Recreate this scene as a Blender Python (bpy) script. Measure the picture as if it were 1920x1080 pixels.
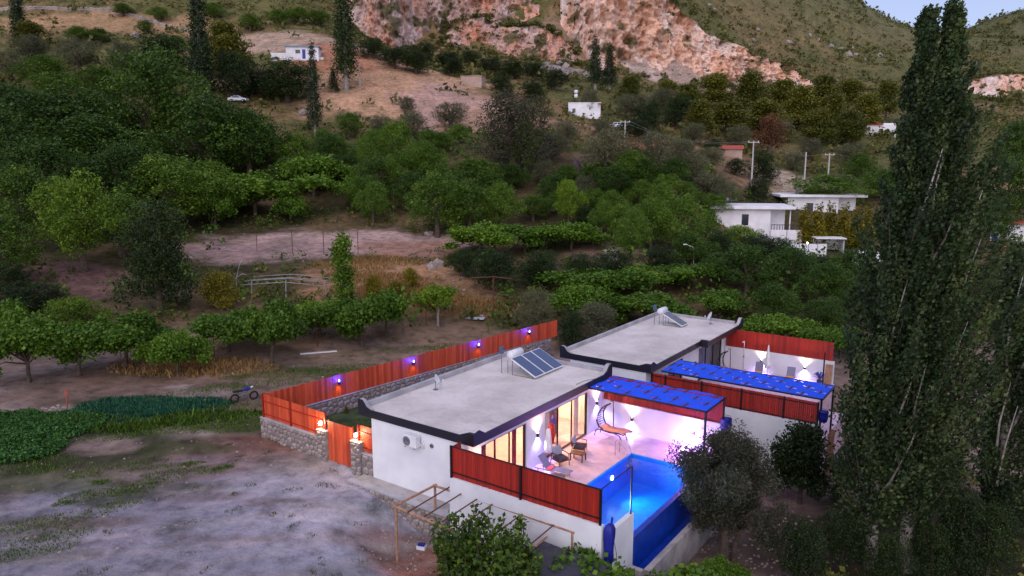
import bpy, bmesh, math, random
import numpy as np
from mathutils import Vector, Matrix

for _o in list(bpy.data.objects):
    bpy.data.objects.remove(_o, do_unlink=True)
SC = bpy.context.scene
COL = SC.collection
R = math.radians
random.seed(7)

# ---------------------------------------------------------------- camera
cam_data = bpy.data.cameras.new('camera')
cam_data.sensor_width = 36.0
cam_data.lens = 36.0*1377/1920
cam_data.clip_start = 0.1
cam_data.clip_end = 4000
cam = bpy.data.objects.new('camera', cam_data)
COL.objects.link(cam)
cam.location = (0, 0, 15.8)
cam.rotation_euler = (R(90-9.9), 0, 0)
SC.camera = cam

# ---------------------------------------------------------------- sky, dusk glow, exposure
world = bpy.data.worlds.new('World')
SC.world = world
world.use_nodes = True
wn = world.node_tree.nodes; wl = world.node_tree.links
wn.clear()
w_out = wn.new('ShaderNodeOutputWorld')
w_bg = wn.new('ShaderNodeBackground')
w_sky = wn.new('ShaderNodeTexSky')
w_sky.sky_type = 'NISHITA'
w_sky.sun_disc = False
SUN_EL, SUN_AZ = 38.0, 190.0
w_sky.sun_elevation = R(SUN_EL)
w_sky.sun_rotation = R(SUN_AZ)
w_sky.altitude = 300
w_sky.air_density = 1.0
w_sky.dust_density = 1.0
w_sky.ozone_density = 2.5
w_mix = wn.new('ShaderNodeMix'); w_mix.data_type = 'RGBA'       # thin even veil of dusk cloud
w_mix.inputs[0].default_value = 0.72
wl.new(w_sky.outputs[0], w_mix.inputs[6])
w_mix.inputs[7].default_value = (1.5, 1.45, 2.3, 1)
wl.new(w_mix.outputs[2], w_bg.inputs[0])
w_bg.inputs[1].default_value = 0.12
wl.new(w_bg.outputs[0], w_out.inputs[0])

sun_d = bpy.data.lights.new('sun', 'SUN')
sun_d.energy = 1.15
sun_d.angle = R(90)
sun_d.color = (1.0, 0.90, 0.93)
sun = bpy.data.objects.new('sun', sun_d)
COL.objects.link(sun)
_d = Vector((math.sin(R(SUN_AZ))*math.cos(R(SUN_EL)), math.cos(R(SUN_AZ))*math.cos(R(SUN_EL)), math.sin(R(SUN_EL))))
sun.rotation_euler = (-_d).to_track_quat('-Z', 'Y').to_euler()
sun.location = (-20, -40, 60)

vs = SC.view_settings
vs.view_transform = 'Standard'
vs.look = 'None'
vs.gamma = 1.0
vs.use_curve_mapping = False
vs.exposure = 1.15
SC.cycles.use_denoising = True
SC.cycles.max_bounces = 5
SC.cycles.diffuse_bounces = 3
SC.cycles.transparent_max_bounces = 12
SC.cycles.sample_clamp_indirect = 4.0
SC.cycles.caustics_reflective = False
SC.cycles.caustics_refractive = False

# ---------------------------------------------------------------- helpers: materials
def lin(c):
    return tuple((x/12.92 if x <= 0.04045 else ((x+0.055)/1.055)**2.4) for x in c)
MATS = {}
def new_mat(name):
    m = bpy.data.materials.new(name); m.use_nodes = True
    MATS[name] = m
    nt = m.node_tree
    b = nt.nodes.get('Principled BSDF')
    return m, nt, b
def noise(nt, scale, detail=4, rough=.55, coord='Object', vec=None):
    tc = nt.nodes.new('ShaderNodeTexCoord'); n = nt.nodes.new('ShaderNodeTexNoise')
    n.inputs['Scale'].default_value = scale; n.inputs['Detail'].default_value = detail
    n.inputs['Roughness'].default_value = rough
    nt.links.new(vec if vec else tc.outputs[coord], n.inputs['Vector'])
    return n
def ramp(nt, src, stops):
    r = nt.nodes.new('ShaderNodeValToRGB'); e = r.color_ramp.elements
    while len(e) < len(stops): e.new(.5)
    for k, (p, c) in enumerate(stops):
        e[k].position = p; e[k].color = (*c, 1)
    nt.links.new(src, r.inputs[0]); return r
def mixc(nt, fac, a, b, mode='MIX'):
    m = nt.nodes.new('ShaderNodeMix'); m.data_type = 'RGBA'; m.blend_type = mode
    for sock, val in ((m.inputs[0], fac), (m.inputs[6], a), (m.inputs[7], b)):
        if hasattr(val, 'links') or hasattr(val, 'is_linked'):
            nt.links.new(val, sock)
        elif isinstance(val, (int, float)):
            sock.default_value = val
        else:
            sock.default_value = (*val, 1)
    return m.outputs[2]
def bump(nt, b, src, strength, dist=.02):
    n = nt.nodes.new('ShaderNodeBump'); n.inputs['Strength'].default_value = strength
    n.inputs['Distance'].default_value = dist
    nt.links.new(src, n.inputs['Height']); nt.links.new(n.outputs[0], b.inputs['Normal'])
def pmat(name, c1, c2=None, scale=3.0, rough=.7, bmp=0.0, metal=0.0, rnd=0.0, detail=5, spread=(.35, .65), spec=None, coord='Object'):
    """surface with two noisy tones of its own colour; rnd varies brightness from object to object"""
    m, nt, b = new_mat(name)
    c1 = lin(c1); c2 = lin(c2) if c2 else tuple(x*.82 for x in c1)
    n = noise(nt, scale, detail, coord=coord)
    r = ramp(nt, n.outputs[0], [(spread[0], c2), (spread[1], c1)])
    out = r.outputs[0]
    if rnd:
        oi = nt.nodes.new('ShaderNodeObjectInfo')
        rr = ramp(nt, oi.outputs['Random'], [(0, (1-rnd,)*3), (1, (1+rnd*.6,)*3)])
        out = mixc(nt, 1.0, out, rr.outputs[0], 'MULTIPLY')
    nt.links.new(out, b.inputs['Base Color'])
    b.inputs['Roughness'].default_value = rough
    b.inputs['Metallic'].default_value = metal
    if spec is not None: b.inputs['Specular IOR Level'].default_value = spec
    if bmp:
        bump(nt, b, noise(nt, scale*4, 6, coord=coord).outputs[0], bmp)
    return m
def emat(name, col, strength):
    m, nt, b = new_mat(name)
    b.inputs['Base Color'].default_value = (*col, 1)
    b.inputs['Emission Color'].default_value = (*col, 1)
    b.inputs['Emission Strength'].default_value = strength
    return m
def leaf_mat(name, ca, cb, cc=None, trans=.25, rnd=.25, rough=.55, tint=(1.16, 1.0, .82)):
    """leaves: tone attribute per leaf, small shift from tree to tree, some light through the blade"""
    m, nt, b = new_mat(name)
    at = nt.nodes.new('ShaderNodeAttribute'); at.attribute_name = 'tone'
    stops = [(0, lin(ca)), (.6, lin(cb))]
    if cc: stops.append((1.0, lin(cc)))
    r = ramp(nt, at.outputs['Fac'], stops)
    oi = nt.nodes.new('ShaderNodeObjectInfo')
    rr = ramp(nt, oi.outputs['Random'], [(0, (tint[0]*(1-rnd), tint[1]*(1-rnd*.9), tint[2]*(1-rnd*.8))), (.5, tint), (1, (tint[0]*(1+rnd), tint[1]*(1+rnd*.75), tint[2]*(1+rnd*.3)))])
    c = mixc(nt, 1.0, r.outputs[0], rr.outputs[0], 'MULTIPLY')
    nt.links.new(c, b.inputs['Base Color'])
    b.inputs['Roughness'].default_value = rough
    b.inputs['Specular IOR Level'].default_value = .25
    t = nt.nodes.new('ShaderNodeBsdfTranslucent'); nt.links.new(c, t.inputs[0])
    mx = nt.nodes.new('ShaderNodeMixShader'); mx.inputs[0].default_value = trans
    nt.links.new(b.outputs[0], mx.inputs[1]); nt.links.new(t.outputs[0], mx.inputs[2])
    nt.links.new(mx.outputs[0], nt.nodes['Material Output'].inputs[0])
    return m

# ---------------------------------------------------------------- helpers: objects and meshes
def tag(o, label=None, cat=None, group=None, kind=None):
    if label: o['label'] = label
    if cat: o['category'] = cat
    if group: o['group'] = group
    if kind: o['kind'] = kind
    return o
def link(name, data, parent=None):
    o = bpy.data.objects.new(name, data); COL.objects.link(o)
    if parent: o.parent = parent
    return o
def np_mesh(name, V, F, mat=None, smooth=False, tone=None, color=None):
    """mesh from arrays; F has 3 or 4 columns"""
    me = bpy.data.meshes.new(name)
    V = np.asarray(V, np.float32); F = np.asarray(F, np.int32)
    me.vertices.add(len(V)); me.vertices.foreach_set('co', V.ravel())
    k = F.shape[1]
    me.loops.add(F.size); me.loops.foreach_set('vertex_index', F.ravel())
    me.polygons.add(len(F))
    me.polygons.foreach_set('loop_start', np.arange(0, F.size, k, dtype=np.int32))
    me.polygons.foreach_set('loop_total', np.full(len(F), k, np.int32))
    if smooth: me.polygons.foreach_set('use_smooth', np.ones(len(F), bool))
    if tone is not None:
        a = me.attributes.new('tone', 'FLOAT', 'POINT'); a.data.foreach_set('value', np.asarray(tone, np.float32))
    if color is not None:
        a = me.attributes.new('Col', 'FLOAT_COLOR', 'POINT')
        c4 = np.ones((len(V), 4), np.float32); c4[:, :3] = color
        a.data.foreach_set('color', c4.ravel())
    me.update(calc_edges=True)
    if mat: me.materials.append(mat)
    return me
class MB:
    def __init__(self): self.v = []; self.f = []
    def add(self, vs_, fs_):
        k = len(self.v); self.v += [tuple(p) for p in vs_]; self.f += [tuple(i+k for i in f) for f in fs_]; return self
    def box(self, x0, x1, y0, y1, z0, z1):
        return self.add([(x0, y0, z0), (x1, y0, z0), (x1, y1, z0), (x0, y1, z0), (x0, y0, z1), (x1, y0, z1), (x1, y1, z1), (x0, y1, z1)],
                        [(0, 3, 2, 1), (4, 5, 6, 7), (0, 1, 5, 4), (1, 2, 6, 5), (2, 3, 7, 6), (3, 0, 4, 7)])
    def prism_u(self, prof, y0, y1):      # profile in (x, z) extruded along y
        n = len(prof)
        vv = [(a, y0, b) for a, b in prof] + [(a, y1, b) for a, b in prof]
        return self.add(vv, [tuple(range(n)), tuple(range(2*n-1, n-1, -1))] + [(i, i+n, (i+1) % n+n, (i+1) % n) for i in range(n)])
    def prism_v(self, prof, x0, x1):      # profile in (y, z) extruded along x
        n = len(prof)
        vv = [(x0, a, b) for a, b in prof] + [(x1, a, b) for a, b in prof]
        return self.add(vv, [tuple(range(n-1, -1, -1)), tuple(range(n, 2*n))] + [((i+1) % n, (i+1) % n+n, i+n, i) for i in range(n)])
    def tube(self, pts, rad, n=8, cap=True):
        pts = [Vector(p) for p in pts]
        rad = [rad]*len(pts) if isinstance(rad, (int, float)) else rad
        rings = []; up0 = Vector((.02, .03, 1))
        for i, p in enumerate(pts):
            d = (pts[min(i+1, len(pts)-1)] - pts[max(i-1, 0)]).normalized()
            a = d.cross(up0 if abs(d.z) < .95 else Vector((1, .02, 0))).normalized(); b = d.cross(a)
            rings.append([p + (a*math.cos(2*math.pi*k/n) + b*math.sin(2*math.pi*k/n))*rad[i] for k in range(n)])
        k0 = len(self.v)
        for r_ in rings: self.v += [tuple(q) for q in r_]
        for i in range(len(rings)-1):
            for k in range(n):
                a_, b_ = k0+i*n+k, k0+i*n+(k+1) % n
                self.f.append((a_, b_, b_+n, a_+n))
        if cap:
            self.f.append(tuple(k0+k for k in range(n-1, -1, -1)))
            self.f.append(tuple(k0+(len(rings)-1)*n+k for k in range(n)))
        return self
    def lathe(self, prof, n=16, c=(0, 0)):     # (r, z) about the z axis
        k0 = len(self.v)
        for r_, z in prof:
            for k in range(n):
                a = 2*math.pi*k/n; self.v.append((c[0]+r_*math.cos(a), c[1]+r_*math.sin(a), z))
        for i in range(len(prof)-1):
            for k in range(n):
                a_, b_ = k0+i*n+k, k0+i*n+(k+1) % n
                self.f.append((a_, b_, b_+n, a_+n))
        return self
    def build(self, name, mat, parent=None, smooth=False, bevel=0):
        me = bpy.data.meshes.new(name)
        me.from_pydata(self.v, [], self.f)
        if bevel:
            bm = bmesh.new(); bm.from_mesh(me)
            bmesh.ops.bevel(bm, geom=bm.edges[:], offset=bevel, segments=1, affect='EDGES', clamp_overlap=True)
            bm.to_mesh(me); bm.free()
        if smooth:
            me.polygons.foreach_set('use_smooth', [True]*len(me.polygons))
        me.update()
        me.materials.append(MATS[mat] if isinstance(mat, str) else mat)
        return link(name, me, parent)
def copy_tree(o, parent=None):
    c = o.copy(); COL.objects.link(c)
    if parent: c.parent = parent
    for ch in [q for q in bpy.data.objects if q.parent == o]: copy_tree(ch, c)
    return c
def thing(name, label, cat, loc, rz=0, group=None):
    o = link(name, None); o.location = loc; o.rotation_euler = (0, 0, rz)
    o.empty_display_size = .3
    return tag(o, label, cat, group)
CTL_TABLE = [(-14.96,40.93,-0.3),(-10.33,37.77,-0.25),(-12.59,39.08,-0.3),(-20.48,26.96,-0.6),(-15.5,30.0,-0.4),(-28.33,38.46,-0.2),(-22.9,42.32,-0.1),(-28.74,45.65,0.1),(-35.94,49.62,0.3),(-18.05,46.73,0.1),(-16.61,35.24,-0.3),(-9.69,30.18,-0.5),(-6.29,30.92,-0.9),(-7.99,33.17,-0.45),(-5.06,29.79,-1.3),(-2.55,29.26,-2.0),(3.35,30.25,-2.6),(8.34,31.07,-2.7),(13.4,34.99,-2.8),(16.8,40.28,-2.6),(18.29,31.23,-3.2),(23.59,31.8,-3.0),(29.25,40.28,-2.6),(22.47,45.95,-2.2),(-15.6,57.87,0.2),(-17.44,50.26,0.1),(-43.52,60.72,0.6),(-30.38,57.13,0.4),(-6.35,65.53,0.3),(2.08,70.07,0.4),(-12.02,61.92,0.3),(25.87,54.42,-1.2),(30.82,65.52,-0.6),(-14.93,78.0,2.77),(-24.96,95.0,4.85),(-28.23,108.0,6.5),(-34.28,92.0,4.52),(-47.43,75.0,3.83),(-50.55,73.0,3.33),(-46.71,84.0,4.88),(-35.12,72.0,2.15),(-43.33,68.0,1.89),(-24.48,72.0,2.15),(-42.39,128.0,11.23),(-57.96,122.0,11.45),(-73.05,118.0,11.59),(-39.52,150.0,19.76),(-59.76,165.0,28.16),(-80.29,160.0,26.9),(-101.77,160.0,26.9),(-55.95,195.0,40.22),(-53.16,212.0,47.76),(-70.97,212.0,46.34),(-97.5,230.0,53.54),(-142.88,240.0,60.27),(-186.5,255.0,67.74),(-221.69,255.0,67.74),(-37.66,270.0,54.69),(-52.74,262.0,60.53),(-10.84,200.0,34.75),(-19.8,175.0,27.34),(-29.54,160.0,22.48),(0.0,126.0,14.88),(-10.07,128.0,15.77),(18.15,187.0,25.94),(8.26,195.0,30.67),(22.01,140.0,16.75),(22.39,120.0,13.65),(29.35,124.0,14.02),(35.9,112.0,4.12),(41.46,105.0,2.54),(42.96,133.0,9.91),(55.14,140.0,10.6),(29.05,108.0,5.72),(15.14,86.0,3.35),(24.71,76.0,1.4),(4.99,75.0,1.59),(2.69,92.0,3.84),(3.14,108.0,6.9),(-12.54,108.0,6.9),(3.46,120.0,11.52),(18.77,108.0,8.07),(33.75,71.0,0.2),(50.28,72.0,-0.02),(75.65,110.0,1.5),(56.85,105.0,2.15),(101.5,150.0,10.45),(77.24,145.0,10.63),(153.36,230.0,27.0),(127.96,220.0,26.51),(204.93,320.0,45.68),(219.88,345.0,57.38),(113.94,300.0,44.83),(57.08,280.0,43.85),(115.34,255.0,33.5),(66.98,215.0,28.5),(36.06,175.0,22.5),(66.33,172.0,17.58),(94.26,192.0,21.81),(29.41,262.0,44.72),(-1.83,262.0,48.26),(8.34,300.0,65.02),(78.22,285.0,42.41),(63.82,345.0,99.55),(107.02,350.0,73.23),(151.88,370.0,74.04),(178.26,370.0,66.62),(222.4,430.0,88.64),(192.89,430.0,102.82),(159.08,430.0,120.18),(128.86,430.0,133.99),(82.38,420.0,147.23),(10.71,400.0,163.41),(-66.85,385.0,162.61),(-143.09,380.0,146.61),(-221.28,380.0,132.32),(-299.87,380.0,122.67),(-378.31,380.0,117.82),(268.4,470.0,87.28),(295.96,490.0,98.8),(325.41,490.0,108.52),(368.08,490.0,118.82),(434.58,490.0,125.21),(0.0,0.0,-2.0),(-30.0,0.0,-1.5),(30.0,0.0,-3.5),(0.0,-60.0,-4.0),(-80.0,0.0,-1.0),(80.0,0.0,-4.0),(-120.0,60.0,6.0),(150.0,60.0,-3.0),(120.0,100.0,2.0),(-150.0,150.0,32.0),(0.0,20.0,-1.5),(25.0,20.0,-3.0),(-25.0,20.0,-1.0),(60.0,35.0,-3.2),(200.0,200.0,18.0),(-250.0,250.0,75.0),(260.0,300.0,40.0),(-450.0,620.0,90.0),(-250.0,620.0,90.0),(-50.0,620.0,90.0),(150.0,620.0,90.0),(300.0,680.0,70.0),(450.0,680.0,70.0),(650.0,680.0,70.0)]
ZONES = [(-12.6,31.8,14,7,0.51,0.5,0.55,0.85),(-9.8,35.2,5,3,0.58,0.57,0.61,0.9),(-15.3,27.2,14,5,0.51,0.49,0.53,0.85),(-7.6,28.2,7,4,0.51,0.5,0.55,0.85),(-8.7,31.0,6,4,0.58,0.57,0.62,0.8),(-1.4,29.3,5,2.6,0.56,0.36,0.29,0.9),(-4.3,30.3,3,2,0.52,0.37,0.32,0.7),(-14.7,39.9,3.2,1.6,0.42,0.28,0.24,0.8),(-15.0,33.4,2.5,0.5,0.4,0.35,0.34,0.6),(-11.2,32.8,2.2,0.5,0.45,0.38,0.37,0.5),(-6.2,30.3,2.4,0.8,0.46,0.4,0.4,0.6),(-19.4,31.0,3.5,0.7,0.42,0.36,0.35,0.7),(-12.5,29.6,3.5,0.4,0.47,0.42,0.43,0.6),(-11.4,37.1,1.6,0.7,0.66,0.63,0.66,0.7),(-9.2,32.0,2.2,1.0,0.66,0.63,0.66,0.6),(-15.2,37.2,1.2,0.5,0.62,0.58,0.6,0.7),(-19.2,37.9,8,3,0.47,0.38,0.36,0.7),(-11.1,40.4,4,2,0.46,0.33,0.29,0.5),(-19.6,33.3,2.2,1.0,0.27,0.29,0.2,0.7),(-21.5,30.6,4,1.2,0.34,0.32,0.25,0.6),(-19.5,28.4,3,0.8,0.36,0.34,0.27,0.5),(-17.6,34.4,4,0.7,0.36,0.33,0.26,0.5),(-17.7,36.6,4,0.5,0.36,0.33,0.26,0.5),(-17.5,43.3,8,2,0.27,0.31,0.17,0.8),(-24.6,35.3,5,1.5,0.3,0.32,0.2,0.7),(-21.4,39.3,6,1,0.3,0.31,0.19,0.7),(-26.9,39.9,9,4,0.2,0.22,0.14,0.9),(-23.5,44.9,7,3,0.2,0.23,0.15,0.9),(-26.1,42.2,1.2,4,0.52,0.45,0.42,0.95),(-23.3,39.6,2.2,1.5,0.52,0.45,0.42,0.9),(-28.7,44.8,1.4,1.2,0.5,0.43,0.4,0.9),(-15.1,55.9,14,4,0.5,0.42,0.35,0.8),(-16.0,53.1,8,2,0.28,0.31,0.19,0.6),(-6.3,64.5,10,4,0.49,0.4,0.33,0.8),(-24.8,52.4,9,3,0.47,0.38,0.32,0.7),(-25.3,60.5,10,3,0.52,0.42,0.34,0.8),(-24.0,96.8,17,9,0.65,0.55,0.52,1),(-32.3,92.2,12,7,0.55,0.46,0.44,0.9),(-49.7,75.0,17,5,0.42,0.32,0.3,1),(-14.2,80.4,10,9,0.6,0.46,0.34,0.9),(-8.8,74.2,8,6,0.48,0.37,0.27,0.8),(-13.7,94.0,7,5,0.58,0.44,0.38,0.9),(12.7,91.0,6,5,0.5,0.4,0.35,0.7),(17.9,78.4,9,6,0.44,0.34,0.28,0.8),(29.6,110.1,9,8,0.52,0.42,0.35,0.8),(-26.2,185.9,24,30,0.68,0.54,0.43,1),(-36.7,201.6,14,22,0.66,0.52,0.41,1),(-13.8,176.9,15,22,0.64,0.52,0.47,1),(-7.1,166.9,9,14,0.6,0.48,0.4,0.9),(26.0,158.9,12,12,0.62,0.42,0.3,0.95),(14.6,171.1,14,12,0.55,0.43,0.36,0.8),(-63.5,217.3,32,14,0.62,0.53,0.46,1),(-47.8,201.4,12,14,0.6,0.42,0.33,0.9),(-115.5,234.5,45,10,0.58,0.47,0.35,0.95),(-61.2,181.6,16,8,0.5,0.42,0.36,0.7),(50.8,144.3,8,10,0.64,0.57,0.5,0.9),(54.6,140.6,10,6,0.64,0.57,0.5,0.9),(44.0,142.4,7,8,0.52,0.42,0.33,0.8),(39.8,154.6,12,8,0.5,0.41,0.33,0.8),(59.2,291.3,34,14,0.68,0.6,0.56,1),(75.7,291.3,30,12,0.58,0.5,0.45,0.9),(22.0,261.1,16,7,0.56,0.53,0.54,0.9),(20.3,291.7,14,18,0.52,0.43,0.36,0.8),(107.0,158.5,11,7,0.62,0.46,0.38,0.9),(100.4,151.7,8,5,0.62,0.46,0.38,0.8),(12.5,34.0,5,2.2,0.5,0.4,0.39,0.95),(15.3,37.8,3.5,3,0.48,0.39,0.38,0.9),(9.9,31.4,5,1.6,0.48,0.38,0.36,0.8),(18.4,42.7,4,3,0.48,0.44,0.44,0.8),(17.1,33.0,6,4,0.2,0.18,0.12,0.8),(22.9,34.8,7,6,0.19,0.2,0.12,0.9),(9.5,34.9,2,4,0.45,0.39,0.36,0.8)]
CLIFFS = [('orange_cliff', 'tall orange and pink cliff face above the scree', [(19.1, 306.6, 70.3, 19.8, 319.6, 89.2), (25.3, 290.6, 56.8, 23.9, 303.6, 89.5), (30.7, 273.5, 47.9, 33.3, 286.5, 88.1), (48.6, 289.6, 51.8, 53.0, 302.6, 85.3), (68.3, 295.1, 50.1, 69.3, 308.1, 73.5), (80.4, 293.4, 46.2, 82.1, 306.4, 64.0), (95.0, 293.7, 44.3, 96.4, 306.7, 58.3), (109.8, 294.4, 43.3, 111.9, 307.4, 53.5), (118.1, 291.7, 41.6, 123.2, 304.7, 44.9)], 'rock_orange', 8.0, 5), ('pink_cliff', 'jagged pink and grey cliff above the dark scrub', [(-57.0, 265.2, 63.7, -59.0, 277.2, 79.5), (-48.1, 255.8, 56.1, -49.5, 267.8, 82.5), (-40.4, 257.4, 52.5, -41.4, 269.4, 84.7), (-36.2, 273.5, 56.2, -37.1, 285.5, 88.8), (-29.8, 286.1, 63.8, -29.5, 298.1, 92.0), (-22.0, 287.2, 62.6, -22.5, 299.2, 88.4), (-12.5, 300.1, 71.2, -12.8, 312.1, 91.6), (-2.1, 301.5, 69.3, -2.2, 313.5, 87.8), (10.7, 310.3, 75.2, 11.1, 322.3, 86.7)], 'rock_grey', 6.5, 77), ('rocky_crag', 'broken grey and pink crag in the scrub below the pink cliff', [(-26.9, 275.1, 55.1, -27.7, 284.1, 58.6), (-21.2, 276.8, 55.3, -21.4, 285.8, 66.5), (-11.8, 282.4, 57.3, -11.1, 291.4, 69.4), (-2.0, 280.7, 54.8, -2.0, 289.7, 64.9), (7.8, 277.4, 52.1, 8.0, 286.4, 65.1), (16.5, 276.8, 50.9, 16.9, 285.8, 62.3), (22.7, 281.8, 52.3, 23.9, 290.8, 56.7)], 'rock_grey', 4.5, 133), ('small_cliff', 'low orange cliff on the far right below the wooded hill', [(182.9, 308.8, 41.5, 187.9, 317.8, 45.5), (188.3, 307.0, 40.9, 193.1, 316.0, 49.0), (192.8, 301.9, 39.3, 197.4, 310.9, 50.1), (204.2, 309.9, 42.0, 210.3, 318.9, 51.4), (216.0, 312.9, 43.6, 221.3, 321.9, 51.3), (228.9, 312.5, 44.0, 235.2, 321.5, 46.9)], 'rock_orange', 3.5, 19)]
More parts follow.
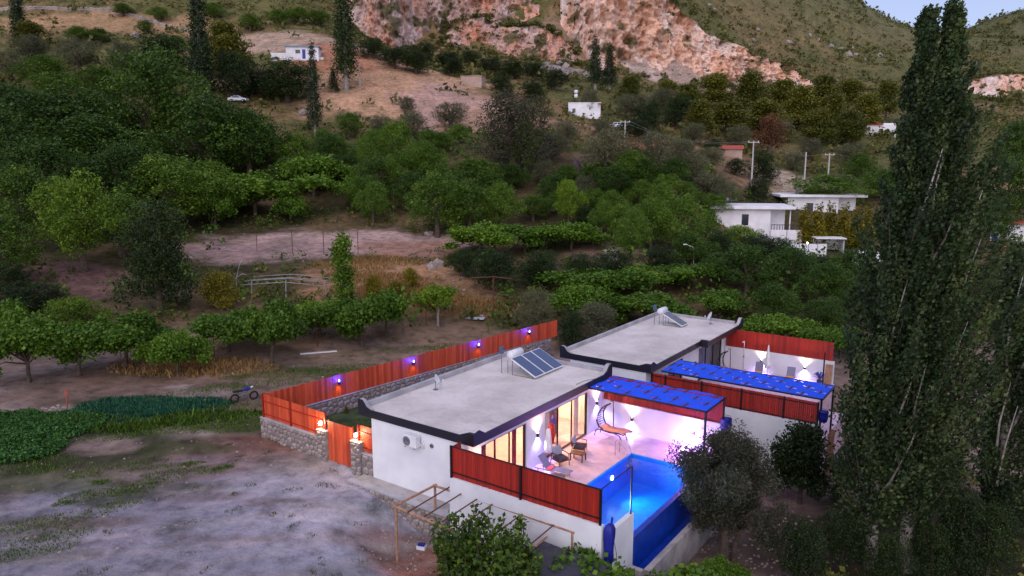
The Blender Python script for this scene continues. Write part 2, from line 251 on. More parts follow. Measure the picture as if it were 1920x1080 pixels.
TREES = [
('broad', 'broadleaf_tree', 'leftmost dark broad-crowned tree in the dense wood on the left slope', 'dark broad-crowned tree in the dense wood on the left slope', -76.4, 105.7, 15.1, 18.0),
('broad', 'broadleaf_tree', 'second dark broad-crowned tree from left in the dense wood on the left slope', 'dark broad-crowned tree in the dense wood on the left slope', -81.7, 123.9, 14.7, 17.8),
('broad', 'broadleaf_tree', 'third dark broad-crowned tree from left in the dense wood on the left slope', 'dark broad-crowned tree in the dense wood on the left slope', -62.1, 98.3, 11.8, 16.0),
('broad', 'broadleaf_tree', 'fourth dark broad-crowned tree from left in the dense wood on the left slope', 'dark broad-crowned tree in the dense wood on the left slope', -73.7, 122.1, 15.0, 21.7),
('broad', 'broadleaf_tree', 'fifth dark broad-crowned tree from left in the dense wood on the left slope', 'dark broad-crowned tree in the dense wood on the left slope', -63.0, 114.9, 12.8, 20.6),
('broad', 'broadleaf_tree', 'sixth dark broad-crowned tree from left in the dense wood on the left slope', 'dark broad-crowned tree in the dense wood on the left slope', -52.8, 102.4, 11.5, 14.9),
('broad', 'broadleaf_tree', 'seventh dark broad-crowned tree from left in the dense wood on the left slope', 'dark broad-crowned tree in the dense wood on the left slope', -63.2, 131.6, 20.2, 22.3),
('broad', 'broadleaf_tree', 'eighth dark broad-crowned tree from left in the dense wood on the left slope', 'dark broad-crowned tree in the dense wood on the left slope', -51.4, 126.6, 15.0, 20.4),
('broad', 'broadleaf_tree', 'rightmost dark broad-crowned tree in the dense wood on the left slope', 'dark broad-crowned tree in the dense wood on the left slope', -45.4, 128.7, 13.2, 14.2),
('broad2', 'broadleaf_tree', 'leftmost mid-green tree at the lower edge of the left wood', 'mid-green tree at the lower edge of the left wood', -50.7, 72.4, 7.5, 8.0),
('broad2', 'broadleaf_tree', 'second mid-green tree from left at the lower edge of the left wood', 'mid-green tree at the lower edge of the left wood', -56.1, 84.3, 10.2, 11.6),
('broad2', 'broadleaf_tree', 'third mid-green tree from left at the lower edge of the left wood', 'mid-green tree at the lower edge of the left wood', -45.3, 84.7, 7.5, 8.8),
('broad2', 'broadleaf_tree', 'fourth mid-green tree from left at the lower edge of the left wood', 'mid-green tree at the lower edge of the left wood', -47.1, 101.3, 10.5, 14.8),
('broad2', 'broadleaf_tree', 'rightmost mid-green tree at the lower edge of the left wood', 'mid-green tree at the lower edge of the left wood', -43.2, 106.3, 9.3, 11.8),
('lime', 'broadleaf_tree', 'bright green tree with leaning dark trunk beside the reddish track on the left', '', -45.5, 77.4, 10.6, 9.4),
('dark', 'dark_tree', 'large dark bushy tree behind the grapevines on the left', '', -33.1, 67.7, 10.8, 9.0),
('dark', 'dark_tree', 'leftmost dark bushy tree on the bank at the left edge', 'dark bushy tree on the bank at the left edge', -47.9, 68.8, 4.1, 5.1),
('dark', 'dark_tree', 'rightmost dark bushy tree on the bank at the left edge', 'dark bushy tree on the bank at the left edge', -43.9, 65.6, 3.9, 7.3),
('lime', 'broadleaf_tree', 'small bright green tree in front of the dark bank on the left', '', -36.7, 60.7, 3.9, 5.9),
('yellow', 'yellow_bush', 'yellow-green bush beside the pale pole trellis', '', -28.2, 69.8, 3.6, 4.4),
('pine', 'pine_tree', 'leftmost pine tree near the dry-stone wall on the upper left', 'pine tree near the dry-stone wall on the upper left', -130.2, 207.2, 8.7, 10.4),
('pine', 'pine_tree', 'rightmost pine tree near the dry-stone wall on the upper left', 'pine tree near the dry-stone wall on the upper left', -68.2, 181.4, 13.4, 13.8),
('poplar', 'poplar_tree', 'leftmost slender far poplar on the upper left hillside', 'slender far poplar on the upper left hillside', -134.5, 209.5, 19.7, 5.8),
('poplar', 'poplar_tree', 'second slender far poplar from left on the upper left hillside', 'slender far poplar on the upper left hillside', -65.9, 161.4, 29.7, 6.6),
('poplar', 'poplar_tree', 'third slender far poplar from left on the upper left hillside', 'slender far poplar on the upper left hillside', -39.7, 151.3, 18.7, 3.2),
('poplar', 'poplar_tree', 'fourth slender far poplar from left on the upper left hillside', 'slender far poplar on the upper left hillside', -41.8, 177.3, 5.6, 2.7),
('poplar', 'poplar_tree', 'rightmost slender far poplar on the upper left hillside', 'slender far poplar on the upper left hillside', -39.3, 179.8, 29.1, 7.9),
('dark', 'dark_tree', 'leftmost dark round tree above the white saloon car', 'dark round tree above the white saloon car', -83.0, 181.8, 11.0, 18.1),
('dark', 'dark_tree', 'second dark round tree from left above the white saloon car', 'dark round tree above the white saloon car', -60.8, 165.7, 10.9, 13.1),
('dark', 'dark_tree', 'third dark round tree from left above the white saloon car', 'dark round tree above the white saloon car', -56.0, 170.7, 6.6, 9.9),
('dark', 'dark_tree', 'rightmost dark round tree above the white saloon car', 'dark round tree above the white saloon car', -50.0, 168.4, 9.4, 16.8),
('olive', 'olive_tree', 'leftmost grey-green olive tree on the upper left terraces', 'grey-green olive tree on the upper left terraces', -119.6, 181.1, 7.7, 9.0),
('olive', 'olive_tree', 'second grey-green olive tree from left on the upper left terraces', 'grey-green olive tree on the upper left terraces', -122.6, 194.6, 8.5, 10.5),
('olive', 'olive_tree', 'third grey-green olive tree from left on the upper left terraces', 'grey-green olive tree on the upper left terraces', -108.3, 190.7, 9.3, 12.6),
('olive', 'olive_tree', 'rightmost grey-green olive tree on the upper left terraces', 'grey-green olive tree on the upper left terraces', -98.7, 193.4, 7.5, 8.8),
('broad2', 'broadleaf_tree', 'leftmost small green tree below the dry-stone wall', 'small green tree below the dry-stone wall', -107.3, 175.2, 7.5, 16.0),
('broad2', 'broadleaf_tree', 'second small green tree from left below the dry-stone wall', 'small green tree below the dry-stone wall', -96.4, 160.4, 7.5, 12.0),
('broad2', 'broadleaf_tree', 'third small green tree from left below the dry-stone wall', 'small green tree below the dry-stone wall', -123.1, 218.1, 4.7, 9.0),
('broad2', 'broadleaf_tree', 'fourth small green tree from left below the dry-stone wall', 'small green tree below the dry-stone wall', -116.9, 217.9, 4.5, 8.1),
('broad2', 'broadleaf_tree', 'fifth small green tree from left below the dry-stone wall', 'small green tree below the dry-stone wall', -88.0, 164.1, 7.6, 15.0),
('broad2', 'broadleaf_tree', 'rightmost small green tree below the dry-stone wall', 'small green tree below the dry-stone wall', -108.5, 226.9, 4.3, 6.0),
('vine', 'grapevine', 'leftmost bright green vine arbour above the bare terrace on the left', 'bright green vine arbour above the bare terrace on the left', -41.7, 103.4, 5.3, 8.6),
('vine', 'grapevine', 'second bright green vine arbour from left above the bare terrace on the left', 'bright green vine arbour above the bare terrace on the left', -38.6, 110.8, 6.0, 19.5),
('vine', 'grapevine', 'third bright green vine arbour from left above the bare terrace on the left', 'bright green vine arbour above the bare terrace on the left', -32.8, 108.8, 3.6, 6.8),
('vine', 'grapevine', 'fourth bright green vine arbour from left above the bare terrace on the left', 'bright green vine arbour above the bare terrace on the left', -32.3, 121.0, 6.3, 16.2),
('vine', 'grapevine', 'rightmost bright green vine arbour above the bare terrace on the left', 'bright green vine arbour above the bare terrace on the left', -24.8, 114.3, 4.5, 8.3),
('broad2', 'broadleaf_tree', 'leftmost leafy tree between the vine arbours and the olive shrubs', 'leafy tree between the vine arbours and the olive shrubs', -38.0, 132.4, 7.8, 10.1),
('broad2', 'broadleaf_tree', 'second leafy tree from left between the vine arbours and the olive shrubs', 'leafy tree between the vine arbours and the olive shrubs', -30.2, 131.6, 6.5, 8.4),
('broad2', 'broadleaf_tree', 'third leafy tree from left between the vine arbours and the olive shrubs', 'leafy tree between the vine arbours and the olive shrubs', -21.9, 111.8, 5.8, 7.6),
('broad2', 'broadleaf_tree', 'fourth leafy tree from left between the vine arbours and the olive shrubs', 'leafy tree between the vine arbours and the olive shrubs', -23.6, 126.3, 8.5, 6.4),
('broad2', 'broadleaf_tree', 'rightmost leafy tree between the vine arbours and the olive shrubs', 'leafy tree between the vine arbours and the olive shrubs', -19.9, 129.2, 8.5, 7.1),
('olive', 'olive_tree', 'leftmost pale grey shrub on the bare slope left of the big olive', 'pale grey shrub on the bare slope left of the big olive', -26.9, 154.2, 4.8, 5.8),
('olive', 'olive_tree', 'second pale grey shrub from left on the bare slope left of the big olive', 'pale grey shrub on the bare slope left of the big olive', -23.6, 171.3, 4.0, 5.1),
('olive', 'olive_tree', 'third pale grey shrub from left on the bare slope left of the big olive', 'pale grey shrub on the bare slope left of the big olive', -19.7, 146.9, 6.4, 8.6),
('olive', 'olive_tree', 'rightmost pale grey shrub on the bare slope left of the big olive', 'pale grey shrub on the bare slope left of the big olive', -13.1, 160.6, 6.0, 9.4),
('bigolive', 'olive_tree', 'very large dark olive tree in the middle of the slope', '', 0.4, 124.0, 13.3, 15.8),
('broad2', 'broadleaf_tree', 'narrow green tree in front of the large olive', '', 2.2, 123.0, 9.5, 5.2),
('broad2', 'broadleaf_tree', 'leftmost green orchard tree behind the long vine arbour', 'green orchard tree behind the long vine arbour', -20.2, 107.1, 6.4, 5.5),
('broad2', 'broadleaf_tree', 'second green orchard tree from left behind the long vine arbour', 'green orchard tree behind the long vine arbour', -17.1, 118.6, 7.0, 8.1),
('broad2', 'broadleaf_tree', 'third green orchard tree from left behind the long vine arbour', 'green orchard tree behind the long vine arbour', -13.9, 120.4, 7.1, 8.2),
('broad2', 'broadleaf_tree', 'fourth green orchard tree from left behind the long vine arbour', 'green orchard tree behind the long vine arbour', -10.3, 101.3, 9.5, 10.4),
('broad2', 'broadleaf_tree', 'fifth green orchard tree from left behind the long vine arbour', 'green orchard tree behind the long vine arbour', -6.8, 118.8, 4.7, 13.1),
('broad2', 'broadleaf_tree', 'sixth green orchard tree from left behind the long vine arbour', 'green orchard tree behind the long vine arbour', -5.9, 103.3, 7.9, 8.9),
('broad2', 'broadleaf_tree', 'seventh green orchard tree from left behind the long vine arbour', 'green orchard tree behind the long vine arbour', -1.7, 104.6, 7.0, 7.2),
('broad2', 'broadleaf_tree', 'rightmost green orchard tree behind the long vine arbour', 'green orchard tree behind the long vine arbour', 3.1, 108.0, 4.1, 6.5),
('lime', 'broadleaf_tree', 'pale green tree above the long vine arbour', '', 8.1, 104.7, 6.9, 5.6),
('dark', 'dark_tree', 'small dark round tree right of the pale green tree', '', 10.2, 103.1, 3.5, 4.2),
('bare', 'bare_tree', 'bare purplish tree among the olive trees of the middle slope', '', 10.8, 119.3, 5.4, 5.1),
('olive', 'olive_tree', 'leftmost rounded olive tree below the white cottage', 'rounded olive tree below the white cottage', 15.4, 118.8, 8.9, 11.6),
('olive', 'olive_tree', 'second rounded olive tree from left below the white cottage', 'rounded olive tree below the white cottage', 22.6, 118.8, 7.9, 8.9),
('olive', 'olive_tree', 'rightmost rounded olive tree below the white cottage', 'rounded olive tree below the white cottage', 27.8, 122.0, 6.1, 6.2),
('broad2', 'broadleaf_tree', 'leftmost green bush among the rounded olive trees', 'green bush among the rounded olive trees', 8.6, 120.0, 3.3, 6.1),
('broad2', 'broadleaf_tree', 'second green bush from left among the rounded olive trees', 'green bush among the rounded olive trees', 12.7, 117.6, 4.2, 6.0),
('broad2', 'broadleaf_tree', 'rightmost green bush among the rounded olive trees', 'green bush among the rounded olive trees', 18.6, 115.1, 6.1, 8.8),
('poplar', 'poplar_tree', 'leftmost grey-green poplar below the orange cliff', 'grey-green poplar below the orange cliff', 25.2, 229.6, 15.8, 5.5),
('poplar', 'poplar_tree', 'rightmost grey-green poplar below the orange cliff', 'grey-green poplar below the orange cliff', 29.8, 232.3, 14.7, 5.2),
('olive', 'olive_tree', 'leftmost olive tree beside the white cottage', 'olive tree beside the white cottage', 19.5, 190.0, 7.1, 7.3),
('olive', 'olive_tree', 'second olive tree from left beside the white cottage', 'olive tree beside the white cottage', 29.8, 189.5, 6.9, 11.1),
('olive', 'olive_tree', 'rightmost olive tree beside the white cottage', 'olive tree beside the white cottage', 39.9, 201.1, 7.8, 10.1),
('dark', 'dark_tree', 'leftmost dark tree right of the white cottage', 'dark tree right of the white cottage', 26.4, 161.0, 4.7, 9.5),
('dark', 'dark_tree', 'second dark tree from left right of the white cottage', 'dark tree right of the white cottage', 30.8, 170.1, 8.0, 8.6),
('dark', 'dark_tree', 'rightmost dark tree right of the white cottage', 'dark tree right of the white cottage', 39.9, 181.1, 7.8, 10.6),
('pine', 'pine_tree', 'leftmost yellowish pine in the belt below the cliffs on the right', 'yellowish pine in the belt below the cliffs on the right', 34.0, 218.9, 7.0, 9.3),
('pine', 'pine_tree', 'second yellowish pine from left in the belt below the cliffs on the right', 'yellowish pine in the belt below the cliffs on the right', 44.7, 218.1, 7.7, 9.2),
('pine', 'pine_tree', 'third yellowish pine from left in the belt below the cliffs on the right', 'yellowish pine in the belt below the cliffs on the right', 49.3, 211.0, 7.8, 11.8),
('pine', 'pine_tree', 'fourth yellowish pine from left in the belt below the cliffs on the right', 'yellowish pine in the belt below the cliffs on the right', 42.4, 170.3, 8.7, 9.6),
('pine', 'pine_tree', 'fifth yellowish pine from left in the belt below the cliffs on the right', 'yellowish pine in the belt below the cliffs on the right', 60.5, 225.0, 10.7, 13.7),
('pine', 'pine_tree', 'sixth yellowish pine from left in the belt below the cliffs on the right', 'yellowish pine in the belt below the cliffs on the right', 52.0, 182.0, 7.5, 13.6),
('pine', 'pine_tree', 'seventh yellowish pine from left in the belt below the cliffs on the right', 'yellowish pine in the belt below the cliffs on the right', 69.4, 220.5, 11.5, 13.4),
('pine', 'pine_tree', 'eighth yellowish pine from left in the belt below the cliffs on the right', 'yellowish pine in the belt below the cliffs on the right', 62.7, 187.5, 8.7, 12.4),
('pine', 'pine_tree', 'ninth yellowish pine from left in the belt below the cliffs on the right', 'yellowish pine in the belt below the cliffs on the right', 87.3, 241.9, 9.4, 13.5),
('pine', 'pine_tree', 'tenth yellowish pine from left in the belt below the cliffs on the right', 'yellowish pine in the belt below the cliffs on the right', 74.7, 194.6, 11.1, 12.9),
('pine', 'pine_tree', 'eleventh yellowish pine from left in the belt below the cliffs on the right', 'yellowish pine in the belt below the cliffs on the right', 72.5, 178.4, 8.9, 10.0),
('pine', 'pine_tree', 'twelfth yellowish pine from left in the belt below the cliffs on the right', 'yellowish pine in the belt below the cliffs on the right', 95.1, 231.8, 11.3, 13.0),
('pine', 'pine_tree', 'thirteenth yellowish pine from left in the belt below the cliffs on the right', 'yellowish pine in the belt below the cliffs on the right', 81.2, 190.2, 10.4, 10.7),
('pine', 'pine_tree', 'fourteenth yellowish pine from left in the belt below the cliffs on the right', 'yellowish pine in the belt below the cliffs on the right', 109.5, 245.7, 9.9, 12.5),
('pine', 'pine_tree', 'fifteenth yellowish pine from left in the belt below the cliffs on the right', 'yellowish pine in the belt below the cliffs on the right', 80.6, 179.4, 8.6, 9.2),
('pine', 'pine_tree', 'sixteenth yellowish pine from left in the belt below the cliffs on the right', 'yellowish pine in the belt below the cliffs on the right', 91.8, 195.0, 10.0, 11.0),
('pine', 'pine_tree', 'rightmost yellowish pine in the belt below the cliffs on the right', 'yellowish pine in the belt below the cliffs on the right', 109.0, 219.7, 11.7, 9.3),
('brown', 'broadleaf_tree', 'reddish brown tree above the tin-roofed hut', '', 56.5, 164.9, 8.8, 8.5),
('dark', 'dark_tree', 'dark round bush left of the tin-roofed hut', '', 41.3, 153.0, 4.1, 5.4),
('olive', 'olive_tree', 'leftmost grey olive bush left of the tall power pole', 'grey olive bush left of the tall power pole', 29.3, 120.0, 5.2, 6.1),
('olive', 'olive_tree', 'rightmost grey olive bush left of the tall power pole', 'grey olive bush left of the tall power pole', 31.8, 117.6, 5.0, 9.0),
('dark', 'dark_tree', 'leftmost dark tree beside the tall power pole', 'dark tree beside the tall power pole', 42.6, 141.4, 3.4, 4.8),
('dark', 'dark_tree', 'second dark tree from left beside the tall power pole', 'dark tree beside the tall power pole', 42.4, 127.5, 4.6, 5.4),
('dark', 'dark_tree', 'rightmost dark tree beside the tall power pole', 'dark tree beside the tall power pole', 47.3, 139.9, 6.1, 7.4),
('broad2', 'broadleaf_tree', 'leftmost broad green tree behind the far white houses', 'broad green tree behind the far white houses', 57.2, 132.0, 5.6, 15.8),
('broad2', 'broadleaf_tree', 'second broad green tree from left behind the far white houses', 'broad green tree behind the far white houses', 68.0, 145.3, 6.3, 8.6),
('broad2', 'broadleaf_tree', 'rightmost broad green tree behind the far white houses', 'broad green tree behind the far white houses', 68.2, 134.8, 6.4, 9.2),
('cypress', 'small_conifer', 'leftmost yellow-green hedge conifer in the row beside the far houses', 'yellow-green hedge conifer in the row beside the far houses', 43.9, 110.4, 6.4, 3.6),
('cypress', 'small_conifer', 'second yellow-green hedge conifer from left in the row beside the far houses', 'yellow-green hedge conifer in the row beside the far houses', 45.6, 109.5, 6.8, 3.6),
('cypress', 'small_conifer', 'third yellow-green hedge conifer from left in the row beside the far houses', 'yellow-green hedge conifer in the row beside the far houses', 47.9, 110.6, 6.8, 3.6),
('cypress', 'small_conifer', 'fourth yellow-green hedge conifer from left in the row beside the far houses', 'yellow-green hedge conifer in the row beside the far houses', 49.3, 109.3, 6.9, 3.6),
('cypress', 'small_conifer', 'fifth yellow-green hedge conifer from left in the row beside the far houses', 'yellow-green hedge conifer in the row beside the far houses', 51.2, 109.3, 6.5, 3.6),
('cypress', 'small_conifer', 'rightmost yellow-green hedge conifer in the row beside the far houses', 'yellow-green hedge conifer in the row beside the far houses', 52.3, 108.0, 6.7, 3.6),
('broad2', 'broadleaf_tree', 'leftmost leafy tree left of the far white houses', 'leafy tree left of the far white houses', 12.4, 100.6, 4.8, 4.3),
('broad2', 'broadleaf_tree', 'second leafy tree from left left of the far white houses', 'leafy tree left of the far white houses', 14.5, 98.3, 5.1, 5.6),
('broad2', 'broadleaf_tree', 'third leafy tree from left left of the far white houses', 'leafy tree left of the far white houses', 14.5, 89.0, 6.5, 5.1),
('broad2', 'broadleaf_tree', 'fourth leafy tree from left left of the far white houses', 'leafy tree left of the far white houses', 18.0, 94.7, 6.8, 6.5),
('broad2', 'broadleaf_tree', 'fifth leafy tree from left left of the far white houses', 'leafy tree left of the far white houses', 21.4, 105.4, 5.9, 6.3),
('broad2', 'broadleaf_tree', 'sixth leafy tree from left left of the far white houses', 'leafy tree left of the far white houses', 21.7, 93.4, 8.0, 8.1),
('broad2', 'broadleaf_tree', 'rightmost leafy tree left of the far white houses', 'leafy tree left of the far white houses', 26.5, 100.2, 5.0, 5.2),
('lime', 'broadleaf_tree', 'leftmost bright bush hiding the foot of the far white house', 'bright bush hiding the foot of the far white house', 26.5, 95.3, 3.1, 4.9),
('lime', 'broadleaf_tree', 'rightmost bright bush hiding the foot of the far white house', 'bright bush hiding the foot of the far white house', 30.9, 98.7, 4.2, 7.7),
('broad', 'broadleaf_tree', 'leftmost bushy tree in the thicket behind the farther villa', 'bushy tree in the thicket behind the farther villa', 21.9, 87.9, 4.3, 6.8),
('broad', 'broadleaf_tree', 'second bushy tree from left in the thicket behind the farther villa', 'bushy tree in the thicket behind the farther villa', 23.4, 81.6, 3.6, 6.4),
('broad', 'broadleaf_tree', 'third bushy tree from left in the thicket behind the farther villa', 'bushy tree in the thicket behind the farther villa', 25.3, 78.0, 5.6, 8.1),
('broad', 'broadleaf_tree', 'fourth bushy tree from left in the thicket behind the farther villa', 'bushy tree in the thicket behind the farther villa', 24.9, 68.4, 4.4, 5.6),
('broad', 'broadleaf_tree', 'fifth bushy tree from left in the thicket behind the farther villa', 'bushy tree in the thicket behind the farther villa', 30.4, 78.9, 5.6, 7.6),
('broad', 'broadleaf_tree', 'sixth bushy tree from left in the thicket behind the farther villa', 'bushy tree in the thicket behind the farther villa', 28.9, 66.6, 3.7, 5.5),
('broad', 'broadleaf_tree', 'seventh bushy tree from left in the thicket behind the farther villa', 'bushy tree in the thicket behind the farther villa', 32.3, 73.7, 5.3, 6.6),
('broad', 'broadleaf_tree', 'eighth bushy tree from left in the thicket behind the farther villa', 'bushy tree in the thicket behind the farther villa', 36.6, 78.5, 5.7, 6.2),
('broad', 'broadleaf_tree', 'rightmost bushy tree in the thicket behind the farther villa', 'bushy tree in the thicket behind the farther villa', 32.5, 68.2, 4.1, 4.1),
('vine', 'grapevine', 'leftmost bright green vine on the terraces behind the two villas', 'bright green vine on the terraces behind the two villas', 7.2, 69.3, 3.3, 8.9),
('vine', 'grapevine', 'second bright green vine from left on the terraces behind the two villas', 'bright green vine on the terraces behind the two villas', 9.2, 73.5, 3.4, 12.4),
('vine', 'grapevine', 'third bright green vine from left on the terraces behind the two villas', 'bright green vine on the terraces behind the two villas', 13.8, 76.1, 2.8, 8.8),
('vine', 'grapevine', 'fourth bright green vine from left on the terraces behind the two villas', 'bright green vine on the terraces behind the two villas', 12.7, 67.6, 3.0, 9.4),
('vine', 'grapevine', 'fifth bright green vine from left on the terraces behind the two villas', 'bright green vine on the terraces behind the two villas', 19.1, 78.6, 2.7, 10.0),
('vine', 'grapevine', 'rightmost bright green vine on the terraces behind the two villas', 'bright green vine on the terraces behind the two villas', 20.1, 69.4, 2.6, 7.4),
('vine', 'grapevine', 'leftmost bright vine along the far red fence', 'bright vine along the far red fence', 22.7, 63.3, 2.5, 7.4),
('vine', 'grapevine', 'second bright vine from left along the far red fence', 'bright vine along the far red fence', 25.6, 62.1, 2.5, 7.3),
('vine', 'grapevine', 'rightmost bright vine along the far red fence', 'bright vine along the far red fence', 28.0, 60.7, 2.5, 5.8),
('vine', 'grapevine', 'leftmost dense green vine arbour on the edge of the bank in the middle', 'dense green vine arbour on the edge of the bank in the middle', -4.0, 91.8, 3.9, 11.6),
('vine', 'grapevine', 'second dense green vine arbour from left on the edge of the bank in the middle', 'dense green vine arbour on the edge of the bank in the middle', 1.7, 93.2, 3.5, 12.2),
('vine', 'grapevine', 'rightmost dense green vine arbour on the edge of the bank in the middle', 'dense green vine arbour on the edge of the bank in the middle', 7.7, 94.0, 3.2, 10.3),
('dark', 'dark_tree', 'leftmost dark shrub on the bank below the long vine arbour', 'dark shrub on the bank below the long vine arbour', -5.4, 82.3, 3.3, 4.3),
('dark', 'dark_tree', 'second dark shrub from left on the bank below the long vine arbour', 'dark shrub on the bank below the long vine arbour', -1.7, 77.8, 4.9, 6.1),
('dark', 'dark_tree', 'third dark shrub from left on the bank below the long vine arbour', 'dark shrub on the bank below the long vine arbour', 3.0, 78.5, 4.2, 6.1),
('dark', 'dark_tree', 'fourth dark shrub from left on the bank below the long vine arbour', 'dark shrub on the bank below the long vine arbour', 7.6, 77.8, 4.0, 6.1),
('dark', 'dark_tree', 'fifth dark shrub from left on the bank below the long vine arbour', 'dark shrub on the bank below the long vine arbour', 11.3, 79.8, 4.1, 5.5),
('dark', 'dark_tree', 'rightmost dark shrub on the bank below the long vine arbour', 'dark shrub on the bank below the long vine arbour', 16.9, 82.1, 3.7, 5.7),
('olive', 'olive_tree', 'leftmost grey-green olive tree behind the near villa', 'grey-green olive tree behind the near villa', 2.1, 65.6, 5.0, 4.2),
('olive', 'olive_tree', 'rightmost grey-green olive tree behind the near villa', 'grey-green olive tree behind the near villa', 7.7, 64.3, 3.9, 5.1),
('dark', 'dark_tree', 'citrus bush at the far end of the long red fence', '', 5.2, 62.5, 3.5, 3.5),
('umbrella', 'umbrella_tree', 'umbrella-shaped tree with curved trunk on the dirt behind the yard', '', -6.9, 66.9, 3.7, 3.9),
('ivy', 'ivy_tree', 'ivy-covered column of a tree below the bare terrace', '', -16.0, 69.3, 7.5, 2.6),
('vine', 'grapevine', 'leftmost grapevine in the long row behind the yard', 'grapevine in the long row behind the yard', -41.1, 58.1, 3.7, 6.8),
('vine', 'grapevine', 'second grapevine from left in the long row behind the yard', 'grapevine in the long row behind the yard', -34.3, 50.3, 4.2, 8.2),
('vine', 'grapevine', 'third grapevine from left in the long row behind the yard', 'grapevine in the long row behind the yard', -31.5, 51.7, 3.8, 8.4),
('vine', 'grapevine', 'fourth grapevine from left in the long row behind the yard', 'grapevine in the long row behind the yard', -29.1, 53.7, 3.7, 8.7),
('vine', 'grapevine', 'fifth grapevine from left in the long row behind the yard', 'grapevine in the long row behind the yard', -24.4, 51.8, 3.0, 5.6),
('vine', 'grapevine', 'sixth grapevine from left in the long row behind the yard', 'grapevine in the long row behind the yard', -22.9, 57.8, 3.1, 8.7),
('vine', 'grapevine', 'seventh grapevine from left in the long row behind the yard', 'grapevine in the long row behind the yard', -18.5, 55.1, 4.3, 7.7),
('vine', 'grapevine', 'eighth grapevine from left in the long row behind the yard', 'grapevine in the long row behind the yard', -16.6, 61.8, 2.9, 7.9),
('vine', 'grapevine', 'ninth grapevine from left in the long row behind the yard', 'grapevine in the long row behind the yard', -12.7, 60.5, 4.0, 8.4),
('vine', 'grapevine', 'rightmost grapevine in the long row behind the yard', 'grapevine in the long row behind the yard', -11.1, 63.2, 3.7, 6.0),
('yellow', 'yellow_bush', 'leftmost dry yellow bush on the grassy bank in the middle', 'dry yellow bush on the grassy bank in the middle', -14.0, 73.0, 2.4, 2.4),
('yellow', 'yellow_bush', 'second dry yellow bush from left on the grassy bank in the middle', 'dry yellow bush on the grassy bank in the middle', -11.8, 72.7, 2.1, 2.7),
('yellow', 'yellow_bush', 'third dry yellow bush from left on the grassy bank in the middle', 'dry yellow bush on the grassy bank in the middle', -10.8, 77.1, 2.3, 2.3),
('yellow', 'yellow_bush', 'rightmost dry yellow bush on the grassy bank in the middle', 'dry yellow bush on the grassy bank in the middle', -8.5, 71.8, 2.1, 2.4),
('cypress', 'small_conifer', 'leftmost tiny yellow conifer along the foot of the long garden wall', 'tiny yellow conifer along the foot of the long garden wall', -10.5, 44.5, 0.6, 0.4),
('cypress', 'small_conifer', 'second tiny yellow conifer from left along the foot of the long garden wall', 'tiny yellow conifer along the foot of the long garden wall', -8.0, 48.2, 0.7, 0.4),
('cypress', 'small_conifer', 'third tiny yellow conifer from left along the foot of the long garden wall', 'tiny yellow conifer along the foot of the long garden wall', -6.5, 50.9, 0.4, 0.4),
('cypress', 'small_conifer', 'fourth tiny yellow conifer from left along the foot of the long garden wall', 'tiny yellow conifer along the foot of the long garden wall', -5.1, 52.5, 0.4, 0.4),
('cypress', 'small_conifer', 'fifth tiny yellow conifer from left along the foot of the long garden wall', 'tiny yellow conifer along the foot of the long garden wall', 1.6, 62.4, 0.5, 0.4),
('cypress', 'small_conifer', 'rightmost tiny yellow conifer along the foot of the long garden wall', 'tiny yellow conifer along the foot of the long garden wall', 2.8, 61.5, 0.6, 0.4),
('broad', 'broadleaf_tree', 'leftmost tall green tree at the right edge behind the poplars', 'tall green tree at the right edge behind the poplars', 72.9, 112.1, 8.1, 8.7),
('broad', 'broadleaf_tree', 'second tall green tree from left at the right edge behind the poplars', 'tall green tree at the right edge behind the poplars', 81.6, 121.1, 12.8, 11.4),
('broad', 'broadleaf_tree', 'third tall green tree from left at the right edge behind the poplars', 'tall green tree at the right edge behind the poplars', 102.3, 152.1, 12.9, 11.6),
('broad', 'broadleaf_tree', 'rightmost tall green tree at the right edge behind the poplars', 'tall green tree at the right edge behind the poplars', 57.5, 82.3, 6.0, 6.5),
('dark', 'dark_tree', 'leftmost dark tree at the right edge among the red roofs', 'dark tree at the right edge among the red roofs', 49.2, 72.0, 5.3, 4.3),
('dark', 'dark_tree', 'rightmost dark tree at the right edge among the red roofs', 'dark tree at the right edge among the red roofs', 44.6, 62.4, 6.5, 5.6),
('dark', 'dark_tree', 'leftmost green shrub under the poplars at the lower right', 'green shrub under the poplars at the lower right', 18.9, 30.6, 3.3, 2.2),
('dark', 'dark_tree', 'second green shrub from left under the poplars at the lower right', 'green shrub under the poplars at the lower right', 20.2, 30.8, 4.6, 3.2),
('dark', 'dark_tree', 'third green shrub from left under the poplars at the lower right', 'green shrub under the poplars at the lower right', 21.8, 30.9, 3.8, 2.7),
('dark', 'dark_tree', 'rightmost green shrub under the poplars at the lower right', 'green shrub under the poplars at the lower right', 25.2, 34.6, 3.3, 2.4),
('dark', 'dark_tree', 'leftmost dark shrub at the foot of the poplars', 'dark shrub at the foot of the poplars', 12.7, 29.6, 3.5, 2.8),
('dark', 'dark_tree', 'second dark shrub from left at the foot of the poplars', 'dark shrub at the foot of the poplars', 17.8, 37.4, 2.9, 1.7),
('dark', 'dark_tree', 'third dark shrub from left at the foot of the poplars', 'dark shrub at the foot of the poplars', 15.6, 32.0, 3.3, 2.8),
('dark', 'dark_tree', 'rightmost dark shrub at the foot of the poplars', 'dark shrub at the foot of the poplars', 16.6, 29.9, 2.9, 2.4),
('vine', 'grapevine', 'vine mound at the bottom edge below the pool', '', 9.1, 29.3, 1.2, 3.0),
('broad2', 'broadleaf_tree', 'leftmost small leafy tree on the slope left of the large olive', 'small leafy tree on the slope left of the large olive', -35.6, 142.2, 5.0, 6.6),
('broad2', 'broadleaf_tree', 'second small leafy tree from left on the slope left of the large olive', 'small leafy tree on the slope left of the large olive', -32.4, 151.9, 5.4, 6.4),
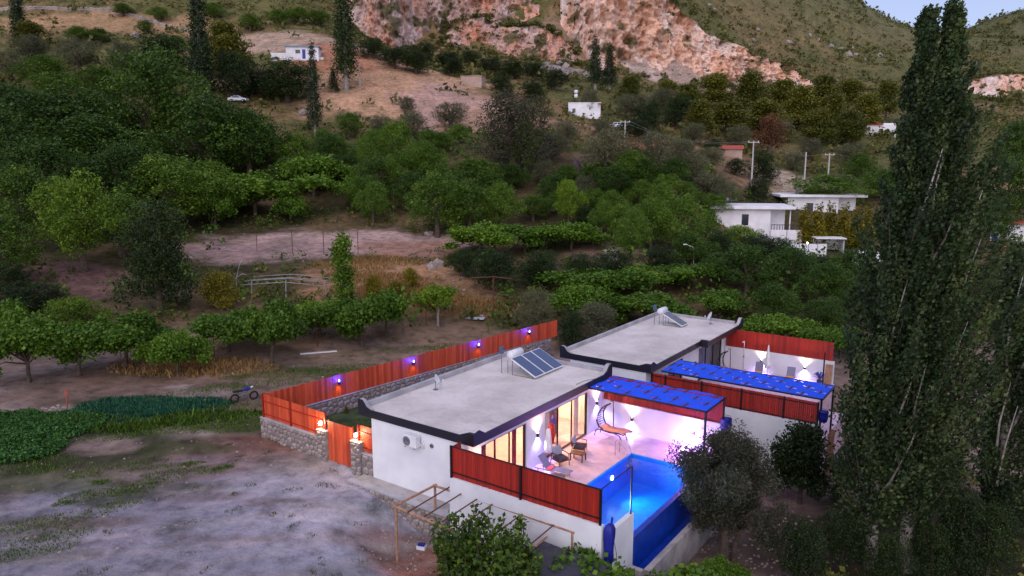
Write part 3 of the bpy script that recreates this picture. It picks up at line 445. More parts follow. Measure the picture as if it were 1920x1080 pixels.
('broad2', 'broadleaf_tree', 'third small leafy tree from left on the slope left of the large olive', 'small leafy tree on the slope left of the large olive', -26.5, 137.1, 4.9, 5.8),
('broad2', 'broadleaf_tree', 'fourth small leafy tree from left on the slope left of the large olive', 'small leafy tree on the slope left of the large olive', -23.9, 139.2, 5.5, 5.9),
('broad2', 'broadleaf_tree', 'fifth small leafy tree from left on the slope left of the large olive', 'small leafy tree on the slope left of the large olive', -16.3, 126.0, 4.5, 6.4),
('broad2', 'broadleaf_tree', 'sixth small leafy tree from left on the slope left of the large olive', 'small leafy tree on the slope left of the large olive', -15.1, 132.1, 5.2, 6.1),
('broad2', 'broadleaf_tree', 'seventh small leafy tree from left on the slope left of the large olive', 'small leafy tree on the slope left of the large olive', -12.5, 134.3, 3.7, 5.7),
('broad2', 'broadleaf_tree', 'rightmost small leafy tree on the slope left of the large olive', 'small leafy tree on the slope left of the large olive', -10.1, 141.2, 3.9, 5.3),
('olive', 'olive_tree', 'leftmost grey-green olive on the slope right of the large olive', 'grey-green olive on the slope right of the large olive', 5.2, 120.7, 4.3, 5.6),
('olive', 'olive_tree', 'second grey-green olive from left on the slope right of the large olive', 'grey-green olive on the slope right of the large olive', 7.4, 129.9, 5.1, 6.6),
('olive', 'olive_tree', 'third grey-green olive from left on the slope right of the large olive', 'grey-green olive on the slope right of the large olive', 10.4, 145.8, 5.1, 6.1),
('olive', 'olive_tree', 'fourth grey-green olive from left on the slope right of the large olive', 'grey-green olive on the slope right of the large olive', 11.0, 112.6, 4.5, 5.3),
('olive', 'olive_tree', 'fifth grey-green olive from left on the slope right of the large olive', 'grey-green olive on the slope right of the large olive', 19.2, 158.7, 4.4, 6.7),
('olive', 'olive_tree', 'rightmost grey-green olive on the slope right of the large olive', 'grey-green olive on the slope right of the large olive', 39.7, 163.7, 5.1, 6.9),
('broad2', 'broadleaf_tree', 'leftmost leafy orchard tree on the terraces above the thicket', 'leafy orchard tree on the terraces above the thicket', 7.2, 110.1, 3.9, 4.7),
('broad2', 'broadleaf_tree', 'second leafy orchard tree from left on the terraces above the thicket', 'leafy orchard tree on the terraces above the thicket', 11.8, 108.7, 3.9, 4.6),
('broad2', 'broadleaf_tree', 'third leafy orchard tree from left on the terraces above the thicket', 'leafy orchard tree on the terraces above the thicket', 14.4, 104.5, 5.0, 5.4),
('broad2', 'broadleaf_tree', 'fourth leafy orchard tree from left on the terraces above the thicket', 'leafy orchard tree on the terraces above the thicket', 16.1, 100.6, 4.0, 5.2),
('broad2', 'broadleaf_tree', 'fifth leafy orchard tree from left on the terraces above the thicket', 'leafy orchard tree on the terraces above the thicket', 19.0, 109.6, 4.4, 5.6),
('broad2', 'broadleaf_tree', 'sixth leafy orchard tree from left on the terraces above the thicket', 'leafy orchard tree on the terraces above the thicket', 23.5, 112.1, 4.5, 5.7),
('broad2', 'broadleaf_tree', 'seventh leafy orchard tree from left on the terraces above the thicket', 'leafy orchard tree on the terraces above the thicket', 26.5, 110.8, 4.9, 5.7),
('broad2', 'broadleaf_tree', 'rightmost leafy orchard tree on the terraces above the thicket', 'leafy orchard tree on the terraces above the thicket', 31.1, 112.9, 4.1, 5.8),
('broad', 'broadleaf_tree', 'leftmost dark green tree along the foot of the bare hill', 'dark green tree along the foot of the bare hill', -52.3, 137.9, 7.6, 9.3),
('broad', 'broadleaf_tree', 'second dark green tree from left along the foot of the bare hill', 'dark green tree along the foot of the bare hill', -51.0, 142.9, 7.3, 9.6),
('broad', 'broadleaf_tree', 'third dark green tree from left along the foot of the bare hill', 'dark green tree along the foot of the bare hill', -45.2, 137.1, 7.0, 9.3),
('broad', 'broadleaf_tree', 'fourth dark green tree from left along the foot of the bare hill', 'dark green tree along the foot of the bare hill', -37.9, 125.2, 6.0, 8.5),
('broad', 'broadleaf_tree', 'fifth dark green tree from left along the foot of the bare hill', 'dark green tree along the foot of the bare hill', -33.1, 127.8, 5.6, 7.6),
('broad', 'broadleaf_tree', 'rightmost dark green tree along the foot of the bare hill', 'dark green tree along the foot of the bare hill', -27.8, 124.6, 5.4, 6.4),
('dark', 'dark_tree', 'leftmost dark bush in front of the far white house', 'dark bush in front of the far white house', 25.6, 90.8, 4.4, 5.5),
('dark', 'dark_tree', 'second dark bush from left in front of the far white house', 'dark bush in front of the far white house', 27.0, 87.5, 3.9, 5.3),
('dark', 'dark_tree', 'third dark bush from left in front of the far white house', 'dark bush in front of the far white house', 31.1, 92.2, 4.5, 6.4),
('dark', 'dark_tree', 'fourth dark bush from left in front of the far white house', 'dark bush in front of the far white house', 33.7, 91.9, 4.1, 5.6),
('dark', 'dark_tree', 'fifth dark bush from left in front of the far white house', 'dark bush in front of the far white house', 36.2, 91.3, 2.6, 5.5),
('dark', 'dark_tree', 'rightmost dark bush in front of the far white house', 'dark bush in front of the far white house', 39.0, 90.7, 2.6, 4.7),
('broad2', 'broadleaf_tree', 'leftmost scrubby oak on the slope above the white saloon car', 'scrubby oak on the slope above the white saloon car', -121.4, 240.2, 4.2, 8.3),
('broad2', 'broadleaf_tree', 'second scrubby oak from left on the slope above the white saloon car', 'scrubby oak on the slope above the white saloon car', -108.6, 237.4, 4.6, 8.2),
('broad2', 'broadleaf_tree', 'third scrubby oak from left on the slope above the white saloon car', 'scrubby oak on the slope above the white saloon car', -92.4, 210.0, 4.8, 8.6),
('broad2', 'broadleaf_tree', 'fourth scrubby oak from left on the slope above the white saloon car', 'scrubby oak on the slope above the white saloon car', -84.1, 203.8, 4.7, 8.4),
('broad2', 'broadleaf_tree', 'fifth scrubby oak from left on the slope above the white saloon car', 'scrubby oak on the slope above the white saloon car', -92.6, 238.5, 5.8, 9.9),
('broad2', 'broadleaf_tree', 'sixth scrubby oak from left on the slope above the white saloon car', 'scrubby oak on the slope above the white saloon car', -80.7, 214.3, 4.9, 7.9),
('broad2', 'broadleaf_tree', 'seventh scrubby oak from left on the slope above the white saloon car', 'scrubby oak on the slope above the white saloon car', -78.0, 229.0, 5.3, 9.4),
('broad2', 'broadleaf_tree', 'eighth scrubby oak from left on the slope above the white saloon car', 'scrubby oak on the slope above the white saloon car', -71.8, 235.1, 4.9, 8.2),
('broad2', 'broadleaf_tree', 'ninth scrubby oak from left on the slope above the white saloon car', 'scrubby oak on the slope above the white saloon car', -67.0, 241.3, 5.0, 10.0),
('broad2', 'broadleaf_tree', 'rightmost scrubby oak on the slope above the white saloon car', 'scrubby oak on the slope above the white saloon car', -61.0, 243.9, 5.1, 8.5),
('dark', 'dark_tree', 'leftmost dark oak in the scrub below the pink cliff', 'dark oak in the scrub below the pink cliff', -37.7, 207.2, 5.6, 9.4),
('dark', 'dark_tree', 'second dark oak from left in the scrub below the pink cliff', 'dark oak in the scrub below the pink cliff', -31.1, 201.6, 6.2, 10.0),
('dark', 'dark_tree', 'third dark oak from left in the scrub below the pink cliff', 'dark oak in the scrub below the pink cliff', -25.5, 201.6, 6.2, 10.0),
('dark', 'dark_tree', 'fourth dark oak from left in the scrub below the pink cliff', 'dark oak in the scrub below the pink cliff', -26.9, 226.0, 6.1, 11.2),
('dark', 'dark_tree', 'fifth dark oak from left in the scrub below the pink cliff', 'dark oak in the scrub below the pink cliff', -19.4, 230.9, 5.7, 9.7),
('dark', 'dark_tree', 'sixth dark oak from left in the scrub below the pink cliff', 'dark oak in the scrub below the pink cliff', -16.2, 209.7, 4.9, 8.7),
('dark', 'dark_tree', 'seventh dark oak from left in the scrub below the pink cliff', 'dark oak in the scrub below the pink cliff', -14.3, 254.9, 5.4, 8.9),
('dark', 'dark_tree', 'eighth dark oak from left in the scrub below the pink cliff', 'dark oak in the scrub below the pink cliff', -6.6, 234.8, 5.8, 9.9),
('dark', 'dark_tree', 'ninth dark oak from left in the scrub below the pink cliff', 'dark oak in the scrub below the pink cliff', -2.7, 194.3, 5.3, 8.9),
('dark', 'dark_tree', 'tenth dark oak from left in the scrub below the pink cliff', 'dark oak in the scrub below the pink cliff', 0.0, 226.6, 6.1, 11.3),
('dark', 'dark_tree', 'eleventh dark oak from left in the scrub below the pink cliff', 'dark oak in the scrub below the pink cliff', 6.6, 233.2, 5.7, 9.0),
('dark', 'dark_tree', 'twelfth dark oak from left in the scrub below the pink cliff', 'dark oak in the scrub below the pink cliff', 5.5, 193.2, 5.2, 8.8),
('dark', 'dark_tree', 'rightmost dark oak in the scrub below the pink cliff', 'dark oak in the scrub below the pink cliff', 12.2, 216.0, 5.9, 9.9),
('broad', 'broadleaf_tree', 'leftmost tall leafy tree in the gaps of the middle orchard slope', 'tall leafy tree in the gaps of the middle orchard slope', -32.0, 131.0, 7.8, 7.8),
('broad', 'broadleaf_tree', 'second tall leafy tree from left in the gaps of the middle orchard slope', 'tall leafy tree in the gaps of the middle orchard slope', -21.1, 116.9, 7.0, 8.0),
('broad', 'broadleaf_tree', 'third tall leafy tree from left in the gaps of the middle orchard slope', 'tall leafy tree in the gaps of the middle orchard slope', -15.0, 111.8, 6.2, 7.6),
('broad', 'broadleaf_tree', 'fourth tall leafy tree from left in the gaps of the middle orchard slope', 'tall leafy tree in the gaps of the middle orchard slope', -8.9, 111.6, 5.8, 7.6),
('broad', 'broadleaf_tree', 'fifth tall leafy tree from left in the gaps of the middle orchard slope', 'tall leafy tree in the gaps of the middle orchard slope', -3.3, 113.4, 5.4, 7.7),
('broad', 'broadleaf_tree', 'sixth tall leafy tree from left in the gaps of the middle orchard slope', 'tall leafy tree in the gaps of the middle orchard slope', 0.0, 118.0, 4.7, 7.0),
('broad', 'broadleaf_tree', 'seventh tall leafy tree from left in the gaps of the middle orchard slope', 'tall leafy tree in the gaps of the middle orchard slope', 6.5, 113.0, 4.9, 6.8),
('broad', 'broadleaf_tree', 'eighth tall leafy tree from left in the gaps of the middle orchard slope', 'tall leafy tree in the gaps of the middle orchard slope', 15.4, 112.2, 5.3, 7.7),
('broad', 'broadleaf_tree', 'ninth tall leafy tree from left in the gaps of the middle orchard slope', 'tall leafy tree in the gaps of the middle orchard slope', 20.2, 114.3, 5.4, 6.8),
('broad', 'broadleaf_tree', 'rightmost tall leafy tree in the gaps of the middle orchard slope', 'tall leafy tree in the gaps of the middle orchard slope', 25.1, 116.2, 5.1, 6.9),
('olive', 'olive_tree', 'leftmost silvery olive on the slope below the pine belt', 'silvery olive on the slope below the pine belt', 36.9, 139.2, 4.9, 6.5),
('olive', 'olive_tree', 'second silvery olive from left on the slope below the pine belt', 'silvery olive on the slope below the pine belt', 51.1, 168.4, 5.3, 7.8),
('olive', 'olive_tree', 'third silvery olive from left on the slope below the pine belt', 'silvery olive on the slope below the pine belt', 64.3, 180.5, 5.7, 8.3),
('olive', 'olive_tree', 'fourth silvery olive from left on the slope below the pine belt', 'silvery olive on the slope below the pine belt', 57.9, 152.2, 4.2, 5.8),
('olive', 'olive_tree', 'fifth silvery olive from left on the slope below the pine belt', 'silvery olive on the slope below the pine belt', 65.8, 164.3, 5.2, 6.9),
('olive', 'olive_tree', 'rightmost silvery olive on the slope below the pine belt', 'silvery olive on the slope below the pine belt', 72.6, 160.8, 5.1, 7.5),
('broad', 'broadleaf_tree', 'leftmost dense green tree at the top of the left wood', 'dense green tree at the top of the left wood', -92.3, 139.4, 9.3, 12.9),
('broad', 'broadleaf_tree', 'second dense green tree from left at the top of the left wood', 'dense green tree at the top of the left wood', -83.9, 138.4, 9.2, 12.8),
('broad', 'broadleaf_tree', 'third dense green tree from left at the top of the left wood', 'dense green tree at the top of the left wood', -78.2, 140.7, 9.9, 13.0),
('broad', 'broadleaf_tree', 'fourth dense green tree from left at the top of the left wood', 'dense green tree at the top of the left wood', -70.6, 135.3, 9.6, 12.5),
('broad', 'broadleaf_tree', 'rightmost dense green tree at the top of the left wood', 'dense green tree at the top of the left wood', -65.4, 145.8, 9.1, 12.2)]
NEAR_TREES = [('nearolive', 'large grey olive tree beside the pool', 9.89, 31.65, 6.5, 5.0), ('nearfig', 'dark glossy tree in front of the long white wall', 15.97, 38.07, 4.6, 3.5), ('nearfruit', 'leafy young fruit tree at the left of the foreground cluster', -1.98, 26.67, 4.2, 2.9), ('nearfruit', 'leafy young fruit tree with tall shoots in the middle of the foreground cluster', -0.28, 25.95, 4.45, 2.9), ('nearfruit', 'leafy young fruit tree at the right of the foreground cluster', 0.16, 25.02, 4.0, 2.4), ('nearvine', 'bright vine sprawling below the front wall', 2.39, 26.25, 3.3, 3.0), ('nearvine', 'vine trailing beside the blue hose below the pool', 4.04, 24.95, 3.3, 2.6), ('nearvine', 'vine at the bottom edge right of the pool channel', 7.1, 25.97, 2.9, 3.2)]
POPLARS = [('great wind-swept poplar with pale trunk, left of the pair', 16.8, 31.84, 17.92, 32.84, 22.75, 4.3), ('great wind-swept poplar, right and taller of the pair', 18.53, 31.69, 18.79, 32.69, 23.06, 4.8), ('poplar at the right edge with thin pale trunk', 24.34, 34.2, 24.26, 35.2, 11.87, 3.5)]
GRASS = [(-19.9, 33.8, 2.2, 0.8), (-18.8, 32.5, 1.2, 0.6), (-21.7, 30.9, 3, 0.8), (-20.9, 28.5, 2.5, 0.6), (-20.3, 29.7, 2, 0.7), (-18.8, 34.4, 1.2, 0.5), (-18.0, 35.3, 1.5, 0.5), (-22.3, 35.9, 1, 0.5), (-20.6, 37.2, 2.2, 0.5), (-17.6, 36.2, 1.8, 0.4), (-18.5, 36.9, 2.2, 0.35), (-15.8, 36.2, 0.8, 0.4), (-17.2, 37.2, 0.7, 0.3), (-15.3, 36.6, 0.6, 0.3), (-20.8, 35.0, 0.5, 0.3), (-21.4, 32.8, 0.6, 0.3), (-26.6, 37.2, 3, 1), (-24.2, 36.6, 2, 0.6), (-22.3, 41.2, 5, 0.7), (-20.0, 41.6, 4, 0.6), (-16.9, 42.5, 3, 1), (-16.3, 43.8, 2, 1), (-18.6, 45.3, 3, 1.2), (-20.7, 48.8, 3, 1), (-16.0, 53.1, 5, 1.2), (-13.2, 55.0, 4, 1), (-17.5, 50.3, 3, 1), (-20.1, 51.3, 1.2, 0.6), (-8.6, 60.6, 3, 1), (-6.0, 61.8, 2, 0.8), (9.3, 30.9, 2, 0.8)]
CROP_A = [(-25.3, 44.1, 3.2, 1.5, 0.15, 2600), (-23.3, 45.1, 3.2, 1.5, 0.15, 2600), (-21.4, 45.6, 3.2, 1.5, 0.15, 2600), (-25.0, 45.8, 3.2, 1.5, 0.15, 2600)]
CROP_B = [(-24.0, 41.9, 3.5, 0.6, 0.15, 500), (-22.0, 42.4, 3.5, 0.6, 0.15, 500), (-20.1, 43.2, 3.5, 0.6, 0.15, 500), (-18.8, 44.1, 3.5, 0.6, 0.15, 500), (-26.5, 43.0, 3.5, 0.6, 0.15, 500)]
DRY = [(-15.9, 80.0, 5, 2.5, 0, 900), (-12.9, 79.6, 5, 2.5, 0, 900), (-15.4, 87.8, 5, 2.5, 0, 900), (-18.6, 84.5, 5, 2.5, 0, 900), (-8.8, 74.2, 5, 2.5, 0, 900), (-6.0, 73.2, 5, 2.5, 0, 900), (-14.3, 74.6, 5, 2.5, 0, 900), (-25.4, 53.7, 5, 2.5, 0, 900), (-22.6, 53.7, 5, 2.5, 0, 900), (-11.2, 76.1, 5, 2.5, 0, 900), (-3.2, 72.2, 5, 2.5, 0, 900)]
BEANS = [(-28.2, 41.0, 3.2, 2.0, 0.1), (-28.2, 38.8, 3.2, 2.0, 0.1), (-27.8, 42.2, 3.2, 2.0, 0.1), (-30.5, 42.1, 3.2, 2.0, 0.1)]
BOULDERS = [(89.0, 348.3, 1.4, 'leftmost pale boulder on the green mountain flank right of the orange cliff'), (91.4, 347.9, 1.2, 'second pale boulder from left on the green mountain flank right of the orange cliff'), (108.6, 345.0, 1.2, 'third pale boulder from left on the green mountain flank right of the orange cliff'), (113.2, 354.1, 1.4, 'fourth pale boulder from left on the green mountain flank right of the orange cliff'), (127.8, 354.1, 1.8, 'fifth pale boulder from left on the green mountain flank right of the orange cliff'), (141.5, 364.4, 1.2, 'sixth pale boulder from left on the green mountain flank right of the orange cliff'), (145.6, 363.5, 1.3, 'seventh pale boulder from left on the green mountain flank right of the orange cliff'), (151.1, 362.2, 1.8, 'eighth pale boulder from left on the green mountain flank right of the orange cliff'), (155.5, 362.2, 1.5, 'ninth pale boulder from left on the green mountain flank right of the orange cliff'), (157.9, 357.5, 1.8, 'tenth pale boulder from left on the green mountain flank right of the orange cliff'), (163.3, 367.0, 1.0, 'eleventh pale boulder from left on the green mountain flank right of the orange cliff'), (162.7, 360.9, 1.2, 'twelfth pale boulder from left on the green mountain flank right of the orange cliff'), (163.9, 355.0, 1.4, 'thirteenth pale boulder from left on the green mountain flank right of the orange cliff'), (175.6, 364.0, 1.5, 'rightmost pale boulder on the green mountain flank right of the orange cliff'), (-17.0, 269.9, 1.6, 'leftmost pale boulder on the scrub slope below the pink cliff'), (-10.4, 269.9, 1.4, 'second pale boulder from left on the scrub slope below the pink cliff'), (12.1, 265.5, 1.6, 'third pale boulder from left on the scrub slope below the pink cliff'), (18.5, 264.2, 1.5, 'rightmost pale boulder on the scrub slope below the pink cliff'), (16.9, 268.6, 1.6, 'leftmost pale boulder on the scree at the foot of the orange cliff'), (17.6, 250.4, 1.3, 'second pale boulder from left on the scree at the foot of the orange cliff'), (20.0, 259.8, 1.8, 'third pale boulder from left on the scree at the foot of the orange cliff'), (22.5, 256.2, 1.4, 'fourth pale boulder from left on the scree at the foot of the orange cliff'), (24.9, 253.4, 1.5, 'fifth pale boulder from left on the scree at the foot of the orange cliff'), (41.5, 268.6, 1.2, 'sixth pale boulder from left on the scree at the foot of the orange cliff'), (53.9, 284.8, 1.2, 'rightmost pale boulder on the scree at the foot of the orange cliff'), (-109.6, 223.4, 1.4, 'leftmost pale boulder among the terraces in the middle'), (-100.2, 217.9, 1.6, 'second pale boulder from left among the terraces in the middle'), (-45.0, 162.9, 1.4, 'third pale boulder from left among the terraces in the middle'), (-11.7, 102.5, 0.7, 'fourth pale boulder from left among the terraces in the middle'), (-9.4, 85.0, 0.7, 'fifth pale boulder from left among the terraces in the middle'), (-8.9, 86.5, 0.9, 'sixth pale boulder from left among the terraces in the middle'), (6.0, 111.3, 0.8, 'seventh pale boulder from left among the terraces in the middle'), (12.3, 91.0, 1.2, 'eighth pale boulder from left among the terraces in the middle'), (12.5, 87.2, 1.0, 'rightmost pale boulder among the terraces in the middle')]
PEBBLES = [(-12.6, 31.8, 10, 120, 0.02, 0.05), (-16.7, 30.0, 10, 100, 0.02, 0.05), (-8.1, 30.4, 6, 90, 0.02, 0.05), (-18.6, 36.6, 8, 120, 0.04, 0.1), (12.7, 34.4, 4, 260, 0.04, 0.1), (10.2, 31.4, 3, 120, 0.04, 0.1), (-4.6, 31.1, 2.5, 160, 0.03, 0.08), (-25.8, 98.5, 14, 80, 0.06, 0.16), (-29.2, 44.7, 1, 40, 0.06, 0.16), (-8.4, 81.8, 6, 80, 0.08, 0.22), (-10.8, 55.5, 9, 70, 0.04, 0.12)]
# ---------------------------------------------------------------- terrain height
CTL = np.array(CTL_TABLE, float)
YAW = math.radians(35.5)
CU, SU = math.cos(YAW), math.sin(YAW)
OX, OY = -7.088, 35.349
def to_uv(X, Y):
    dx, dy = X - OX, Y - OY
    return dx*CU - dy*SU, dx*SU + dy*CU
def to_xy(u, v):
    return OX + u*CU + v*SU, OY - u*SU + v*CU
def _warp(X, Y):            # compress far distance so that the spline stays even
    r = np.maximum(Y + 40.0, 5.0)
    return X/r*2.2, np.log(r)*2.0
def _phi(d2):
    return np.where(d2 > 1e-12, 0.5*d2*np.log(np.maximum(d2, 1e-12)), 0.0)
def _fit():
    a, b = _warp(CTL[:, 0], CTL[:, 1])
    n = len(a)
    K = _phi((a[:, None]-a)**2 + (b[:, None]-b)**2) + np.eye(n)*0.0006
    Pm = np.stack([np.ones(n), a, b], 1)
    A = np.zeros((n+3, n+3)); A[:n, :n] = K; A[:n, n:] = Pm; A[n:, :n] = Pm.T
    s = np.linalg.solve(A, np.concatenate([CTL[:, 2], np.zeros(3)]))
    return a, b, s
_TA, _TB, _TS = _fit()
def sstep(a, b, x):
    t = np.clip((x-a)/(b-a), 0, 1); return t*t*(3-2*t)
def base_height(X, Y):
    X = np.asarray(X, float); Y = np.asarray(Y, float)
    sh = X.shape; X = X.ravel(); Y = Y.ravel()
    a, b = _warp(X, Y)
    out = np.empty(len(X))
    for i in range(0, len(X), 20000):
        sl = slice(i, i+20000)
        K = _phi((a[sl, None]-_TA)**2 + (b[sl, None]-_TB)**2)
        out[sl] = K @ _TS[:-3] + _TS[-3] + _TS[-2]*a[sl] + _TS[-1]*b[sl]
    return out.reshape(sh)
def rect_mask(u, v, u0, u1, v0, v1, m):
    return sstep(u0-m, u0, u)*sstep(u1+m, u1, u)*sstep(v0-m, v0, v)*sstep(v1+m, v1, v)
def height(X, Y):
    X = np.asarray(X, float); Y = np.asarray(Y, float)
    z = base_height(X, Y)
    u, v = to_uv(X, Y)
    # yard and house platform
    m = rect_mask(u, v, -9.0, 5.5, 0.35, 24.0, .5)
    z = z*(1-m) + (-0.02)*m
    # ground in front of the house steps down to the right
    m = rect_mask(u, v, -0.2, 16.0, -3.6, -0.15, .6)
    zz = -0.3 - 1.25*sstep(.0, 5.0, u) - .9*sstep(5.0, 13.0, u)
    z = z*(1-m) + zz*m
    # under the pool terrace and right of it
    m = rect_mask(u, v, 6.6, 15.6, -.9, 14.0, .5)
    z = z*(1-m) + (-2.75)*m
    m = rect_mask(u, v, 7.6, 18.2, 14.2, 33.0, .7)
    z = z*(1-m) + (-3.0)*m
    m = rect_mask(u, v, .6, 7.4, 17.8, 34.0, .5)
    z = z*(1-m) + (-0.82)*m
    return z
# ---------------------------------------------------------------- numpy noise
def _hash(ix, iy, iz, seed):
    h = (ix*374761393 + iy*668265263 + iz*2147483647 + seed*974634721) & 0xFFFFFFFF
    h = ((h ^ (h >> 13))*1274126177) & 0xFFFFFFFF
    return ((h ^ (h >> 16)) & 0xFFFF)/65535.0
def vnoise(X, Y, Z=0.0, seed=0):
    X, Y, Z = np.broadcast_arrays(np.asarray(X, float), np.asarray(Y, float), np.asarray(Z, float))
    fx, fy, fz = np.floor(X), np.floor(Y), np.floor(Z)
    ix, iy, iz = fx.astype(np.int64), fy.astype(np.int64), fz.astype(np.int64)
    tx, ty, tz = X-fx, Y-fy, Z-fz
    tx, ty, tz = tx*tx*(3-2*tx), ty*ty*(3-2*ty), tz*tz*(3-2*tz)
    out = 0
    for a in (0, 1):
        for b in (0, 1):
            for c in (0, 1):
                w = (tx if a else 1-tx)*(ty if b else 1-ty)*(tz if c else 1-tz)
                out = out + w*_hash(ix+a, iy+b, iz+c, seed)
    return out
def fbm(X, Y, Z=0.0, octv=4, seed=0, gain=.5):
    s = 0; a = 1; t = 0
    for k in range(octv):
        s = s + a*vnoise(np.asarray(X)*2**k, np.asarray(Y)*2**k, np.asarray(Z)*2**k, seed+k*17); t += a; a *= gain
    return s/t

# ---------------------------------------------------------------- ground colours (soil tones, with distance haze mixed into the mountain)
def ground_color(X, Y, Zh):
    u, v = to_uv(X, Y)
    n1 = fbm(X/9, Y/9, 0, 4, 3); n2 = fbm(X/2.3, Y/2.3, 0, 4, 11); n3 = fbm(X/28, Y/28, 0, 4, 23)
    C = np.empty(X.shape + (3,))
    def setc(m, c):
        c = np.array(lin(c)); C[:] = C*(1-m[..., None]) + c*m[..., None]
    C[:] = lin((.50, .43, .40))
    setc(sstep(.42, .62, n1)*.7, (.42, .34, .30))
    setc(sstep(.5, .66, n2)*.6, (.60, .54, .52))
    far = sstep(58, 72, Y + (n3-.5)*14)
    setc(far, (.27, .25, .17))
    setc(far*sstep(.45, .65, n1)*.8, (.40, .33, .24))
    hill = sstep(138, 165, Y)
    setc(hill, (.36, .35, .21))
    setc(hill*sstep(.48, .62, n3), (.46, .38, .27))
    setc(hill*sstep(.55, .7, n2)*.6, (.27, .28, .16))
    hi2 = sstep(300, 420, Y)
    setc(hi2*.9, (.36, .365, .25))  # mountain ground kept greyer and bluer: distance haze put into the colour
    for (zx, zy, rx, ry, cr, cg, cb, st) in ZONES:
        d = np.hypot((X-zx)/rx, (Y-zy)/ry) + (n1-.5)*.9 + (n2-.5)*.5
        setc(sstep(1.12, .72, d)*st, (cr, cg, cb))
    yard = rect_mask(u, v, -9.0, 6.4, .4, 24, .3)
    setc(yard, (.25, .31, .15)); setc(yard*sstep(.5, .62, n2)*.6, (.38, .35, .22))
    # wheel ruts across the yard: pairs of worn lighter tracks
    for (a0, b0, dx, dy, off) in ((-16, 26, .93, .36, .8), (-14, 30, .98, .2, .8), (-20, 33, .9, .43, .8)):
        q = (X-a0)*(-dy)+(Y-b0)*dx+ (n1-.5)*2.0; al = (X-a0)*dx+(Y-b0)*dy
        for o_ in (-off, off):
            setc(sstep(.34, .1, np.abs(q-o_))*sstep(-14, -8, al)*sstep(20, 9, al)*(.2+.8*n2)*.5*(1-yard), (.62, .575, .57))
    return C
def ground_height(X, Y):
    X = np.asarray(X, float); Y = np.asarray(Y, float)
    n = fbm(X/14, Y/14, 0, 5, 41)-.5; n2 = fbm(X/2.6, Y/2.6, 0, 4, 51)-.5; n3 = fbm(X/60, Y/60, 0, 4, 61)-.5
    u, v = to_uv(X, Y)
    flat = rect_mask(u, v, -9.4, 18.5, -1.5, 34, 1.0)
    return height(X, Y) + (n*.5*sstep(55, 90, Y) + n*2*sstep(170, 330, Y) + n3*7*sstep(240, 380, Y) + n2*.2 + .09*(fbm(X/.75, Y/.75, 0, 3, 91)-.5)*sstep(75, 50, Y) + n2*.8*sstep(150, 300, Y))*(1-flat)
def gz(x, y): return float(ground_height(np.array([x]), np.array([y]))[0])
def build_terrain():
    ys = np.concatenate([np.linspace(-60, 14, 24), 14*np.exp(np.linspace(0.004, math.log(70/14), 250)), 70*np.exp(np.linspace(0.006, math.log(760/70), 290))])
    tx = np.linspace(-1.25, 1.25, 385)
    YY, TX = np.meshgrid(ys, tx, indexing='ij')
    XX = TX*(np.maximum(YY, -30)+48)
    Z = ground_height(XX, YY)
    C = ground_color(XX, YY, Z)
    ny, nx = XX.shape
    V = np.stack([XX, YY, Z], -1).reshape(-1, 3)
    i = np.arange(ny*nx).reshape(ny, nx)
    F = np.stack([i[:-1, :-1], i[:-1, 1:], i[1:, 1:], i[1:, :-1]], -1).reshape(-1, 4)
    m, nt, b = new_mat('ground')
    at = nt.nodes.new('ShaderNodeAttribute'); at.attribute_name = 'Col'
    geo = nt.nodes.new('ShaderNodeNewGeometry')
    na = noise(nt, 1.1, 5, .65, vec=geo.outputs['Position'])
    nb = noise(nt, .22, 5, .65, vec=geo.outputs['Position'])
    ra = ramp(nt, na.outputs[0], [(.28, (.5, .49, .48)), (.5, (1, 1, 1)), (.72, (1.4, 1.38, 1.36))])
    rb = ramp(nt, nb.outputs[0], [(.32, (.68, .72, .66)), (.5, (1, 1, 1)), (.68, (1.28, 1.22, 1.18))])
    c = mixc(nt, 1.0, at.outputs['Color'], ra.outputs[0], 'MULTIPLY')
    c = mixc(nt, 1.0, c, rb.outputs[0], 'MULTIPLY')
    peb = nt.nodes.new('ShaderNodeTexVoronoi'); peb.inputs['Scale'].default_value = 3.2
    nt.links.new(geo.outputs['Position'], peb.inputs['Vector'])
    rp = ramp(nt, peb.outputs['Distance'], [(.05, (1.5, 1.48, 1.45)), (.16, (1, 1, 1))])
    c = mixc(nt, .55, c, mixc(nt, 1.0, c, rp.outputs[0], 'MULTIPLY'))
    nt.links.new(c, b.inputs['Base Color'])
    b.inputs['Roughness'].default_value = .95; b.inputs['Specular IOR Level'].default_value = .1
    bump(nt, b, noise(nt, .9, 7, .75, vec=geo.outputs['Position']).outputs[0], .8, .35)
    me = np_mesh('terrain', V, F, m, True, None, C.reshape(-1, 3))
    return tag(link('ground', me), 'sloping ground with dirt yard, terraces and dry hillside', None, None, 'structure')
build_terrain()

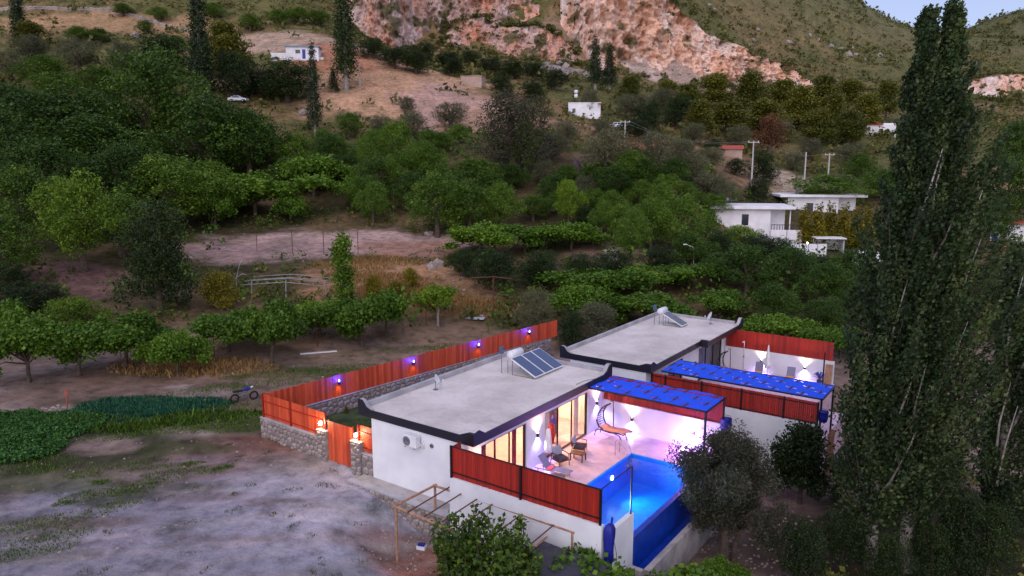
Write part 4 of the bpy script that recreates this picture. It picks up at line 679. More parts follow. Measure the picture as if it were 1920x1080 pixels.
# ---------------------------------------------------------------- cliffs: rock faces standing in the slope
def rock_mat(name, ca, cb, cc):
    m, nt, b = new_mat(name)
    geo = nt.nodes.new('ShaderNodeNewGeometry')
    mp = nt.nodes.new('ShaderNodeMapping'); mp.inputs['Scale'].default_value = (1, 1, .35)
    nt.links.new(geo.outputs['Position'], mp.inputs[0])
    n = noise(nt, .09, 6, .68, vec=mp.outputs[0]); n2 = noise(nt, .5, 5, .7, vec=geo.outputs['Position'])
    r = ramp(nt, n.outputs[0], [(.36, lin(cc)), (.5, lin(ca)), (.62, lin(cb))])
    r2 = ramp(nt, n2.outputs[0], [(.3, (.55, .52, .52)), (.6, (1.15, 1.15, 1.15))])
    c = mixc(nt, 1.0, r.outputs[0], r2.outputs[0], 'MULTIPLY')
    at = nt.nodes.new('ShaderNodeAttribute'); at.attribute_name = 'tone'
    g = ramp(nt, n2.outputs[0], [(.4, lin((.25, .26, .14))), (.6, lin((.40, .35, .22)))])
    c = mixc(nt, at.outputs['Fac'], c, g.outputs[0])
    nt.links.new(c, b.inputs['Base Color']); b.inputs['Roughness'].default_value = .95
    b.inputs['Specular IOR Level'].default_value = .1
    bump(nt, b, n2.outputs[0], .9, 1.2)
    return m
rock_mat('rock_orange', (.87, .71, .62), (.86, .79, .75), (.80, .60, .48))
rock_mat('rock_grey', (.72, .60, .55), (.76, .69, .67), (.78, .55, .44))
def cliff(name, label, pts, mat, amp, seed):
    """pts: rows of base (x, y, z), top (x, y, z); face, then a cap that runs back into the slope"""
    P = np.array(pts, float)
    s = np.linspace(0, len(P)-1, 250)
    i0 = np.clip(np.floor(s).astype(int), 0, len(P)-2); f = (s-i0)[:, None]
    B = P[i0, :3]*(1-f) + P[i0+1, :3]*f; T = P[i0, 3:]*(1-f) + P[i0+1, 3:]*f
    rows = []; tones = []
    for t in np.linspace(-.2, 1, 100):
        q = B + (T-B)*t
        q[:, 1] += 1.5*math.sin(max(t, 0)*math.pi)*0
        rg = np.abs(fbm(q[:, 0]/9, q[:, 2]/16, q[:, 1]/30, 5, seed)-.5)*2
        rg2 = .5-np.abs(fbm(q[:, 0]/4.2, q[:, 2]/7.5, q[:, 1]/9, 5, seed+9, .6)-.5)*4
        led = fbm(q[:, 0]/30, q[:, 2]/3.0, 0, 3, seed+5)-.5
        fade = sstep(0, .12, (s/(len(P)-1)))*sstep(1, .88, s/(len(P)-1))
        q[:, 1] -= (amp*(rg*1.3-.5) + amp*.75*rg2 + amp*.4*led + amp*.35*(fbm(q[:, 0]/1.3, q[:, 2]/1.6, q[:, 1]/4, 3, seed+3)-.5))*fade*(1 if t < .97 else .6)
        q[:, 0] += rg2*amp*.12
        rows.append(q)
        tn = sstep(.6, .7, fbm(q[:, 0]/5, q[:, 2]/5, 3, 4, seed+31) + .12*led)
        tones.append(np.maximum(tn*.9, sstep(.93, 1, t)*np.ones(len(q))))
    for k in range(1, 14):
        q = rows[99].copy(); back = k/13.0
        q[:, 1] = rows[99][:, 1] + back*60; q[:, 0] = rows[99][:, 0]*(1+back*.14)
        h = height(q[:, 0], q[:, 1])-2.5
        w = sstep(0, 1, back)
        q[:, 2] = np.where(back < 1, rows[99][:, 2]*(1-w) + h*w, h) + fbm(q[:, 0]/6, q[:, 1]/6, 0, 3, seed)*1.5*(1-back)
        rows.append(q); tones.append(np.ones(len(q)))
    V = np.array(rows); ny, nx, _ = V.shape
    i = np.arange(ny*nx).reshape(ny, nx)
    F = np.stack([i[:-1, :-1], i[:-1, 1:], i[1:, 1:], i[1:, :-1]], -1).reshape(-1, 4)
    me = np_mesh(name, V.reshape(-1, 3), F, MATS[mat], False, np.array(tones).ravel())
    return tag(link(name, me), label, None, None, 'structure')
for nm, lb, pts, mt, am, sd in CLIFFS: cliff(nm, lb, pts, mt, am, sd)
# ---------------------------------------------------------------- materials of the villas
pmat('white_render', (.86, .86, .87), (.80, .80, .82), .7, .85, .12)
pmat('roof_screed', (.82, .79, .77), (.72, .69, .67), .35, .9, .25, detail=9, spread=(.34, .6))
m = MATS['roof_screed']; nt = m.node_tree; b = nt.nodes['Principled BSDF']; src = b.inputs['Base Color'].links[0].from_socket
_n = noise(nt, .22, 8, .6); _r = ramp(nt, _n.outputs[0], [(.30, (.66, .63, .64)), (.36, (.86, .85, .85)), (.42, (1, 1, 1))])
_n2 = noise(nt, 3.0, 8, .75); _r2 = ramp(nt, _n2.outputs[0], [(.3, (.8, .8, .8)), (.5, (1, 1, 1))])
nt.links.new(mixc(nt, 1.0, mixc(nt, 1.0, src, _r.outputs[0], 'MULTIPLY'), _r2.outputs[0], 'MULTIPLY'), b.inputs['Base Color'])
m = MATS['white_render']; nt = m.node_tree; b = nt.nodes['Principled BSDF']; src = b.inputs['Base Color'].links[0].from_socket
_n = noise(nt, .5, 8, .7); _r = ramp(nt, _n.outputs[0], [(.28, (.86, .84, .82)), (.4, (1, 1, 1))])
nt.links.new(mixc(nt, 1.0, src, _r.outputs[0], 'MULTIPLY'), b.inputs['Base Color'])
pmat('parapet', (.66, .65, .67), (.56, .55, .57), 1.2, .9, .2)
pmat('navy_fascia', (.10, .09, .15), (.07, .07, .11), 2, .45)
pmat('black_steel', (.09, .08, .10), (.06, .06, .07), 4, .4)
pmat('deck_tile', (.83, .71, .77), (.74, .62, .68), 2.2, .32, detail=8)
pmat('pool_tile', (.08, .53, .90), (.06, .46, .86), 3, .35)
pmat('pool_bench', (.30, .60, .90), (.24, .52, .86), 3, .4)
pmat('concrete', (.66, .63, .62), (.52, .50, .50), 1.3, .9, .3)
pmat('cream_wall', (.90, .80, .66), (.86, .76, .62), 2, .8)
pmat('curtain_red', (.55, .10, .13), (.42, .06, .12), 6, .9)
pmat('curtain_cream', (.88, .80, .70), (.80, .72, .62), 6, .9)
pmat('white_metal', (.85, .85, .86), (.78, .78, .80), 3, .5)
pmat('grey_metal', (.55, .56, .58), (.45, .46, .48), 3, .4, metal=.6)
pmat('steel', (.80, .80, .82), (.72, .72, .74), 4, .2, metal=1.0)
pmat('collector', (.30, .36, .48), (.26, .32, .43), 9, .18)
pmat('grey_cushion', (.62, .62, .66), (.54, .54, .58), 9, .95)
pmat('dark_cushion', (.30, .24, .30), (.25, .20, .25), 9, .95)
pmat('peach_cushion', (.86, .58, .46), (.78, .50, .40), 6, .95)
pmat('brown_wood', (.40, .22, .14), (.30, .16, .10), 6, .5)
pmat('sling', (.50, .48, .58), (.44, .42, .52), 20, .9)
pmat('parasol_cloth', (.88, .87, .88), (.80, .79, .80), 5, .9)
pmat('rattan', (.20, .13, .15), (.14, .09, .11), 14, .6)
pmat('blue_cover', (.04, .10, .55), (.03, .07, .42), 5, .6, .2)
pmat('blue_hose', (.05, .45, .80), (.04, .38, .72), 8, .35)
pmat('vase_red', (.70, .12, .08), (.55, .08, .06), 5, .3)
pmat('net_blue', (.02, .33, .92), (.02, .28, .86), 18, .8)
pmat('stone', (.62, .57, .54), (.47, .42, .41), 3, .9, .5, rnd=.32, coord='Generated')
pmat('mortar', (.53, .50, .50), (.44, .41, .41), 3, .95, .5)
pmat('pole_wood', (.66, .50, .40), (.52, .38, .30), 5, .8)
def wood_mat(name, c1, c2, rnd):
    m, nt, b = new_mat(name)
    tc = nt.nodes.new('ShaderNodeTexCoord'); mp = nt.nodes.new('ShaderNodeMapping')
    mp.inputs['Scale'].default_value = (14, 14, 1.2); nt.links.new(tc.outputs['Object'], mp.inputs[0])
    oi = nt.nodes.new('ShaderNodeObjectInfo')
    ad = nt.nodes.new('ShaderNodeVectorMath'); nt.links.new(mp.outputs[0], ad.inputs[0])
    cmb = nt.nodes.new('ShaderNodeCombineXYZ')
    ml = nt.nodes.new('ShaderNodeMath'); ml.operation = 'MULTIPLY'; ml.inputs[1].default_value = 57
    nt.links.new(oi.outputs['Random'], ml.inputs[0]); nt.links.new(ml.outputs[0], cmb.inputs[2])
    nt.links.new(cmb.outputs[0], ad.inputs[1])
    n = noise(nt, 1.0, 6, .6, vec=ad.outputs[0])
    r = ramp(nt, n.outputs[0], [(.3, lin(c2)), (.7, lin(c1))])
    rr = ramp(nt, oi.outputs['Random'], [(0, (1-rnd, 1-rnd*1.2, 1-rnd)), (.5, (1, 1, 1)), (1, (1+rnd*.5, 1+rnd*.9, 1+rnd))])
    c = mixc(nt, 1.0, r.outputs[0], rr.outputs[0], 'MULTIPLY')
    nt.links.new(c, b.inputs['Base Color']); b.inputs['Roughness'].default_value = .55
    bump(nt, b, n.outputs[0], .2, .01)
wood_mat('red_wood', (.63, .14, .07), (.53, .09, .05), .3)
wood_mat('orange_wood', (.80, .33, .18), (.68, .23, .12), .36)
def thin_mat(name, tint, rough, base, edge, wave=0.0):
    """a single sheet of glass or water surface: clear straight on, mirror at grazing angles"""
    m, nt, b = new_mat(name)
    tr = nt.nodes.new('ShaderNodeBsdfTransparent'); tr.inputs[0].default_value = (*tint, 1)
    gl = nt.nodes.new('ShaderNodeBsdfGlossy'); gl.inputs['Roughness'].default_value = rough
    lw = nt.nodes.new('ShaderNodeLayerWeight'); lw.inputs[0].default_value = .3
    rp = ramp(nt, lw.outputs['Facing'], [(0, (base,)*3), (.6, (base*1.6,)*3), (1, (edge,)*3)])
    if wave:
        n = noise(nt, 2.6, 3, .5)
        bp = nt.nodes.new('ShaderNodeBump'); bp.inputs['Strength'].default_value = wave; bp.inputs['Distance'].default_value = .05
        nt.links.new(n.outputs[0], bp.inputs['Height'])
        nt.links.new(bp.outputs[0], gl.inputs['Normal'])
    mx = nt.nodes.new('ShaderNodeMixShader')
    nt.links.new(rp.outputs[0], mx.inputs[0]); nt.links.new(tr.outputs[0], mx.inputs[1]); nt.links.new(gl.outputs[0], mx.inputs[2])
    nt.links.new(mx.outputs[0], nt.nodes['Material Output'].inputs[0])
thin_mat('window_glass', (.93, .94, .95), .03, .05, .6)
thin_mat('pool_water', (.55, .84, 1.0), .05, .07, .8, .5)
emat('bulb_warm', (1.0, .72, .42), 25)
emat('bulb_cool', (.55, .65, 1.0), 20)
emat('bulb_blue', (.06, .10, 1.0), 14)
emat('bulb_pool', (.75, .9, 1.0), 25)

def W3(u, v, z):
    x, y = to_xy(u, v); return (x, y, z)
def vt(name, label, cat, u, v, z, rot=0, group=None):      # a thing standing at villa coordinates
    return thing(name, label, cat, W3(u, v, z), -YAW+rot, group)
def lamp(kind, parent, loc, energy, color, aim=None, size=R(70), blend=.6, radius=.04):
    d = bpy.data.lights.new('light', kind); d.energy = energy; d.color = color
    d.shadow_soft_size = radius
    if kind == 'SPOT': d.spot_size = size; d.spot_blend = blend
    o = link('light', d, parent); o.location = loc
    if aim: o.rotation_euler = Vector(aim).to_track_quat('-Z', 'Y').to_euler()
    return o

# ---------------------------------------------------------------- villa: walls, roof, glazing
def villa(label, u0, v0, z0, ru0, ru1, rv1, wu1, wv1, spans, step=None):
    """origin at the front left wall foot; roof from ru0 to ru1 and 0 to rv1, walls to wu1, wv1"""
    t = vt('villa', label, 'house', u0, v0, z0)
    w = MB()
    w.box(0, wu1-.25, 0, .25, -.6, 3.0).build('front_wall', 'white_render', t)
    MB().box(0, .25, .25, wv1, -.6, 3.0).build('side_wall', 'white_render', t)
    MB().box(.25, wu1-.25, wv1-.25, wv1, -.6, 3.0).build('back_wall', 'white_render', t)
    lw = MB(); last = 0.0
    for a, b, _ in spans:
        lw.box(wu1-.25, wu1, last, a, -.6, 2.62); last = b
    lw.box(wu1-.25, wu1, last, wv1, -.6, 2.62)
    lw.box(wu1-.25, wu1, 0, wv1, 2.622, 3.0)
    lw.build('terrace_wall', 'white_render', t)
    MB().box(.25, wu1-.02, .25, wv1-.25, -.5, .01).build('floor', 'deck_tile', t)
    MB().box(2.2, 2.3, .25, wv1-.25, .012, 2.99).build('inner_wall', 'cream_wall', t)
    # roof
    r = MB(); r.box(ru0+.05, ru1-.06, .02, rv1-.04, 3.003, 3.30)
    rf = r.build('roof', 'roof_screed', t)
    MB().box(ru0, ru0+.22, .05, rv1, 3.004, 3.56).build('parapet', 'parapet', rf)
    MB().box(ru0+.222, ru1-.1, rv1-.22, rv1, 3.004, 3.50).build('parapet', 'parapet', rf)
    # fascia
    MB().prism_u([(ru0-.03, 3.0), (ru1+.02, 3.0), (ru1+.02, 3.60), (ru1-.40, 3.58), (ru1-.85, 3.40), (ru0+.85, 3.40), (ru0+.55, 3.50), (ru0+.28, 3.82), (ru0-.03, 3.84)], -.06, .0).build('fascia', 'navy_fascia', rf)
    if step is None:
        MB().prism_v([(.0, 3.0), (rv1+.02, 3.0), (rv1+.02, 3.86), (rv1-.28, 3.84), (rv1-.6, 3.52), (rv1-.95, 3.40), (.85, 3.40), (.42, 3.66), (.0, 3.58)], ru1-.05, ru1+.02).build('fascia', 'navy_fascia', rf)
        MB().prism_v([(rv1-.95, 3.302), (rv1, 3.302), (rv1, 3.85), (rv1-.27, 3.83), (rv1-.6, 3.51), (rv1-.93, 3.39)], ru1-.30, ru1-.052).build('corner_upstand', 'parapet', rf)
    else:
        sv, du = step
        MB().prism_v([(.0, 3.0), (sv, 3.0), (sv, 3.40), (.85, 3.40), (.42, 3.66), (.0, 3.58)], ru1-.05, ru1+.02).build('fascia', 'navy_fascia', rf)
        MB().box(ru1-.05, ru1+du, sv+.002, sv+.3, 2.96, 3.46).build('fascia', 'navy_fascia', rf)
        MB().box(ru1-.06, ru1+du-.06, sv+.302, rv1-.04, 3.002, 3.302).build('roof_strip', 'roof_screed', rf)
        e = ru1+du
        MB().prism_v([(sv+.302, 3.0), (rv1+.02, 3.0), (rv1+.02, 3.86), (rv1-.28, 3.84), (rv1-.6, 3.52), (rv1-.95, 3.40), (sv+.302, 3.40)], e-.06, e+.01).build('fascia', 'navy_fascia', rf)
        MB().prism_v([(rv1-.95, 3.303), (rv1, 3.303), (rv1, 3.85), (rv1-.27, 3.83), (rv1-.6, 3.51), (rv1-.93, 3.39)], e-.32, e-.062).build('corner_upstand', 'parapet', rf)
    MB().prism_u([(ru0+.02, 3.302), (ru0+.85, 3.302), (ru0+.83, 3.39), (ru0+.55, 3.48), (ru0+.27, 3.80), (ru0+.02, 3.82)], .001, .22).build('corner_upstand', 'parapet', rf)
    MB().prism_u([(ru1-.85, 3.305), (ru1-.055, 3.305), (ru1-.055, 3.57), (ru1-.4, 3.56)], .001, .16).build('corner_upstand', 'navy_fascia', rf)
    # glazing
    for a, b, mull in spans:
        g = MB()
        g.box(wu1-.16, wu1-.06, a, a+.07, .012, 2.615).box(wu1-.16, wu1-.06, b-.09, b, .012, 2.615)
        g.box(wu1-.16, wu1-.06, a+.07, b-.09, 2.545, 2.615).box(wu1-.16, wu1-.06, a+.07, b-.09, .012, .08)
        fr = g.build('window_frame', 'black_steel', t)
        edges = [a+.07] + mull + [b-.09]
        for k in range(len(edges)-1):
            if k: MB().box(wu1-.15, wu1-.07, edges[k]-.03, edges[k]+.03, .081, 2.544).build('mullion', 'black_steel', fr)
            p0 = edges[k] + (.031 if k else .001); p1 = edges[k+1] - (.031 if k+2 < len(edges) else .001)
            MB().add([(wu1-.11, p0, .081), (wu1-.11, p1, .081), (wu1-.11, p1, 2.544), (wu1-.11, p0, 2.544)], [(0, 1, 2, 3)]).build('pane', 'window_glass', fr)
    return t
V1 = villa('near white flat-roofed villa with navy roof edge and warm lit windows', 0, 0, 0, -.86, 6.6, 13.2, 6.23, 12.9,
           [(1.0, 4.75, [2.19, 3.38]), (6.47, 11.05, [7.91, 9.38])])
Z2 = -.8; U2, B2 = .95, 17.85
V2 = villa('farther white flat-roofed villa with stepped navy roof edge behind the near one', U2, B2, Z2, -.80, 6.05, 16.4, 5.7, 15.9,
           [(3.6, 6.2, [4.9]), (9.2, 14.2, [10.9, 12.5])], step=(8.6, .55))
def curtain(label, u, v0, v1, z0, z1, mat, amp=.05):
    n = max(8, int((v1-v0)/.06)); m = MB(); vs_ = []; fs_ = []
    for i in range(n+1):
        y = v0+(v1-v0)*i/n; x = amp*math.sin(i*1.9)+.02*math.sin(i*.7)
        vs_ += [(x, y-v0, 0), (x*1.4, y-v0, z1-z0), (x+.012, y-v0, 0), (x*1.4+.012, y-v0, z1-z0)]
    for i in range(n):
        k = 4*i; fs_ += [(k, k+4, k+5, k+1), (k+2, k+3, k+7, k+6)]
    m.add(vs_, fs_)
    o = m.build('curtain', mat, None, True); o.location = W3(u, v0, z0); o.rotation_euler = (0, 0, -YAW)
    return tag(o, label, 'curtain')
curtain('dark red curtain at the near end of the first lit window', 5.7, 1.1, 1.95, .03, 2.55, 'curtain_red')
curtain('narrow red curtain at the far end of the first lit window', 5.7, 4.2, 4.55, .03, 2.55, 'curtain_red')
curtain('cream curtain inside the second lit window beside the parasol', 5.7, 6.55, 7.7, .03, 2.55, 'curtain_cream')
curtain('cream curtain at the far end of the second lit window', 5.7, 10.3, 10.9, .03, 2.55, 'curtain_cream')
curtain('pale purple curtain in the door of the farther villa', U2+5.2, B2+10.6, B2+12.9, Z2+.03, Z2+2.55, 'sling')
def ceiling_lamp(label, u, v, z, e, col=(1.0, .58, .30), base=2.99):
    t = vt('ceiling_lamp', label, 'lamp', u, v, z+base, 0, 'ceiling lamps inside the villas')
    MB().lathe([(.0, -.001), (.05, -.001), (.05, -.05), (.0, -.05)], 12).build('rose', 'white_metal', t)
    MB().lathe([(.0, -.052), (.16, -.06), (.17, -.12), (.10, -.16), (.0, -.165)], 14).build('globe', 'bulb_warm', t, True)
    lamp('POINT', t, (0, 0, -.22), e, col, radius=.03)
    return t
ceiling_lamp('round ceiling lamp in the room behind the first lit window', 4.3, 2.6, 0, 320)
ceiling_lamp('round ceiling lamp behind the middle of the second lit window', 4.3, 8.3, 0, 350)
ceiling_lamp('round ceiling lamp near the far end of the second lit window', 4.3, 10.3, 0, 210)
# vase with plant, sofa inside
t = vt('floor_vase', 'tall red vase with purple plant behind the second lit window', 'vase', 5.2, 8.75, .01)
MB().lathe([(.0, 0), (.16, .0), (.22, .5), (.20, .95), (.14, 1.15), (.17, 1.2), (.0, 1.19)], 16).build('vase', 'vase_red', t, True)
pmat('purple_leaf', (.28, .26, .62), (.22, .20, .5), 8, .6)
lf = MB()
for k in range(26):
    a = k*2.4; r_ = .1+.28*random.random(); h_ = 1.25+.5*random.random()
    lf.add([(0, 0, 1.15), (r_*math.cos(a)*.6-.05, r_*math.sin(a)*.6, h_*.85), (r_*math.cos(a), r_*math.sin(a), h_), (r_*math.cos(a)*.6+.05, r_*math.sin(a)*.6+.03, h_*.85)], [(0, 1, 2, 3)])
lf.build('leaves', 'purple_leaf', t)
t = vt('tall_cabinet', 'purple-brown upright panel behind the second lit window', 'cabinet', 4.6, 9.6, .01)
MB().box(-.1, .1, -.3, .5, .0, 2.1).build('carcass', 'dark_cushion', t, bevel=.02)
MB().box(.101, .12, -.28, .09, .05, 2.05).build('door', 'dark_cushion', t)
MB().box(.101, .12, .11, .48, .05, 2.05).build('door', 'dark_cushion', t)
t = vt('sofa', 'cream sofa in the room behind the first lit window', 'sofa', 3.2, 2.6, .012)
MB().box(-.45, .45, -1, 1, .1, .42).build('seat', 'curtain_cream', t, bevel=.05)
MB().box(-.45, -.2, -1, 1, .422, .85).build('backrest', 'curtain_cream', t, bevel=.06)
MB().box(-.45, .45, -1.2, -1.002, .05, .6).build('armrest', 'curtain_cream', t, bevel=.04)
MB().box(-.45, .45, 1.002, 1.2, .05, .6).build('armrest', 'curtain_cream', t, bevel=.04)

# ---------------------------------------------------------------- terrace of the near villa
def sheet(name, label, boxes, mat, cat=None, kind=None):
    m = MB()
    for b in boxes: m.box(*b)
    o = m.build(name, mat); o.location = W3(0, 0, 0); o.rotation_euler = (0, 0, -YAW)
    return tag(o, label, cat, None, kind)
sheet('terrace_deck', 'pink-lit tiled terrace around the near pool', [(6.232, 9.5, -.68, 12.72, -2.9, 0), (9.5, 13.64, 10.1, 12.72, -2.9, 0)], 'deck_tile', None, 'structure')
def block_wall(name, label, boxes, mat='white_render', group=None):
    o = sheet(name, label, boxes, mat, 'wall'); 
    if group: o['group'] = group
    return o
block_wall('terrace_wall', 'white wall carrying the red fence in front of the near terrace', [(5.9, 13.66, -.92, -.70, -3.4, 1.68)])
block_wall('terrace_wall', 'short white wall running back from the pool corner with a steel post', [(13.44, 13.66, -.698, 1.95, -3.4, 1.07)])
block_wall('terrace_wall', 'white wall with two lit sconces behind the swing chair', [(6.235, 13.66, 12.722, 12.92, -3.2, 1.72)])
# pool
t = vt('swimming_pool', 'lit blue infinity pool beside the near terrace', 'pool', 9.5, -.69, 0)
MB().box(0, .12, 0, 10.79, -1.7, .012).build('rim', 'pool_tile', t)
MB().box(.121, 3.94, 10.66, 10.785, -1.7, .012).build('rim', 'pool_tile', t)
MB().box(.121, 3.94, .0, .12, -1.7, -.02).build('front_wall', 'pool_tile', t)
MB().box(.121, 3.94, .121, 10.66, -1.75, -1.6).build('floor', 'pool_tile', t)
pmat('pool_outer', (.06, .24, .66), (.04, .18, .56), 2.5, .4)
MB().box(3.941, 4.2, 2.66, 10.785, -2.9, -.045).build('overflow_wall', 'pool_outer', t)
MB().box(.122, 3.939, .122, 1.5, -1.599, -.32).build('bench', 'pool_bench', t)
wv = MB().add([(.1205, .1205, -.09), (3.9405, .1205, -.09), (3.9405, 10.6605, -.09), (.1205, 10.6605, -.09)], [(0, 1, 2, 3)]).build('water', 'pool_water', t)
tr = MB().box(4.201, 4.85, 2.3, 10.7, -2.9, -1.62).build('overflow_channel', 'pool_outer', t)
MB().box(4.851, 5.12, 2.3, 10.7, -3.2, -1.12).build('channel_wall', 'concrete', t)
MB().box(4.201, 4.85, 2.05, 2.299, -3.2, -1.12).build('channel_wall', 'concrete', t)
for yv in (8.4, 4.7, 2.6):  # far lamp visible; two nearer ones added behind the fence to brighten water
    L_ = MB(); L_.lathe([(.0, 0), (.11, 0), (.12, -.02), (.0, -.02)], 16)
    o = L_.build('pool_light', 'bulb_pool', t); o.location = (.145, yv, -.55); o.rotation_euler = (0, R(90), 0)
    lamp('SPOT', t, (.2, yv, -.55), (520 if yv > 8 else 420), (.5, .8, 1.0), (1, -.05, .02), R(125), .9, .03)
# ladder
t = vt('pool_ladder', 'bent stainless steel pool ladder at the far deck corner', 'ladder', 9.5, 9.3, 0)
for s in (0, .52):
    MB().tube([(-.55, s, 0), (-.55, s, .75), (-.45, s, .9), (-.28, s, .93), (.0, s, .55), (.18, s, .1), (.2, s, -.9)], .022, 8).build('rail', 'steel', t, True)
for z_ in (-.3, -.6): MB().box(.14, .24, .02, .5, z_, z_+.03).build('tread', 'steel', t)

# ---------------------------------------------------------------- sconces: warm up, cool down
def sconce(label, u, v, z, face, group, up=210, down=165, upc=(1.0, .55, .30), dnc=(.44, .36, 1.0)):
    """face: outward direction in villa coordinates"""
    t = vt('wall_sconce', label, 'lamp', u, v, z, 0, group)
    fx, fy = face
    sx, sy = (.05 if fx else .07), (.05 if fy else .07)
    cx, cy = fx*.052, fy*.052
    MB().box(cx-sx, cx+sx, cy-sy, cy+sy, -.10, .10).build('body', 'black_steel', t)
    MB().box(cx-.03, cx+.03, cy-.03, cy+.03, .101, .106).build('up_lens', 'bulb_warm' if up else 'dark_cushion', t)
    MB().box(cx-.03, cx+.03, cy-.03, cy+.03, -.106, -.101).build('down_lens', 'bulb_cool' if down else 'dark_cushion', t)
    if up: lamp('SPOT', t, (cx+fx*.03, cy+fy*.03, .13), up, upc, (fx*.12, fy*.12, 1), R(125), 1.0)
    if down: lamp('SPOT', t, (cx+fx*.03, cy+fy*.03, -.13), down, dnc, (fx*.12, fy*.12, -1), R(130), 1.0)
    return t
G1 = 'up and down wall lamps of the near terrace'
sconce('lit wall lamp between the two windows behind the parasol', 6.23, 5.72, 1.69, (1, 0), G1)
sconce('lit wall lamp on the white pier left of the swing chair', 6.23, 12.04, 1.68, (1, 0), G1)
sconce('lit wall lamp on the white wall right of the swing chair', 8.26, 12.72, .91, (0, -1), G1)
sconce('lit wall lamp on the white wall near the pergola post', 11.98, 12.72, .88, (0, -1), G1)
sconce('lit wall lamp hidden low behind the near end of the red fence', 6.23, .55, 1.69, (1, 0), G1)
t = vt('floor_spotlight', 'violet-white glowing floor lamp at the far pool corner', 'lamp', 11.75, 11.85, 0)
MB().lathe([(.0, 0), (.1, 0), (.1, .14), (.0, .14)], 12).build('housing', 'black_steel', t)
MB().lathe([(.0, .14), (.09, .15), (.08, .22), (.0, .26)], 12).build('lens', 'bulb_cool', t, True)
lamp('POINT', t, (0, -.05, .42), 130, (.6, .25, 1.0), radius=.03)
G2 = 'up and down wall lamps of the farther terrace'

# ---------------------------------------------------------------- fences of red boards
slat_meshes = {}
def fence(name, label, p0, p1, z0, z1, pitch, bw, posts, rails, railside, post_mat='black_steel', slope=0.0, cat='fence', thick=.022, zb=None):
    """boards from p0 to p1 (villa coordinates); rails: heights; railside -1 puts steel on the outer side"""
    du, dv = p1[0]-p0[0], p1[1]-p0[1]; L_ = math.hypot(du, dv); ang = math.atan2(dv, du)
    t = vt(name, label, cat, p0[0], p0[1], z0, ang)
    H = z1-z0
    bmat = 'orange_wood' if post_mat == 'red_wood' else 'red_wood'
    key = (round(H, 2), bw, thick, bmat)
    if key not in slat_meshes:
        o = MB().box(-bw/2, bw/2, -thick/2, thick/2, 0, H).build('board', bmat, t)
        slat_meshes[key] = o.data
        bpy.data.objects.remove(o)
    n = int(L_/pitch); rng = random.Random(int(L_*100))
    for i in range(n):
        o = link('board', slat_meshes[key], t)
        x = pitch*(i+.5)
        o.location = (x, rng.uniform(-.004, .004), slope*x/L_ + rng.uniform(-.008, .008))
    s = railside
    for x in posts:
        MB().box(x-.045, x+.045, s*.06-.04, s*.06+.04, -.02+slope*x/L_, H+.03+slope*x/L_).build('post', post_mat, t)
    for z in rails:
        m = MB(); y = s*.035; a, b = z, z+slope
        m.add([(0, y-.02, a), (L_, y-.02, b), (L_, y+.02, b), (0, y+.02, a), (0, y-.02, a+.045), (L_, y-.02, b+.045), (L_, y+.02, b+.045), (0, y+.02, a+.045)],
              [(0, 3, 2, 1), (4, 5, 6, 7), (0, 1, 5, 4), (1, 2, 6, 5), (2, 3, 7, 6), (3, 0, 4, 7)])
        m.build('rail', post_mat, t)
    return t
fence('board_fence', 'red board fence with black steel frame in front of the near pool', (5.95, -.81), (13.62, -.81), 1.70, 3.17, .115, .108, [.02, 3.82, 7.62], [.22, 1.44], -1)
fence('board_fence', 'short red board return where the front fence meets the house', (5.97, -.74), (5.97, -.08), 1.70, 3.15, .115, .108, [], [], 1)
fence('board_fence', 'red board fence behind the swing chair under the blue pergola', (6.3, 12.82), (13.62, 12.82), 1.73, 3.17, .115, .108, [3.66, 7.28], [.22, 1.2], 1)
t = vt('steel_frame', 'thin black steel post and rail beside the pool corner', 'frame', 13.58, -.80, 0)
MB().tube([(0, 2.6, 1.07), (0, 2.6, 3.2)], .045, 4).build('post', 'black_steel', t)
MB().tube([(0, .04, 3.19), (0, 2.6, 3.19)], .03, 4).build('rail', 'black_steel', t)
